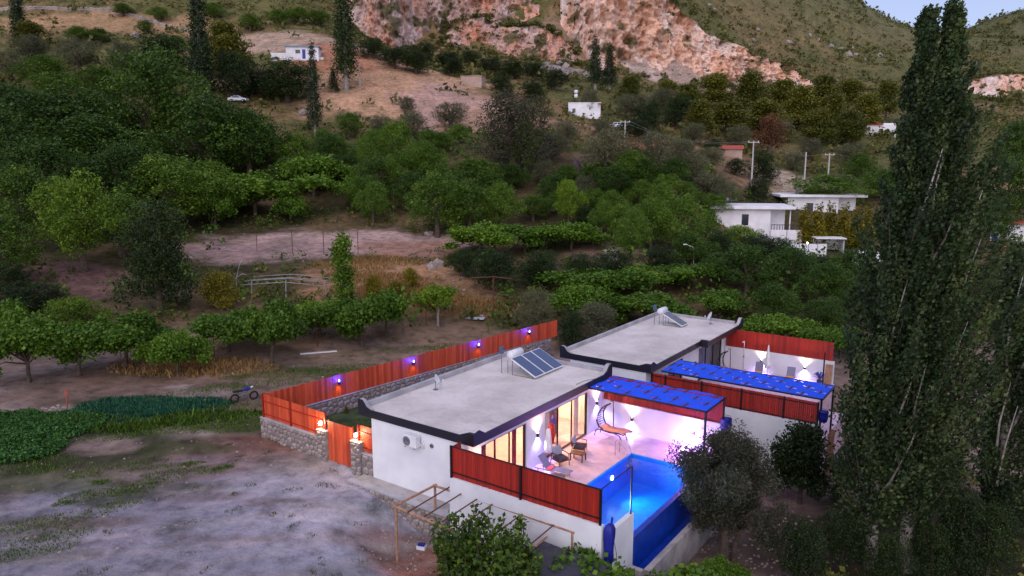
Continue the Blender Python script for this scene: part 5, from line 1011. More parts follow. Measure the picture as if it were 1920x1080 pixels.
# ---------------------------------------------------------------- pergolas: steel frame, blue net with bow-tie cuts
def pergola(label, u0, v0, z0, LU, LV, nu, nv, posts, open_mat='net_blue'):
    t = vt('pergola', label, 'pergola', u0, v0, z0)
    H = 3.02
    for k, (x, y, zb) in enumerate(posts):
        MB().box(x-.05, x+.05, y-.05, y+.05, zb, H-.002).build('post', 'black_steel', t)
    for y in (0, LV): MB().box(-.03, LU+.03, y-.04, y+.04, H-.0, H+.08).build('edge_beam', 'black_steel', t)
    for x in (0, LU): MB().box(x-.04, x+.04, .041, LV-.041, H+.001, H+.079).build('edge_beam', 'black_steel', t)
    nb = nu
    for i in range(nb):
        x = LU*(i+.5)/nb
        MB().box(x-.025, x+.025, .042, LV-.042, H+.005, H+.06).build('rafter', 'brown_wood', t)
    # net: cells, each with two triangular cuts meeting at the rafter
    vs_ = []; fs_ = []
    cu, cv = LU/nu, LV/nv
    hol = {(i, j) for i in range(nu) for j in range(nv) if (i+j) % 2 == 0}
    def sag(x, y): return H+.095 + .03*math.sin(x*2.1+y)*math.sin(y*2.7) - .05*math.sin(math.pi*(x/cu % 1))*.6
    for i in range(nu):
        for j in range(nv):
            x0, x1, y0, y1 = i*cu, (i+1)*cu, j*cv, (j+1)*cv
            xm, ym = (x0+x1)/2, (y0+y1)/2
            k = len(vs_)
            if (i, j) not in hol:
                pts = [(x0, y0), (xm, y0), (x1, y0), (x1, ym), (x1, y1), (xm, y1), (x0, y1), (x0, ym), (xm, ym)]
                vs_ += [(a, b, sag(a, b)) for a, b in pts]
                fs_ += [(k, k+1, k+8, k+7), (k+1, k+2, k+3, k+8), (k+8, k+3, k+4, k+5), (k+7, k+8, k+5, k+6)]
            else:
                hw, hh = cu*.40, cv*.17
                pts = [(x0, y0), (x1, y0), (x1, y1), (x0, y1), (xm, ym), (xm-hw, ym+hh*1.0), (xm-hw, ym-hh*.1), (xm+hw, ym+hh*.1), (xm+hw, ym-hh*1.0), (xm, y0), (xm, y1)]
                vs_ += [(a, b, sag(a, b)) for a, b in pts]
                fs_ += [(k, k+9, k+4, k+6), (k+9, k+1, k+8, k+4), (k+1, k+2, k+7, k+8), (k+2, k+10, k+4, k+7), (k+10, k+3, k+5, k+4), (k+3, k, k+6, k+5)]
    MB().add(vs_, fs_).build('shade_net', open_mat, t)
    for (i, j) in sorted(hol):     # short laths that hold the cuts open
        xm, ym = (i+.5)*cu, (j+.5)*cv; zz = sag(xm, ym)
        MB().add([(xm-.05, ym-.26, zz+.02), (xm+.02, ym-.26, zz+.02), (xm+.05, ym+.26, zz+.05), (xm-.02, ym+.26, zz+.05), (xm-.05, ym-.26, zz+.05), (xm+.02, ym-.26, zz+.05), (xm+.05, ym+.26, zz+.08), (xm-.02, ym+.26, zz+.08)],
                 [(0, 3, 2, 1), (4, 5, 6, 7), (0, 1, 5, 4), (1, 2, 6, 5), (2, 3, 7, 6), (3, 0, 4, 7)]).build('lath', 'brown_wood', t)
    return t
pergola('blue net pergola over the terrace of the near villa', 6.66, 10.45, 0, 6.85, 2.85, 8, 4, [(6.79, .06, 0.002)])
pergola('longer blue net pergola along the fence of the farther villa', 7.45, 18.55, Z2, 9.9, 3.1, 12, 4, [(9.84, .06, -2.6), (9.84, 3.04, -2.6)])

# ---------------------------------------------------------------- furniture
def armchair(label, u, v, rot, z=0):
    t = vt('armchair', label, 'chair', u, v, z, rot, 'armchairs of the near terrace')
    for sx in (-.33, .33):
        MB().tube([(sx, -.36, 0), (sx*.97, -.32, .58)], .022, 6).build('leg', 'brown_wood', t)
        MB().tube([(sx, .40, 0), (sx*.97, .30, .56)], .022, 6).build('leg', 'brown_wood', t)
        MB().tube([(sx, -.36, .60), (sx, .0, .64), (sx, .36, .60)], .026, 6).build('armrest', 'brown_wood', t, True)
    MB().box(-.33, .33, -.34, .30, .26, .31).build('seat_frame', 'brown_wood', t)
    MB().box(-.31, .31, -.33, .28, .312, .45).build('seat_cushion', 'dark_cushion', t, bevel=.03)
    m = MB().box(-.31, .31, -.07, .07, 0, .48)
    o = m.build('back_cushion', 'grey_cushion', t, bevel=.035); o.location = (0, .26, .44); o.rotation_euler = (R(-14), 0, 0)
    MB().box(-.33, .33, .36, .40, .40, .70).build('backrest', 'brown_wood', t)
    return t
armchair('wooden armchair with grey back cushion nearer the parasol', 7.15, 6.55, R(70))
armchair('wooden armchair with grey back cushion beyond the low table', 7.15, 8.55, R(110))
t = vt('side_table', 'low wooden side table between the two armchairs', 'table', 7.65, 7.55, 0, R(5))
MB().box(-.38, .38, -.26, .26, .40, .43).build('table_top', 'brown_wood', t)
for sx in (-.34, .34):
    for sy in (-.22, .22): MB().box(sx-.025, sx+.025, sy-.025, sy+.025, 0, .398).build('leg', 'black_steel', t)
def lounger(label, u, v, z, rot, tilt=48, group='sun loungers', towel=None):
    t = vt('sun_lounger', label, 'sun lounger', u, v, z, rot, group)
    MB().box(-.32, -.28, -.95, .95, .27, .31).box(.28, .32, -.95, .95, .27, .31).build('frame', 'grey_metal', t)
    for sx in (-.3, .3):
        for sy in (-.75, .75): MB().box(sx-.018, sx+.018, sy-.018, sy+.018, 0, .269).build('leg', 'grey_metal', t)
    MB().box(-.279, .279, -.95, .28, .285, .305).build('seat', 'sling', t)
    o = MB().box(-.30, .30, 0, .78, 0, .02).build('backrest', 'sling', t); o.location = (0, .29, .31); o.rotation_euler = (R(tilt), 0, 0)
    if towel: MB().box(-.27, .27, .02, .30, .307, .36).build('towel', towel, t, bevel=.02)
    return t
pmat('towel_pink', (.90, .35, .40), (.82, .28, .34), 8, .95); pmat('towel_yellow', (.90, .62, .25), (.82, .55, .2), 8, .95)
lounger('sun lounger with raised back beside the closed parasol of the near terrace', 7.55, 5.28, 0, R(95), 52, towel='towel_pink')
def parasol(label, u, v, z, h=2.35):
    t = vt('closed_parasol', label, 'parasol', u, v, z, 0, 'closed white parasols')
    MB().box(-.25, .25, -.25, .25, 0, .06).build('base', 'concrete', t, bevel=.01)
    MB().tube([(0, 0, .06), (0, 0, h)], .02, 8).build('pole', 'brown_wood', t)
    m = MB(); prof = [(.13, .75), (.19, .80), (.18, 1.1), (.14, 1.6), (.09, 2.0), (.035, h-.06), (.02, h-.02)]; n = 20
    k0 = len(m.v)
    for r_, zz in prof:
        for k in range(n):
            a = 2*math.pi*k/n; rr = r_*(1+.22*math.cos(a*5+zz)); m.v.append((rr*math.cos(a), rr*math.sin(a), zz))
    for i in range(len(prof)-1):
        for k in range(n): m.f.append((i*n+k, i*n+(k+1) % n, (i+1)*n+(k+1) % n, (i+1)*n+k))
    m.build('canopy', 'parasol_cloth', t, True)
    MB().lathe([(.03, h-.02), (.035, h+.03), (.0, h+.05)], 8).build('cap', 'black_steel', t)
    return t
parasol('closed white parasol beside the lit wall lamp of the near terrace', 6.75, 6.0, 0, 2.1)
parasol('closed white parasol between the loungers of the farther terrace', U2+9.55, 31.5, Z2, 2.6)
def swing(label, u, v, z, rot, group='crescent swing chairs'):
    t = vt('swing_chair', label, 'swing chair', u, v, z, rot, group)
    # two curved feet joined, mast, crescent seat
    MB().tube([(-.95, -.25, .02), (-.9, -.25, .28), (-.7, -.25, .42), (.4, -.25, .45), (.8, -.25, .38), (.95, -.25, .02)], .035, 8).build('base', 'rattan', t, True)
    MB().tube([(-.95, .3, .02), (-.9, .3, .28), (-.7, .3, .42), (.4, .3, .45), (.8, .3, .38), (.95, .3, .02)], .035, 8).build('base', 'rattan', t, True)
    MB().tube([(.0, .0, .44), (.0, .28, .46), (-.05, .30, 1.6), (-.05, .25, 2.15), (-.05, .02, 2.2)], .03, 8).build('mast', 'rattan', t, True)
    prof = [(-.15, 2.0), (-.5, 1.75), (-.72, 1.35), (-.76, .95), (-.6, .62), (-.25, .46), (.2, .46), (.7, .55), (1.1, .55), (1.25, .62)]
    for sy in (-.33, .33):
        w = [(x, sy*(.35+.65*min(1, i/3.)), zz) for i, (x, zz) in enumerate(prof)]
        MB().tube(w, .045, 8).build('side_rail', 'rattan', t, True)
    sl = MB()
    for i in range(1, 5):
        for f in (0, .33, .66):
            x = prof[i][0]*(1-f)+prof[i+1][0]*f; zz = prof[i][1]*(1-f)+prof[i+1][1]*f; wy = .33*(.35+.65*min(1, i/3.))
            sl.tube([(x, -wy, zz), (x, wy, zz)], .022, 5)
    o = sl.build('slats', 'rattan', t)
    vs_ = []; fs_ = []
    cp_ = prof[4:9]
    for i, (x, zz) in enumerate(cp_):
        for sy in (-.3, .3): vs_ += [(x+.05, sy, zz+.05), (x+.07+(.06 if i < 1 else 0), sy, zz+.05+(.09 if i > 0 else .03))]
    for i in range(len(cp_)-1):
        k = 4*i; fs_ += [(k, k+4, k+6, k+2), (k+1, k+3, k+7, k+5), (k, k+1, k+5, k+4), (k+2, k+6, k+7, k+3)]
    k = 4*(len(cp_)-1); fs_ += [(0, 2, 3, 1), (k, k+1, k+3, k+2)]
    MB().add(vs_, fs_).build('cushion', 'peach_cushion', t, True)
    return t
swing('crescent swing chair with peach cushion on the near terrace', 7.55, 11.4, 0, R(-8))
swing('crescent swing chair standing by the door of the farther villa', U2+7.0, 29.9, Z2, R(-20))
# ---------------------------------------------------------------- farther terrace
D2 = sheet('terrace_deck', 'tiled terrace of the farther villa', [(U2+5.72, 15.2, 18.5, 32.6, -3.2, Z2), (15.2, 17.2, 18.5, 26.0, -3.2, Z2-.002)], 'deck_tile', None, 'structure')
block_wall('terrace_wall', 'long white wall under the red fence of the farther villa', [(7.0, 17.35, 18.0, 18.22, -3.6, Z2+1.66)])
block_wall('terrace_wall', 'white wall with two lit lamps at the far end of the farther terrace', [(U2+5.75, 15.05, 32.62, 32.82, -3.4, Z2+1.70)])
fence('board_fence', 'long red board fence with black posts below the longer pergola', (6.95, 18.11), (17.3, 18.11), Z2+1.68, Z2+2.98, .115, .108, [.03, .98, 3.4, 5.9, 8.4, 10.3], [.05, 1.12], -1)
fence('board_fence', 'red board fence at the far end of the farther terrace', (U2+5.8, 32.72), (15.03, 32.72), Z2+1.72, Z2+3.15, .115, .108, [7.3], [.22, 1.2], 1)
t = vt('steel_frame', 'black steel post and rail at the open corner of the farther terrace', 'frame', 15.0, 32.6, Z2)
MB().tube([(0, -3.1, .0), (0, -3.1, 3.1)], .05, 4).build('post', 'black_steel', t)
MB().tube([(0, -3.1, 3.1), (0, .0, 3.1)], .035, 4).build('rail', 'black_steel', t)
sconce('lit wall lamp behind the left lounger of the farther terrace', U2+8.75, 32.62, Z2+.92, (0, -1), G2, 200, 190)
sconce('lit wall lamp behind the right lounger of the farther terrace', U2+12.05, 32.62, Z2+.90, (0, -1), G2, 200, 190)
sconce('unlit wall lamp left of the door of the farther villa', U2+5.7, B2+7.2, Z2+1.7, (1, 0), 'unlit wall lamps of the farther villa', 0, 0)
sconce('unlit wall lamp nearer the door of the farther villa', U2+5.7, B2+8.5, Z2+1.7, (1, 0), 'unlit wall lamps of the farther villa', 0, 0)
lounger('sun lounger with yellow towel left of the farther parasol', U2+8.9, 31.3, Z2, R(5), 62, towel='towel_yellow')
lounger('sun lounger with yellow towel right of the farther parasol', U2+11.3, 31.3, Z2, R(5), 62, towel='towel_yellow')
t = vt('outdoor_shower', 'slim white outdoor shower pole against the far red fence', 'shower', U2+7.35, 32.55, Z2)
MB().tube([(0, 0, 0), (0, 0, 2.3), (0, -.1, 2.36), (0, -.32, 2.34)], .025, 6).build('pipe', 'white_metal', t, True)
MB().lathe([(.0, 2.30), (.09, 2.30), (.09, 2.325), (.0, 2.33)], 12, (0, -.32)).build('shower_head', 'white_metal', t)
MB().box(-.05, .05, -.06, .0, 1.05, 1.15).build('valve', 'steel', t)
t = vt('potted_plant', 'small purple-lit plant at the end of the farther terrace', 'plant', U2+13.3, 31.9, Z2)
MB().lathe([(.0, 0), (.15, 0), (.2, .34), (.0, .33)], 12).build('pot', 'dark_cushion', t)
lf = MB()
for k in range(40):
    a = k*2.399; r_ = .15+.45*random.random(); h_ = .45+.55*random.random()
    lf.add([(0, 0, .33), (r_*math.cos(a)*.6-.03, r_*math.sin(a)*.6, h_), (r_*math.cos(a), r_*math.sin(a), h_*.8), (r_*math.cos(a)*.6+.03, r_*math.sin(a)*.6+.03, h_)], [(0, 1, 2, 3)])
lf.build('leaves', 'purple_leaf', t)
t = vt('leaning_board', 'pale wooden board leaning on the end wall of the farther terrace', 'board', 14.75, 32.3, Z2)
o = MB().box(-.25, .25, -.03, .03, 0, 1.5).build('panel', 'pole_wood', t); o.rotation_euler = (R(-8), 0, 0)
o = MB().box(-.25, .25, -.05, -.031, .7, .78).build('batten', 'pole_wood', t); o.rotation_euler = (R(-8), 0, 0)
for k, (du, rz, nm) in enumerate(((0, 6, 'tall pale plank leaning by the pergola post of the farther villa'), (.35, -5, 'pale plank with a crossbar leaning beside the taller one'))):
    t = vt('leaning_board', nm, 'board', 17.55+du, 19.6+k*.5, -3.0)
    o = MB().box(-.14, .14, -.025, .025, 0, 3.4-.5*k).build('plank', 'pole_wood', t); o.rotation_euler = (R(6), R(rz), 0)
    o = MB().box(-.3, .3, -.06, -.026, 2.2, 2.32).build('crossbar', 'pole_wood', t); o.rotation_euler = (R(6), R(rz), 0)
def tub(label, u, v, z, r_=.26, h=.55):
    t = vt('blue_tub', label, 'tub', u, v, z, 0, 'blue plastic tubs')
    MB().lathe([(.0, 0), (r_*.8, 0), (r_, h*.5), (r_*.95, h*.95), (r_*1.05, h), (r_*.85, h*.98), (r_*.8, .05), (.0, .04)], 16).build('body', 'blue_cover', t, True)
    MB().tube([(-r_, 0, h*.9), (-r_*.6, 0, h*1.25), (r_*.6, 0, h*1.25), (r_, 0, h*.9)], .014, 6).build('handle', 'black_steel', t, True)
    return t
tub('blue plastic tub on the wall end below the near pergola', 13.75, 12.85, 1.30, .3, .75)
tub('blue plastic tub at the end of the long white wall', 17.5, 18.3, 1.05, .28, .6)
# ---------------------------------------------------------------- things on the roofs and walls
def heater(label, u, v, z, w, n, rot=0, panel='collector'):
    """collector rows run along v, low edge to the right, tank at the high edge"""
    t = vt('solar_water_heater', label, 'water heater', u, v, z, rot, 'solar water heaters on the villa roofs')
    a = math.atan2(.85, 1.75); Ln = 1.95
    for k in range(n):
        o = MB().box(0, Ln, k*w+.02, (k+1)*w-.02, 0, .07).build('collector', 'white_metal', t); o.location = (0, 0, .95); o.rotation_euler = (0, a, 0)
        g = MB().box(.05, Ln-.05, k*w+.06, (k+1)*w-.06, .071, .078).build('glass', panel, o)
    for y in (.08, n*w-.08):
        MB().tube([(.1, y, 0), (.1, y, .86)], .022, 5).build('stand_leg', 'grey_metal', t)
        MB().tube([(.1, y, .02), (1.7, y, .05)], .02, 5).build('stand_rail', 'grey_metal', t)
    m = MB().lathe([(.0, -.62), (.18, -.62), (.25, -.55), (.26, 0), (.25, .55), (.18, .62), (.0, .62)], 20)
    o = m.build('tank', 'white_metal', t, True); o.location = (-.28, min(.8, n*w/2)+.1, 1.08); o.rotation_euler = (R(90), 0, 0)
    MB().tube([(-.25, .1, .0), (-.25, .1, .82)], .02, 5).build('stand_leg', 'grey_metal', t)
    MB().tube([(-.25, 1.4, .0), (-.25, 1.4, .82)], .02, 5).build('stand_leg', 'grey_metal', t)
    MB().tube([(-.62, -.02, 0), (-.62, -.02, 1.5)], .025, 6).build('mast', 'grey_metal', t)
    MB().box(-.74, -.50, -.14, .10, 1.2, 1.62).build('feed_tank', 'collector', t, bevel=.03)
    return t
heater('solar water heater with three panels on the near roof', 1.95, 9.3, 3.302, 1.03, 3)
heater('solar water heater with one ribbed panel on the farther roof', U2+1.3, B2+12.2, Z2+3.302, 1.25, 1, 0, 'grey_metal')
def dish(label, u, v, z, rot, s=1.0):
    t = vt('satellite_dish', label, 'satellite dish', u, v, z, rot, 'satellite dishes on the villa roofs')
    MB().box(-.12, .12, -.12, .12, 0, .03).build('foot', 'grey_metal', t)
    MB().tube([(0, 0, .03), (0, 0, .5*s)], .022, 6).build('mast', 'grey_metal', t)
    prof = [(.02, 0), (.15, .015), (.28, .06), (.36, .11)]
    d = MB().lathe([(a*s, b*s) for a, b in prof] + [(a*s, b*s-.012) for a, b in reversed(prof)], 22).build('dish', 'white_metal', t, True)
    d.location = (.0, -.06, .52*s); d.rotation_euler = (R(62), 0, R(0))
    MB().tube([(0, -.08, .3*s), (0, -.42*s, .55*s)], .012, 5).build('arm', 'grey_metal', t)
    MB().tube([(0, -.42*s, .5*s), (0, -.42*s, .62*s)], .03, 6).build('receiver', 'white_metal', t)
    return t
dish('small satellite dish near the left edge of the near roof', .25, 4.6, 3.302, R(120))
dish('satellite dish near the far corner of the farther roof', U2+4.4, B2+15.0, Z2+3.302, R(-60), 1.15)
t = vt('roof_cable', 'thin dark cable lying on the near roof by the right corner', 'cable', 6.1, 9.9, 3.305)
MB().tube([(0, 0, .012), (.0, .5, .03), (.1, .9, .05), (.25, 1.4, .012), (.3, 1.6, .01)], .012, 5).build('cord', 'black_steel', t, True)
t = vt('air_conditioner', 'white air conditioner unit on the front wall under the roof edge', 'air conditioner', 2.95, 0, 2.25)
MB().box(-.42, .42, -.40, -.08, 0, .58).build('casing', 'white_metal', t, bevel=.02)
MB().lathe([(.0, .0), (.22, .0), (.23, .02), (.19, .03), (.0, .012)], 20).build('fan_grille', 'grey_metal', t).rotation_euler = (R(90), 0, 0)
bpy.data.objects[t.children[-1].name].location = (-.16, -.402, .29)
for x in (-.3, .3): MB().box(x-.02, x+.02, -.40, 0, -.05, -.002).build('bracket', 'grey_metal', t)
MB().tube([(.43, -.2, .3), (.55, -.15, .1), (.6, -.03, -.05), (.6, -.02, .35)], .02, 6).build('pipe', 'white_metal', t, True)
t = vt('wall_vent', 'small round grey vent beside the air conditioner', 'vent', 4.05, 0, 2.45)
o = MB().lathe([(.0, .0), (.11, .0), (.11, .05), (.08, .06), (.0, .05)], 14).build('cowl', 'grey_metal', t); o.rotation_euler = (R(90), 0, 0)
MB().box(-.07, .07, -.066, -.06, -.01, .01).build('louvre', 'black_steel', t)

# ---------------------------------------------------------------- rubble walls: each stone a part
def poly_clip(poly, px, py, nx, ny):
    out = []
    for i in range(len(poly)):
        a = poly[i]; b = poly[(i+1) % len(poly)]
        da = (a[0]-px)*nx+(a[1]-py)*ny; db = (b[0]-px)*nx+(b[1]-py)*ny
        if da <= 0: out.append(a)
        if (da < 0 < db) or (db < 0 < da):
            t_ = da/(da-db); out.append((a[0]+(b[0]-a[0])*t_, a[1]+(b[1]-a[1])*t_))
    return out
def stones(t, L_, ztop, zbot, size, y, seed, limit=300):
    """stones set in the face y of a wall running along x; ztop, zbot are functions of x"""
    rng = random.Random(seed); pts = []
    nx = max(2, int(L_/size)); 
    for i in range(nx):
        x = (i+.5)*L_/nx; h = ztop(x)-zbot(x); nz = max(1, int(h/(size*.8)))
        for j in range(nz):
            pts.append((x+rng.uniform(-.34, .34)*size+(.25*size if j % 2 else 0), zbot(x)+(j+.5)*h/nz+rng.uniform(-.26, .26)*size))
    for (px, pz) in pts[:limit]:
        zt, zb = ztop(min(max(px, 0), L_)), zbot(min(max(px, 0), L_))
        poly = [(max(0.02, px-size), max(zb, pz-size)), (min(L_-.02, px+size), max(zb, pz-size)), (min(L_-.02, px+size), min(zt-.06, pz+size)), (max(0.02, px-size), min(zt-.06, pz+size))]
        for (qx, qz) in pts:
            if (qx, qz) == (px, pz) or abs(qx-px) > size*2.4 or abs(qz-pz) > size*2.4: continue
            poly = poly_clip(poly, (px+qx)/2, (pz+qz)/2, qx-px, qz-pz)
            if len(poly) < 3: break
        if len(poly) < 3: continue
        cx = sum(p[0] for p in poly)/len(poly); cz = sum(p[1] for p in poly)/len(poly)
        s1, s2 = .86-.1*rng.random(), .58; d = .035+.035*rng.random(); n = len(poly)
        vs_ = [((p[0]-cx)*s1, .0, (p[1]-cz)*s1) for p in poly] + [((p[0]-cx)*s1*.95, -d*.65, (p[1]-cz)*s1*.95) for p in poly] + [((p[0]-cx)*s2, -d, (p[1]-cz)*s2) for p in poly]
        fs_ = [(i, (i+1) % n, n+(i+1) % n, n+i) for i in range(n)] + [(n+i, n+(i+1) % n, 2*n+(i+1) % n, 2*n+i) for i in range(n)] + [tuple(range(2*n, 3*n))]
        o = MB().add(vs_, fs_).build('stone', 'stone', t, True); o.location = (cx, y, cz)
def stone_wall(label, p0, p1, z0, zbot, ztop, th, size, seed, caps=True, pads=True):
    du, dv = p1[0]-p0[0], p1[1]-p0[1]; L_ = math.hypot(du, dv); ang = math.atan2(dv, du)
    t = vt('stone_wall', label, 'wall', p0[0], p0[1], z0, ang)
    zt = ztop if callable(ztop) else (lambda x: ztop)
    zb = zbot if callable(zbot) else (lambda x: zbot)
    MB().add([(0, 0, zb(0)-.5), (L_, 0, zb(L_)-.5), (L_, th, zb(L_)-.5), (0, th, zb(0)-.5), (0, 0, zt(0)-.05), (L_, 0, zt(L_)-.05), (L_, th, zt(L_)-.05), (0, th, zt(0)-.05)],
             [(0, 3, 2, 1), (4, 5, 6, 7), (0, 1, 5, 4), (1, 2, 6, 5), (2, 3, 7, 6), (3, 0, 4, 7)]).build('core', 'mortar', t)
    if caps:
        MB().add([(-.02, -.04, zt(0)-.049), (L_+.02, -.04, zt(L_)-.049), (L_+.02, th+.04, zt(L_)-.049), (-.02, th+.04, zt(0)-.049), (-.02, -.04, zt(0)), (L_+.02, -.04, zt(L_)), (L_+.02, th+.04, zt(L_)), (-.02, th+.04, zt(0))],
                 [(0, 3, 2, 1), (4, 5, 6, 7), (0, 1, 5, 4), (1, 2, 6, 5), (2, 3, 7, 6), (3, 0, 4, 7)]).build('coping', 'parapet', t)
    stones(t, L_, zt, zb, size, -.001, seed)
    return t
stone_wall('low rubble stone wall carrying the street fence left of the gate', (-9.45, .15), (-4.2, .02), 0, -.42, 1.02, .32, .34, 1)
stone_wall('left stone gate pillar with a lit lamp above', (-4.198, -.06), (-3.48, -.06), 0, -.42, 1.5, .42, .33, 2)
stone_wall('right stone gate pillar with a lit lamp above', (-1.58, -.06), (-.86, -.06), 0, -.42, 1.46, .42, .33, 3)
stone_wall('short rubble stone wall between the right gate pillar and the house', (-.858, .04), (-.01, .04), 0, -.42, .92, .3, .34, 4)
# long garden wall, stones on the yard side
LW0, LW1 = (-9.1, .3), (-6.1, 26.5)
stone_wall('long rubble stone wall under the long fence behind the yard', (LW0[0]+.001, LW0[1]+.3), LW1, 0, -.05, 1.0, .001, .42, 5, caps=False)
wl_o = [o for o in bpy.data.objects if o.get('label', '').startswith('long rubble')][0]
for ch in wl_o.children:
    if ch.name.startswith('stone'):
        pass
_L = math.hypot(LW1[0]-LW0[0], LW1[1]-LW0[1]-.3)
MB().box(0, _L, .002, .34, -.6, .98).build('backing', 'mortar', wl_o)
MB().box(-.02, _L, -.05, .38, .981, 1.02).build('coping', 'parapet', wl_o)
# street fence, gate, long fence
fence('board_fence', 'red board fence on the low stone wall left of the gate', (-9.3, .3), (-3.55, .18), 1.03, 2.42, .165, .158, [.05, 2.6, 5.6], [.18, .95], -1, 'red_wood')
fence('board_fence', 'small red board fence between the gate and the house', (-1.2, .2), (-.03, .2), .95, 2.32, .165, .158, [.05], [.18, 1.0], -1, 'red_wood')
fence('board_gate', 'tall red board gate between the two stone pillars', (-3.46, .1), (-1.6, .1), -.15, 2.08, .155, .15, [.04, 1.82], [.3, 1.9], 1, 'red_wood', cat='gate')
fence('board_fence', 'long red board fence with blue lamps behind the near villa', (-9.2, .35), (-5.95, 27.2), 1.03, 2.42, .2, .194, [k*2.5 for k in range(11)], [.2, 1.1], 1, 'red_wood')
# lamps on the long fence
_fx, _fy = math.sin(R(90)-math.atan2(26.85, 3.25)), 0
for k, (f, which) in enumerate(((.185, 'first blue fence lamp from the gate end of the long fence'), (.41, 'second blue fence lamp from the gate end of the long fence'), (.645, 'third blue fence lamp, behind the solar heater tank'), (.86, 'fourth blue fence lamp nearest the far end of the long fence'))):
    u = -9.2+3.25*f+.07; v = .35+26.85*f
    sc_ = sconce(which, u, v, 1.92, (1, 0), 'blue lamps on the long fence', 900, 9, (.0, .02, 1.0), (1.0, .42, .14))
    MB().lathe([(.0, .10), (.05, .107), (.045, .2), (.02, .26), (.0, .27)], 10, (.06, 0)).build('glow_globe', 'bulb_blue', sc_, True)
    lamp('POINT', sc_, (.12, 0, .2), 90, (.0, .02, 1.0), radius=.03)
for lb, u, v, z in (('bright bare lamp on the left gate pillar', -3.95, .04, 1.85), ('bright bare lamp on the right gate pillar', -1.2, .04, 1.8)):
    t = vt('gate_lamp', lb, 'lamp', u, v, z, 0, 'bright lamps beside the gate')
    MB().box(-.05, .05, .02, .10, -.12, .12).build('bracket', 'white_metal', t)
    MB().lathe([(.0, .11), (.06, .09), (.085, .0), (.06, -.09), (.0, -.11)], 14, (0, -.07)).build('globe', 'bulb_warm', t, True)
    lamp('POINT', t, (0, -.22, 0), 24, (1.0, .72, .45), radius=.08)
# stone planter along the front wall foot
t = stone_wall('rubble stone planter stepping down along the foot of the front wall', (-.75, -1.0), (5.75, -1.0), 0, lambda x: -.55-1.05*min(1, x/5.2), lambda x: -.12-.1*min(1, x/5.), .3, .36, 9, caps=False)
MB().box(.1, 6.4, .301, .99, -1.9, -.18).build('planter_bed', 'concrete', t)
MB().box(-.02, 6.52, -.05, .3, -.25, -.16).build('coping', 'parapet', t)
for k, (u, lb) in enumerate(((2.0, 'left pale slab leaning on the foot of the stone planter'), (3.4, 'right pale slab leaning on the foot of the stone planter'))):
    t = vt('stone_slab', lb, 'slab', u, -1.12, -.3-.25*u)
    o = MB().box(-.62, .62, -.03, .03, -.75, -.15).build('slab', 'parapet', t, bevel=.01); o.rotation_euler = (R(-14), R(9), 0)
    o = MB().box(-.66, -.622, -.02, .02, -.75, -.2).build('broken_edge', 'mortar', t); o.rotation_euler = (R(-14), R(9), 0)
# small conifers along the long wall
# ---------------------------------------------------------------- blue cover, hose
t = vt('folded_cover', 'dark blue folded cover hanging on the pool wall corner', 'cover', 13.86, -.62, .10)
m = MB(); prof = [(.16, 0), (.24, .15), (.22, .6), (.26, 1.1), (.25, 1.4), (.17, 1.58), (.03, 1.62)]; n = 18
for r_, zz in prof:
    for k in range(n):
        a = 2*math.pi*k/n; rr = r_*(1+.16*math.cos(a*4+zz*2)); m.v.append((rr*math.cos(a)*.8, rr*math.sin(a), zz))
for i in range(len(prof)-1):
    for k in range(n): m.f.append((i*n+k, i*n+(k+1) % n, (i+1)*n+(k+1) % n, (i+1)*n+k))
m.build('cloth', 'blue_cover', t, True)
MB().tube([(.0, .14, 1.5), (.02, .16, 1.85)], .045, 8).build('knot', 'blue_cover', t)
MB().tube([(.15, .1, .9), (.24, .16, .4), (.2, .3, -.1), (.3, .7, -.6)], .012, 5).build('cord', 'black_steel', t, True)
t = vt('garden_hose', 'bright blue hose looping up behind the vines below the pool', 'hose', 14.9, -1.35, -2.6)
MB().tube([(-.02, -.25, 0), (-.02, -.25, 1.9), (.0, -.2, 2.25), (.0, 0, 2.42), (.0, .2, 2.25), (.02, .25, 1.9), (.02, .25, 0)], .05, 8).build('loop', 'blue_hose', t, True)
MB().tube([(-.02, .25, 0), (.3, .2, .05), (.7, -.5, .05)], .05, 8).build('tail', 'blue_hose', t, True)
# ---------------------------------------------------------------- buildings on the slope
pmat('far_white', (.88, .87, .88), (.80, .79, .80), .6, .85, .1)
pmat('far_concrete', (.68, .58, .52), (.58, .50, .45), .5, .95, .2)
pmat('blue_paint', (.10, .22, .62), (.08, .18, .52), 3, .6)
pmat('teal_edge', (.45, .55, .62), (.38, .48, .55), 3, .6)
pmat('dark_glass', (.16, .17, .22), (.12, .13, .18), 3, .15)
pmat('tin_roof', (.66, .30, .22), (.55, .24, .18), 4, .7)
pmat('pole_concrete', (.72, .70, .70), (.62, .60, .60), 3, .9)
pmat('rust', (.36, .20, .15), (.28, .15, .11), 5, .8)
pmat('dark_rubber', (.06, .06, .07), (.04, .04, .05), 5, .8)
pmat('car_paint', (.80, .82, .85), (.76, .78, .82), 2, .25)
pmat('weathered', (.58, .56, .56), (.46, .44, .44), 5, .85)
pmat('tarp', (.24, .24, .29), (.18, .18, .22), 2, .7, .3)
def gt(name, label, cat, x, y, rz=0, group=None, dz=0.0):
    return thing(name, label, cat, (x, y, gz(x, y)+dz), rz, group)
def windows(t, rects, y, mat='dark_glass', fm='far_white'):
    for (x0, x1, z0, z1) in rects:
        f = MB().box(x0-.08, x1+.08, y-.05, y-.002, z0-.08, z1+.08).build('window', fm, t)
        MB().box(x0, x1, y-.062, y-.051, z0, z1).build('pane', mat, f)
t = gt('hill_house', 'small white house with blue door and two windows high on the slope', 'house', -55.5, 196.5, R(6))
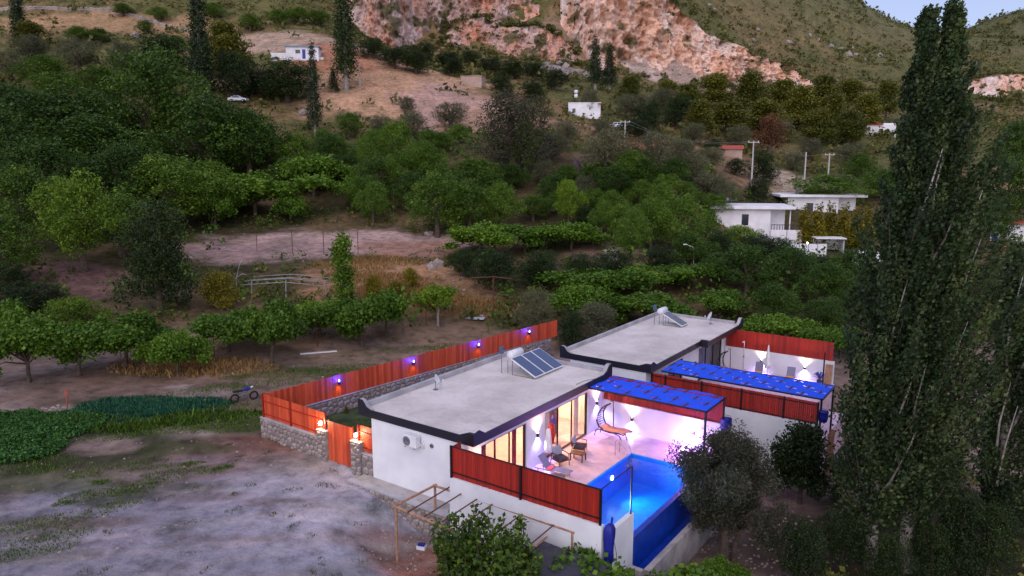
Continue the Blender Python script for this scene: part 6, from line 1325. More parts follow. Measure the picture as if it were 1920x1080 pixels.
MB().box(-2.6, 5.6, 0, 5, -2.5, 3.3).build('wall', 'far_white', t)
MB().box(-2.9, 5.9, -.3, 5.3, 3.302, 3.6).build('roof', 'teal_edge', t)
MB().box(-6.6, -2.602, .8, 4.6, -2.0, 1.9).build('annex', 'far_white', t)
MB().box(5.602, 6.6, 1.2, 4.0, -2.0, 1.0).build('side_wall', 'far_white', t)
MB().box(1.5, 2.3, -.05, -.002, .4, 2.7).build('door', 'blue_paint', t)
windows(t, [(-.2, 1.0, 1.7, 2.6), (3.1, 4.3, 1.6, 2.5)], 0)
t = gt('water_reservoir', 'bare concrete block building on the bare slope', 'building', -11.2, 202, R(-14))
MB().box(-2.6, 3.2, 0, 4, -1.5, 2.5).build('wall', 'far_concrete', t, bevel=.05)
MB().box(-2.7, 3.3, -.1, 4.1, 2.502, 2.65).build('roof', 'far_concrete', t)
t = gt('white_cottage', 'white cottage with two round water tanks on its roof', 'house', 18.0, 187.5, R(-4))
MB().box(-4, 4, 0, 6, -3, 3.5).build('wall', 'far_white', t)
rf = MB().box(-4.1, 4.1, -.1, 6.1, 3.502, 3.65).build('roof', 'far_white', t)
MB().tube([(-2.6, 1.5, 3.65), (-2.2, 1.5, 4.9)], .06, 5).tube([(-1.6, 1.5, 3.65), (-2.0, 1.5, 4.9)], .06, 5).build('tank_stand', 'black_steel', rf)
for z in (5.35, 6.35): MB().lathe([(.0, z-.45), (.4, z-.4), (.5, z), (.4, z+.4), (.0, z+.45)], 12, (-2.1, 1.5)).build('water_tank', 'white_metal', rf, True)
MB().box(3.2, 4.6, -1.2, -.1, 3.3, 3.42).build('porch_roof', 'tin_roof', t)
windows(t, [(-3.0, -2.2, 1.2, 2.2)], 0)
def far_villa(label, x, y, rz, wfront, wdep, rl, rr, win, zb=-4.0, balc=True):
    t = gt('hillside_villa', label, 'house', x, y, rz, None, -1.5)
    MB().box(0, wfront, 0, wdep, zb, 3.3).build('wall', 'far_white', t)
    rf = MB().box(-rl, wfront+rr, -.8, wdep+.6, 3.302, 3.72).build('roof', 'far_white', t, bevel=.03)
    MB().box(wfront+.002, wfront+rr-.9, 2.2, wdep-.4, zb, 3.29).build('side_wing', 'far_white', t)
    windows(t, win, 0)
    h = MB().box(2.2, 3.4, 1.2, 2.6, 4.5, 4.53).build('collector', 'collector', rf); h.rotation_euler = (0, R(0), 0)
    MB().tube([(2.0, 2.0, 3.72), (2.0, 2.0, 4.6)], .05, 5).build('stand', 'grey_metal', rf)
    o = MB().lathe([(.0, -.6), (.28, -.55), (.3, 0), (.28, .55), (.0, .6)], 12).build('tank', 'grey_metal', rf, True); o.location = (1.9, 1.9, 4.6); o.rotation_euler = (R(90), 0, 0)
    if balc:
        MB().box(wfront+.01, wfront+rr+1.2, -.6, 2.19, zb, -.05).build('balcony_slab', 'far_white', t)
        rl_ = MB(); rl_.tube([(wfront+.05, -.55, 1.0), (wfront+rr+1.1, -.55, 1.0)], .05, 5)
        b_ = rl_.build('railing', 'black_steel', t)
        for k in range(12):
            xx = wfront+.1+k*(rr+1.0)/11
            MB().box(xx-.04, xx+.04, -.58, -.52, -.05, .98).build('baluster', 'black_steel', b_)
        MB().box(wfront+rr-.6, wfront+rr-.45, .2, .35, -.05, 3.3).build('column', 'far_white', t)
    return t
far_villa('white flat-roofed house with one window and black balcony railing', 31.0, 112.5, R(-9), 8.2, 7.5, .9, 3.4, [(4.0, 5.0, .8, 2.5)], -5)
far_villa('white flat-roofed house behind the yellow-green hedge', 48.0, 128.5, R(-6), 8.5, 8.0, 1.5, 4.5, [(3.3, 4.3, .5, 2.3)], -6, False)
t = gt('white_terrace_wall', 'white panelled wall of the stepped terrace below the far houses', 'wall', 37.2, 104.5, R(-7), None, -.8)
for k in range(6): MB().box(k*1.25+.02, k*1.25+1.22, 0, .15, -1.5, 2.1).build('panel', 'far_white', t)
for k in range(7): MB().box(k*1.25-.03, k*1.25+.03, -.04, .18, -1.5, 2.2).build('post', 'grey_metal', t)
t = gt('white_terrace_wall', 'upper white wall behind the orange bush on the far terrace', 'wall', 39.0, 110.5, R(-7), None, -1.2)
MB().box(0, 4.4, 0, .2, -2, 3.4).build('panel', 'far_white', t)
MB().box(2.3, 2.4, -.03, -.001, -2, 3.4).build('joint', 'grey_metal', t)
t = gt('white_ramp', 'white sloping stair wall descending from the balcony of the far house', 'wall', 36.2, 107.0, R(-7), None, -1.0)
MB().prism_u([(-1.5, -2), (3.0, -2), (3.0, 1.9), (2.0, 1.9), (-1.5, -.3)], 0, .2).build('stringer', 'far_white', t)
MB().prism_u([(-1.6, -.28), (2.0, 1.92), (2.0, 2.02), (-1.6, -.18)], -.05, .25).build('handrail', 'black_steel', t)
t = gt('garden_pavilion', 'small white pavilion with open front below the far houses', 'pavilion', 44.4, 106.5, R(-7), None, -.8)
MB().box(-.1, 4.1, -.1, 2.6, 2.7, 2.85).build('roof', 'far_white', t)
for x in (0, 4.0):
    for y in (0, 2.5): MB().box(x-.06, x+.06, y-.06, y+.06, -1.5, 2.698).build('post', 'black_steel', t)
MB().box(0.1, 3.9, 2.35, 2.42, -1.0, 2.6).build('back_panel', 'far_white', t)
MB().box(3.8, 3.9, .2, 2.3, -1.0, 2.5).build('side_curtain', 'far_white', t)
t = gt('panel_fence', 'white panel fence with dark posts below the pavilion', 'fence', 46.0, 98.5, R(-7))
for k in range(2): MB().box(k*2.0+.06, k*2.0+1.94, 0, .08, -1.0, 2.0).build('panel', 'far_white', t)
for k in range(3): MB().box(k*2.0-.05, k*2.0+.05, -.03, .1, -1.0, 2.1).build('post', 'black_steel', t)
t = gt('garden_lamp', 'small bright lamp on the far white terrace', 'lamp', 43.0, 106.4, 0, None, 0.6)
MB().tube([(0, 0, -1.5), (0, 0, .6)], .04, 6).build('pole', 'black_steel', t)
MB().lathe([(.0, .6), (.08, .63), (.11, .71), (.08, .79), (.0, .82)], 12).build('globe', 'bulb_warm', t, True)
t = gt('tin_roof_hut', 'low hut with orange tin roof beside the far road', 'hut', 45.5, 157, R(-15))
MB().box(-2.5, 2.8, 0, 3, -1, 1.5).build('wall', 'far_concrete', t)
MB().prism_v([(-.4, 1.5), (3.4, 1.5), (1.5, 2.3)], -2.8, 3.1).build('roof', 'tin_roof', t)
t = gt('white_barn', 'white building with red trim half hidden by the tall poplars', 'house', 94.5, 192, R(-12))
MB().box(-4, 3.5, 0, 5, -2, 2.8).build('wall', 'far_white', t)
MB().prism_v([(-.4, 2.8), (5.4, 2.8), (2.5, 4.0)], -4.3, 0).build('roof', 'tin_roof', t)
MB().box(.5, 3.4, .5, 4.5, 2.802, 3.3).build('roof_room', 'far_white', t)
t = gt('red_roof_house', 'house with red tiled roof at the right edge', 'house', 71.5, 101, R(-20))
MB().box(-2, 6, 0, 5, -2, 1.6).build('wall', 'far_white', t)
MB().prism_v([(-.6, 1.6), (5.6, 1.6), (2.5, 3.0)], -2.4, 6.4).build('roof', 'tin_roof', t)
t = gt('blue_white_house', 'white and blue house at the right edge behind the poplars', 'house', 79, 117, R(-20))
MB().box(-2.2, 4, 0, 5, -2, 3.0).build('wall', 'far_white', t)
MB().box(-2.0, -1.2, -.06, -.002, -1, 2.8).build('blue_stripe', 'blue_paint', t)
MB().box(-1.0, 4.2, -.5, 5.2, 3.002, 3.2).build('roof', 'tin_roof', t)
# dry-stone wall on the upper left
t = gt('hillside_wall', 'pale dry-stone wall crossing the upper left hillside', 'wall', -100, 231, 0)
z0_ = t.location.z
pts_ = [(-96.4, 229.3), (-104, 233), (-112, 238), (-120, 241), (-128, 243.5), (-140, 244), (-152, 244), (-165, 245)]
rng = random.Random(4); m = MB()
for i in range(len(pts_)-1):
    (xa, ya), (xb, yb) = pts_[i], pts_[i+1]; n_ = int(math.hypot(xb-xa, yb-ya)/.8)
    for k in range(n_):
        f = k/n_; x = xa+(xb-xa)*f; y = ya+(yb-ya)*f; z = gz(x, y)
        for lv in range(2):
            s_ = rng.uniform(.35, .5); h_ = .5
            if lv == 0: m = MB()
            m.box(x+100-s_, x+100+s_, y-231-.35, y-231+.35, z-z0_+lv*h_-.2, z-z0_+(lv+1)*h_*rng.uniform(.85, 1.1)-.2)
        m.build('stone', 'stone', t)
# ---------------------------------------------------------------- poles, wires
def pole(label, x, y, h, arms=True, r_=.14):
    t = gt('utility_pole', label, 'pole', x, y, 0, 'concrete utility poles on the slope')
    MB().tube([(0, 0, -.5), (0, 0, h)], [r_*1.3, r_*.8], 8).build('mast', 'pole_concrete', t)
    if arms:
        MB().box(-1.0, 1.0, -.06, .06, h-.35, h-.22).build('crossarm', 'pole_concrete', t)
        for x_ in (-.85, 0, .85): MB().lathe([(.05, h-.22), (.07, h-.1), (.03, h), (.0, h)], 6, (x_, 0)).build('insulator', 'white_metal', t)
    return t
P1 = pole('tall concrete power pole left of the far road', 42.9, 132.9, 9.2)
P2 = pole('thin concrete pole without crossarm beside the far road', 55.2, 140.1, 6.6, False)
P3 = pole('short power pole with crossarm right of the thin pole', 62.9, 147.8, 4.9)
P4 = pole('power pole above the olive trees below the white cottage', 22.6, 150.1, 5.2)
P5 = pole('grey power pole on the bare slope right of the small white house', -37, 184.4, 6.0, False)
def wire(label, a, b, sag_):
    m = MB(); A = Vector(a); B = Vector(b); mid = (A+B)/2
    pts = []
    for i in range(13):
        f = i/12; p = A.lerp(B, f)-mid; p.z -= sag_*4*f*(1-f); pts.append(p)
    m.tube(pts, .014, 4)
    o = m.build('power_wire', 'weathered'); o.location = mid
    return tag(o, label, 'wire', 'power wires between the poles')
def top(o, h, dx=0): return (o.location.x+dx, o.location.y, o.location.z+h)
wire('upper power wire from the cottage pole to the tall pole', top(P4, 5.1, -.8), top(P1, 9.1, -.8), 1.6)
wire('lower power wire from the cottage pole to the tall pole', top(P4, 5.1, .8), top(P1, 9.1, .8), 2.0)
wire('power wire from the tall pole to the short pole', top(P1, 9.1, .8), top(P3, 4.8), 1.2)
wire('power wire from the short pole towards the poplars', top(P3, 4.8, .8), (110, 165, 16), 1.6)
t = gt('street_lamp', 'bent white lamp post among the bushes', 'street lamp', 21.6, 86.6)
MB().tube([(0, 0, -.5), (0, 0, 2.4), (-.2, 0, 2.8), (-1.0, 0, 3.1)], .06, 6).build('mast', 'pole_concrete', t, True)
MB().box(-1.3, -.9, -.1, .1, 3.04, 3.14).build('head', 'white_metal', t)
# iron posts on the bare terrace
for k, (x, y, h, lb) in enumerate(((-31.9, 91.3, 2.5, 'rusty iron post at the left end of the bare terrace'), (-27.3, 90.7, 2.7, 'second rusty iron post on the bare terrace'), (-23.2, 89.9, 2.9, 'third rusty iron post on the bare terrace'), (-19.2, 91.0, 2.9, 'rusty iron post on the bare terrace behind the ivy column'))):
    t = gt('iron_post', lb, 'post', x, y, 0, 'rusty posts on the bare terrace')
    MB().tube([(0, 0, -.3), (.03, 0, h)], .045, 5).build('shaft', 'rust', t)
    MB().box(-.06, .12, -.04, .04, h, h+.06).build('cap', 'rust', t)
TP = [(-24.5, 52.8, 2.1), (-27.3, 56.7, 2.0), (-23.7, 56.7, 2.0), (-20.8, 57.9, 2.0), (-16.3, 59.8, 2.1), (-29.8, 55.1, 2.0), (-8.0, 66.9, 2.4)]
TL = ['iron trellis post standing in front of the grapevines', 'iron trellis post second from left under the vine row', 'iron trellis post third from left under the vine row', 'iron trellis post beside the twisted vine trunk', 'iron trellis post right of the white plank', 'leftmost iron trellis post under the vine row', 'iron trellis post near the umbrella-shaped tree']
for (x, y, h), lb in zip(TP, TL):
    t = gt('trellis_post', lb, 'post', x, y, 0, 'iron posts of the grape trellis')
    MB().tube([(0, 0, -.3), (0, 0, h)], .035, 5).build('shaft', 'rust', t)
    MB().box(-.3, .3, -.03, .03, h-.05, h).build('crossbar', 'rust', t)
t = gt('iron_trellis', 'rusty iron frame with cross pipes beside the dark shrubs', 'frame', -1.8, 69.7)
MB().tube([(0, 0, -.3), (0, 0, 4.1)], .06, 6).build('post', 'rust', t)
MB().tube([(-2.2, .3, 4.0), (0, 0, 4.15), (1.8, -.3, 4.0)], .05, 6).build('crossbar', 'rust', t)
MB().tube([(-2.0, .3, 3.0), (2.6, -.5, 2.1)], .05, 6).build('crossbar', 'rust', t)
# trellis of pale poles behind the vines, left
t = gt('pole_trellis', 'weathered pale pole trellis behind the grapevines', 'trellis', -22.3, 71.8)
for x in (-3.6, -.2, 3.8): MB().tube([(x, 0, -.4), (x+.1, 0, 2.0)], .07, 5).build('post', 'weathered', t)
for k, (y, z) in enumerate(((-.8, 1.7), (0, 1.95), (.9, 1.9), (1.7, 2.1))): MB().tube([(-4.2, y, z-.1), (0, y+.2, z+.15), (4.2, y-.3, z-.2)], .045, 5).build('pole', 'weathered', t, True)
t = gt('dead_branch', 'pale dead forked branch standing beside the pole trellis', 'branch', -27.3, 71.5)
MB().tube([(0, 0, 0), (.1, 0, 2.2), (.5, 0, 3.6), (.9, 0, 4.3)], [.12, .1, .07, .03], 6).build('stem', 'weathered', t, True)
MB().tube([(.15, 0, 2.3), (.7, 0, 2.7), (1.2, 0, 2.6)], [.06, .05, .02], 5).build('fork', 'weathered', t, True)
t = gt('white_plank', 'long white plank lying on the dirt behind the yard', 'plank', -15.8, 58.2, R(18))
MB().box(-1.45, 1.45, -.12, .12, .02, .10).build('board', 'far_white', t)
MB().box(1.452, 1.5, -.11, .11, .02, .09).build('end_grain', 'pole_wood', t)
t = gt('plastic_sheet', 'small pale plastic sheet on the ground behind the villas', 'sheet', -3.6, 69.3, R(-5))
MB().add([(-.9, -.4, .1), (.9, -.5, .08), (1.0, .5, .16), (-.8, .5, .12), (0, 0, .25)], [(0, 1, 4), (1, 2, 4), (2, 3, 4), (3, 0, 4)]).build('film', 'parapet', t)
MB().lathe([(.0, .1), (.2, .12), (.25, .3), (.0, .4)], 7, (.6, .5)).build('weight_stone', 'stone', t)
t = gt('orange_stake', 'orange stake at the edge of the garden path', 'stake', -28.6, 45.2)
MB().tube([(0, 0, -.1), (.06, 0, 1.1)], .04, 5).build('shaft', 'tin_roof', t)
MB().box(-.05, .2, -.02, .02, .9, 1.1).build('flag', 'tin_roof', t)
# ---------------------------------------------------------------- vehicles
def car(label, x, y, rz, k):
    t = gt('parked_car', label, 'car', x, y, rz, 'cars parked on the hillside', .02)
    prof = [(-2.05, .35), (2.05, .32), (2.1, .62), (1.95, .82), (1.0, .92), (-1.7, .95), (-2.1, .85)]
    bd = MB().prism_u(prof, -.8, .8).build('body', 'car_paint', t, bevel=.04)
    MB().prism_u([(-1.5, .94), (1.0, .92), (.4, 1.4), (-1.0, 1.42)], -.68, .68).build('cabin', 'car_paint', t, bevel=.04)
    for s in (-1, 1):
        MB().prism_u([(-1.25, .97), (-.25, .97), (-.25, 1.34), (-.9, 1.35)], s*.69-.004, s*.69+.004).build('side_window', 'dark_glass', t)
        MB().prism_u([(-.17, .97), (.75, .96), (.33, 1.33), (-.17, 1.34)], s*.69-.004, s*.69+.004).build('side_window', 'dark_glass', t)
    for wx in (-1.3, 1.3):
        for s in (-1, 1):
            w = MB().lathe([(.0, -.1), (.2, -.1), (.31, -.09), (.33, 0), (.31, .09), (.2, .1), (.0, .1)], 14).build('wheel', 'dark_rubber', t, True)
            w.location = (wx, s*.74, .33); w.rotation_euler = (R(90), 0, 0)
            rm = MB().lathe([(.0, .0), (.18, .0), (.18, .01), (.0, .015)], 10).build('rim', 'grey_metal', w); rm.location = (0, 0, -s*.105)
    for s in (-.6, .6): MB().box(2.08, 2.11, s-.14, s+.14, .62, .76).build('headlight', 'white_metal', t)
    return t
car('white saloon car parked under the dark trees on the upper left', -59.8, 165.1, R(-4), 0)
car('white car parked right of the white cottage', 24.8, 175.4, R(-8), 1)
t = gt('motorcycle', 'dark motorcycle parked behind the street fence', 'motorcycle', -17.7, 46.6, R(35))
for x in (-.62, .62):
    w = MB().lathe([(.20, -.05), (.29, -.045), (.31, 0), (.29, .045), (.20, .05), (.20, -.05)], 18).build('wheel', 'dark_rubber', t, True); w.location = (x, 0, .31); w.rotation_euler = (R(90), 0, 0)
    MB().lathe([(.0, -.03), (.06, -.03), (.06, .03), (.0, .03)], 8).build('hub', 'grey_metal', w)
MB().tube([(.62, .0, .31), (.45, 0, .95)], .035, 6).build('fork', 'grey_metal', t)
MB().tube([(-.62, 0, .31), (-.1, 0, .35), (.42, 0, .85), (-.35, 0, .72), (-.62, 0, .31)], .03, 6).build('frame', 'black_steel', t)
MB().box(-.2, .2, -.12, .12, .25, .55).build('engine', 'grey_metal', t, bevel=.03)
MB().box(-.05, .38, -.13, .13, .72, .92).build('fuel_tank', 'blue_cover', t, bevel=.06)
MB().box(-.72, -.06, -.13, .13, .72, .82).build('seat', 'dark_rubber', t, bevel=.03)
MB().tube([(.38, -.36, 1.08), (.45, -.1, 1.0), (.45, .1, 1.0), (.38, .36, 1.08)], .018, 6).build('handlebar', 'black_steel', t)
MB().lathe([(.0, 0), (.09, .0), (.1, .06), (.0, .1)], 10).build('headlight', 'white_metal', t).location = (.52, 0, .88)
# ---------------------------------------------------------------- pole frame in front of the near villa
t = vt('wooden_arbour', 'bare wooden pole frame of an unfinished arbour before the white wall', 'arbour', 4.95, -3.4, 0)
A_, B_ = (0, 0), (0, 2.55)
MB().tube([(0, 0, -1.6), (0, 0, 1.0)], .06, 6).build('post', 'pole_wood', t)
MB().tube([(0, 2.55, -1.6), (0, 2.55, 1.0)], .06, 6).build('post', 'pole_wood', t)
MB().tube([(7.4, 2.5, -2.6), (7.4, 2.5, 1.02)], .06, 6).build('post', 'pole_wood', t)
MB().tube([(3.6, -.15, -2.4), (3.6, -.15, 1.0)], .06, 6).build('post', 'pole_wood', t)
MB().tube([(-.05, -.1, 1.02), (0, 2.65, 1.02)], .055, 6).build('beam', 'pole_wood', t)
MB().tube([(-.1, 0, 1.0), (3.7, -.2, 1.0)], .06, 6).build('beam', 'pole_wood', t)
MB().tube([(-.1, 2.55, 1.0), (7.5, 2.5, 1.04)], .055, 6).build('beam', 'pole_wood', t)
for k, x in enumerate((.75, 1.6, 2.5, 3.35, 4.9, 6.5)): MB().tube([(x+.1, -.15+.1*k, 1.06), (x, 2.75, 1.08)], .032, 6).build('rafter', 'brown_wood', t)
t = vt('tarp_shelter', 'dark grey tarpaulin shelter at the bottom edge below the vines', 'shelter', 11.5, -3.3, -2.4)
MB().add([(-.2, -.6, 2.8), (3.2, -.6, 2.6), (3.4, 1.8, 2.85), (-.2, 1.8, 3.0), (1.6, .6, 2.75)], [(0, 1, 4), (1, 2, 4), (2, 3, 4), (3, 0, 4)]).build('tarp', 'tarp', t)
for x, y, h in ((-.1, -.5, 2.8), (3.1, -.5, 2.6), (3.3, 1.7, 2.83), (-.1, 1.7, 2.98)): MB().tube([(x, y, -.6), (x, y, h)], .05, 6).build('post', 'pole_wood', t)
MB().tube([(-.3, -.8, 2.85), (-.1, 2.0, 3.1)], .045, 6).build('ridge_pole', 'pole_wood', t)
t = vt('plastic_crate', 'small white and blue crate at the foot of the stone planter', 'crate', 5.1, -2.0, -1.6, R(20))
MB().box(-.2, .2, -.14, .14, 0, .2).build('tray', 'white_metal', t); MB().box(-.16, .16, -.1, .1, .201, .28).build('bundle', 'blue_cover', t)
# ---------------------------------------------------------------- foliage
leaf_mat('leaf_broad', (.11, .20, .08), (.21, .33, .11), (.35, .48, .16))
leaf_mat('leaf_mid', (.17, .27, .09), (.29, .43, .13), (.44, .56, .20))
leaf_mat('leaf_lime', (.22, .32, .08), (.36, .50, .12), (.49, .60, .19))
leaf_mat('leaf_dark', (.08, .14, .06), (.14, .22, .10), (.24, .33, .14))
leaf_mat('leaf_olive', (.23, .27, .20), (.35, .38, .30), (.49, .51, .41))
leaf_mat('leaf_pine', (.21, .25, .09), (.34, .38, .14), (.46, .46, .19))
leaf_mat('leaf_yellow', (.26, .28, .06), (.42, .42, .10), (.55, .52, .18))
leaf_mat('leaf_vine', (.16, .28, .07), (.29, .44, .12), (.43, .57, .20))
leaf_mat('leaf_poplar', (.10, .16, .10), (.17, .26, .15), (.30, .37, .23))
leaf_mat('leaf_brown', (.24, .18, .13), (.35, .25, .18), (.46, .31, .22))
leaf_mat('scrub', (.23, .26, .12), (.35, .36, .17), (.46, .44, .23), tint=(1.04, 1.0, 1.05))  # tint leans blue: distance haze put into the scrub colour
leaf_mat('undergrowth', (.15, .21, .09), (.26, .33, .12), (.44, .44, .21))
leaf_mat('grass_green', (.15, .24, .07), (.24, .38, .11), (.39, .51, .18))
leaf_mat('leek', (.10, .26, .21), (.17, .39, .29), (.33, .55, .35), tint=(1, 1, 1))
leaf_mat('bean_leaf', (.10, .22, .10), (.18, .36, .16), (.29, .49, .21))
leaf_mat('dry_grass', (.42, .34, .20), (.56, .46, .30), (.66, .56, .38))
pmat('bark', (.36, .30, .26), (.24, .20, .17), 4, .95, .4)
pmat('pale_bark', (.62, .58, .55), (.44, .41, .39), 3, .9, .3)
pmat('purple_twig', (.44, .36, .40), (.36, .29, .33), 4, .9)
RN = np.random.default_rng(11)
def unit(n, rng=RN):
    v = rng.normal(size=(n, 3)); return v/np.linalg.norm(v, axis=1, keepdims=True)
def leaf_quads(P, size, rng, aspect=.55, up=.35, axis=None):
    """one pointed blade per point"""
    n = len(P)
    d = unit(n, rng) if axis is None else axis + unit(n, rng)*.5
    d[:, 2] -= .1; d /= np.linalg.norm(d, axis=1, keepdims=True)
    nn = unit(n, rng); nn[:, 2] = np.abs(nn[:, 2])+up
    s = np.cross(d, nn); s /= np.linalg.norm(s, axis=1, keepdims=True)+1e-9
    L = size*rng.uniform(.65, 1.35, (n, 1))
    V = np.stack([P-d*L*.5, P+s*L*aspect*.5, P+d*L*.5, P-s*L*aspect*.5], 1)
    return V.reshape(-1, 3), np.arange(n*4).reshape(n, 4)
def blob_points(blobs, n, rng, shell=.55):
    """points spread through ellipsoids, denser to the outside; returns points and a tone per clump"""
    B = np.array(blobs, float); w = (B[:, 3]*B[:, 4]*B[:, 5])**(2/3); w = w/w.sum()
    k = rng.choice(len(B), n, p=w)
    r = shell + (1-shell)*rng.random(n)**.6
    p = unit(n, rng)*r[:, None]
    P = B[k, :3] + p*B[k, 3:6]
    ct = rng.random(len(B))
    return P, np.clip(ct[k]*.45 + rng.random(n)*.55, 0, 1)
def crown_mesh(name, blobs, n, size, seed, mat, aspect=.55, clump=0, shell=.55):
    rng = np.random.default_rng(seed)
    if clump:      # twig-end tufts
        m = max(1, n//clump)
        C, tc = blob_points(blobs, m, rng, shell)
        P = np.repeat(C, clump, 0) + rng.normal(size=(m*clump, 3))*size*.85
        tone = np.clip(np.repeat(tc, clump)*.65 + rng.random(m*clump)*.35, 0, 1)
    else:
        P, tone = blob_points(blobs, n, rng, shell)
    V, F = leaf_quads(P, size, rng, aspect)
    return np_mesh(name, V, F, MATS[mat], False, np.repeat(tone, 4))
def limbs(name, base_h, r_, targets, mat, seed, lean=0.0, fork=.35):
    rng = random.Random(seed); m = MB()
    m.tube([(0, 0, -.8), (lean*.2, .05, base_h*.4), (lean*.6, -.05, base_h*.75), (lean, 0, base_h)], [r_*1.35, r_, r_*.85, r_*.7], 8)
    for (x, y, z) in targets:
        s = Vector((lean*.8, 0, base_h*(.62+.36*rng.random()))); e = Vector((x, y, z))
        mid = s.lerp(e, .5) + Vector((rng.uniform(-.2, .2), rng.uniform(-.2, .2), .15*(e-s).length))
        m.tube([s, mid, e], [r_*.5, r_*.32, r_*.08], 5)
    me = bpy.data.meshes.new(name); me.from_pydata(m.v, [], m.f); me.materials.append(MATS[mat]); me.update()
    return me
PROTO = {}
def rblobs(seed, n, W, z0, z1, rad, flat=1.0):
    rng = np.random.default_rng(seed); out = []
    for i in range(n):
        a = i*2.399+rng.random()*.8; f = (i+.5)/n; z = z0+(z1-z0)*f
        rr = W*math.sqrt(max(.05, 1-((f-.42)/.62)**2))*(.25+.85*rng.random())
        s = rad*(.5+.85*rng.random())
        out.append((rr*math.cos(a), rr*math.sin(a), z, s, s, s*flat*(.7+.3*rng.random())))
    return out
def proto(kind, H, W, blobs, n, size, seed, mat, bark, base_h, r_, aspect=.55, clump=0, lean=0.0, shell=.5):
    PROTO.setdefault(kind, []).append((crown_mesh(kind+'_crown', blobs, n, size, seed, mat, aspect, clump, shell),
                                       limbs(kind+'_trunk', base_h, r_, [b[:3] for b in blobs[::max(1, len(blobs)//9)]], bark, seed, lean), H, W))
for s in (1, 2, 3):
    bl = rblobs(s, 26, 2.9, 2.4, 7.0, 1.15)
    for kd, mt in (('broad', 'leaf_broad'), ('broad2', 'leaf_mid'), ('lime', 'leaf_lime'), ('dark', 'leaf_dark')):
        if kd in ('broad', 'dark') or s < 3:
            proto(kd, 8, 7.6, bl if kd != 'dark' else rblobs(s+20, 24, 2.9, 1.3, 6.9, 1.25), 12500, .21, s*7+len(kd), mt, 'bark', 3.2, .24, clump=9)
    proto('olive', 7, 7.2, rblobs(s+40, 28, 2.7, 1.6, 6.0, 1.0), 13000, .21, s+90, 'leaf_olive', 'bark', 2.0, .38, .34, clump=8)
    proto('pine', 9, 6.6, [(b[0]*(1.25-.11*b[2]), b[1]*(1.25-.11*b[2]), b[2], b[3], b[4], b[5]*.6) for b in rblobs(s+60, 30, 2.5, 2.0, 8.4, .95)], 6500, .46, s+50, 'leaf_pine', 'bark', 6.5, .2, .4, clump=5)
    proto('vine', 2.6, 5.6, [(b[0]*1.0, b[1]*.8, 1.75+.25*math.sin(b[0]*2+s)+.22*(i % 3)-.55*(i % 5 == 0), b[3]*1.05, b[4]*.9, b[5]*(.42+.2*(i % 3))) for i, b in enumerate(rblobs(s+80, 24, 2.6, 1.2, 2.3, .62, .7))], 9500, .17, s+70, 'leaf_vine', 'bark', 1.3, .09, .85, clump=4)
leaf_mat('leaf_bigolive', (.15, .17, .14), (.25, .27, .22), (.37, .38, .32))
proto('bigolive', 7, 7.2, rblobs(47, 34, 2.7, 1.4, 6.2, 1.1), 17000, .19, 95, 'leaf_bigolive', 'bark', 2.0, .4, .4, clump=8)
proto('yellow', 5, 5.2, rblobs(7, 18, 1.9, .8, 4.3, .85), 4200, .26, 5, 'leaf_yellow', 'bark', 1.0, .1, clump=4)
proto('brown', 8, 7, rblobs(8, 26, 2.6, 1.5, 7.2, 1.0), 5000, .3, 6, 'leaf_brown', 'bark', 2.6, .2, clump=4)
proto('cypress', 4, 1.7, [(0.18*math.cos(i*2.4), .18*math.sin(i*2.4), .4+i*.18, .62*(1-i/24), .62*(1-i/24), .45) for i in range(19)], 2600, .2, 8, 'leaf_yellow', 'bark', .8, .08, .4)
proto('umbrella', 5, 5, [(b[0]*1.05, b[1]*1.05, 3.6+.5*math.sin(i)+.5*(1-(b[0]**2+b[1]**2)/6), .75, .75, .5) for i, b in enumerate(rblobs(12, 22, 2.0, 3.3, 4.6, .7))], 4200, .28, 9, 'leaf_lime', 'pale_bark', 3.3, .14, .6, 4, .5)
proto('ivy', 8, 2.6, [(.35*math.cos(i*1.7)+.25*(i > 9), .35*math.sin(i*1.7), .5+i*.40, .62+.18*math.sin(i*1.1), .62, .6) for i in range(18)], 4600, .26, 10, 'leaf_mid', 'bark', 6, .3, .7, 3)
for s in (1, 2):
    proto('poplar', 20, 4.4, [(.9*math.sin(i*2.4+s)*(1-i/34), .9*math.cos(i*2.4)*(1-i/34), 3.0+i*.56, 1.25*(1-(i/33)**1.6)+.2, 1.25*(1-(i/33)**1.6)+.2, 1.4) for i in range(30)], 7000, .36, 30+s, 'leaf_poplar', 'pale_bark', 16, .26, .5, 4)
def bare_tree():
    m = MB(); rng = random.Random(3)
    def br(p, d, L, r_, lv):
        q = p+d*L; m.tube([p, p.lerp(q, .5)+Vector((rng.uniform(-.1, .1), rng.uniform(-.1, .1), .05))*L, q], [r_, r_*.8, r_*.55], 4, False)
        if lv:
            for _ in range(4):
                nd = (d+Vector((rng.uniform(-.8, .8), rng.uniform(-.8, .8), rng.uniform(-.1, .6)))).normalized(); br(p.lerp(q, rng.uniform(.5, 1)), nd, L*.68, r_*.55, lv-1)
    br(Vector((0, 0, -.4)), Vector((.05, 0, 1)), 2.2, .16, 5)
    me = bpy.data.meshes.new('bare'); me.from_pydata(m.v, [], m.f); me.materials.append(MATS['purple_twig']); me.update(); return me
BARE = bare_tree()
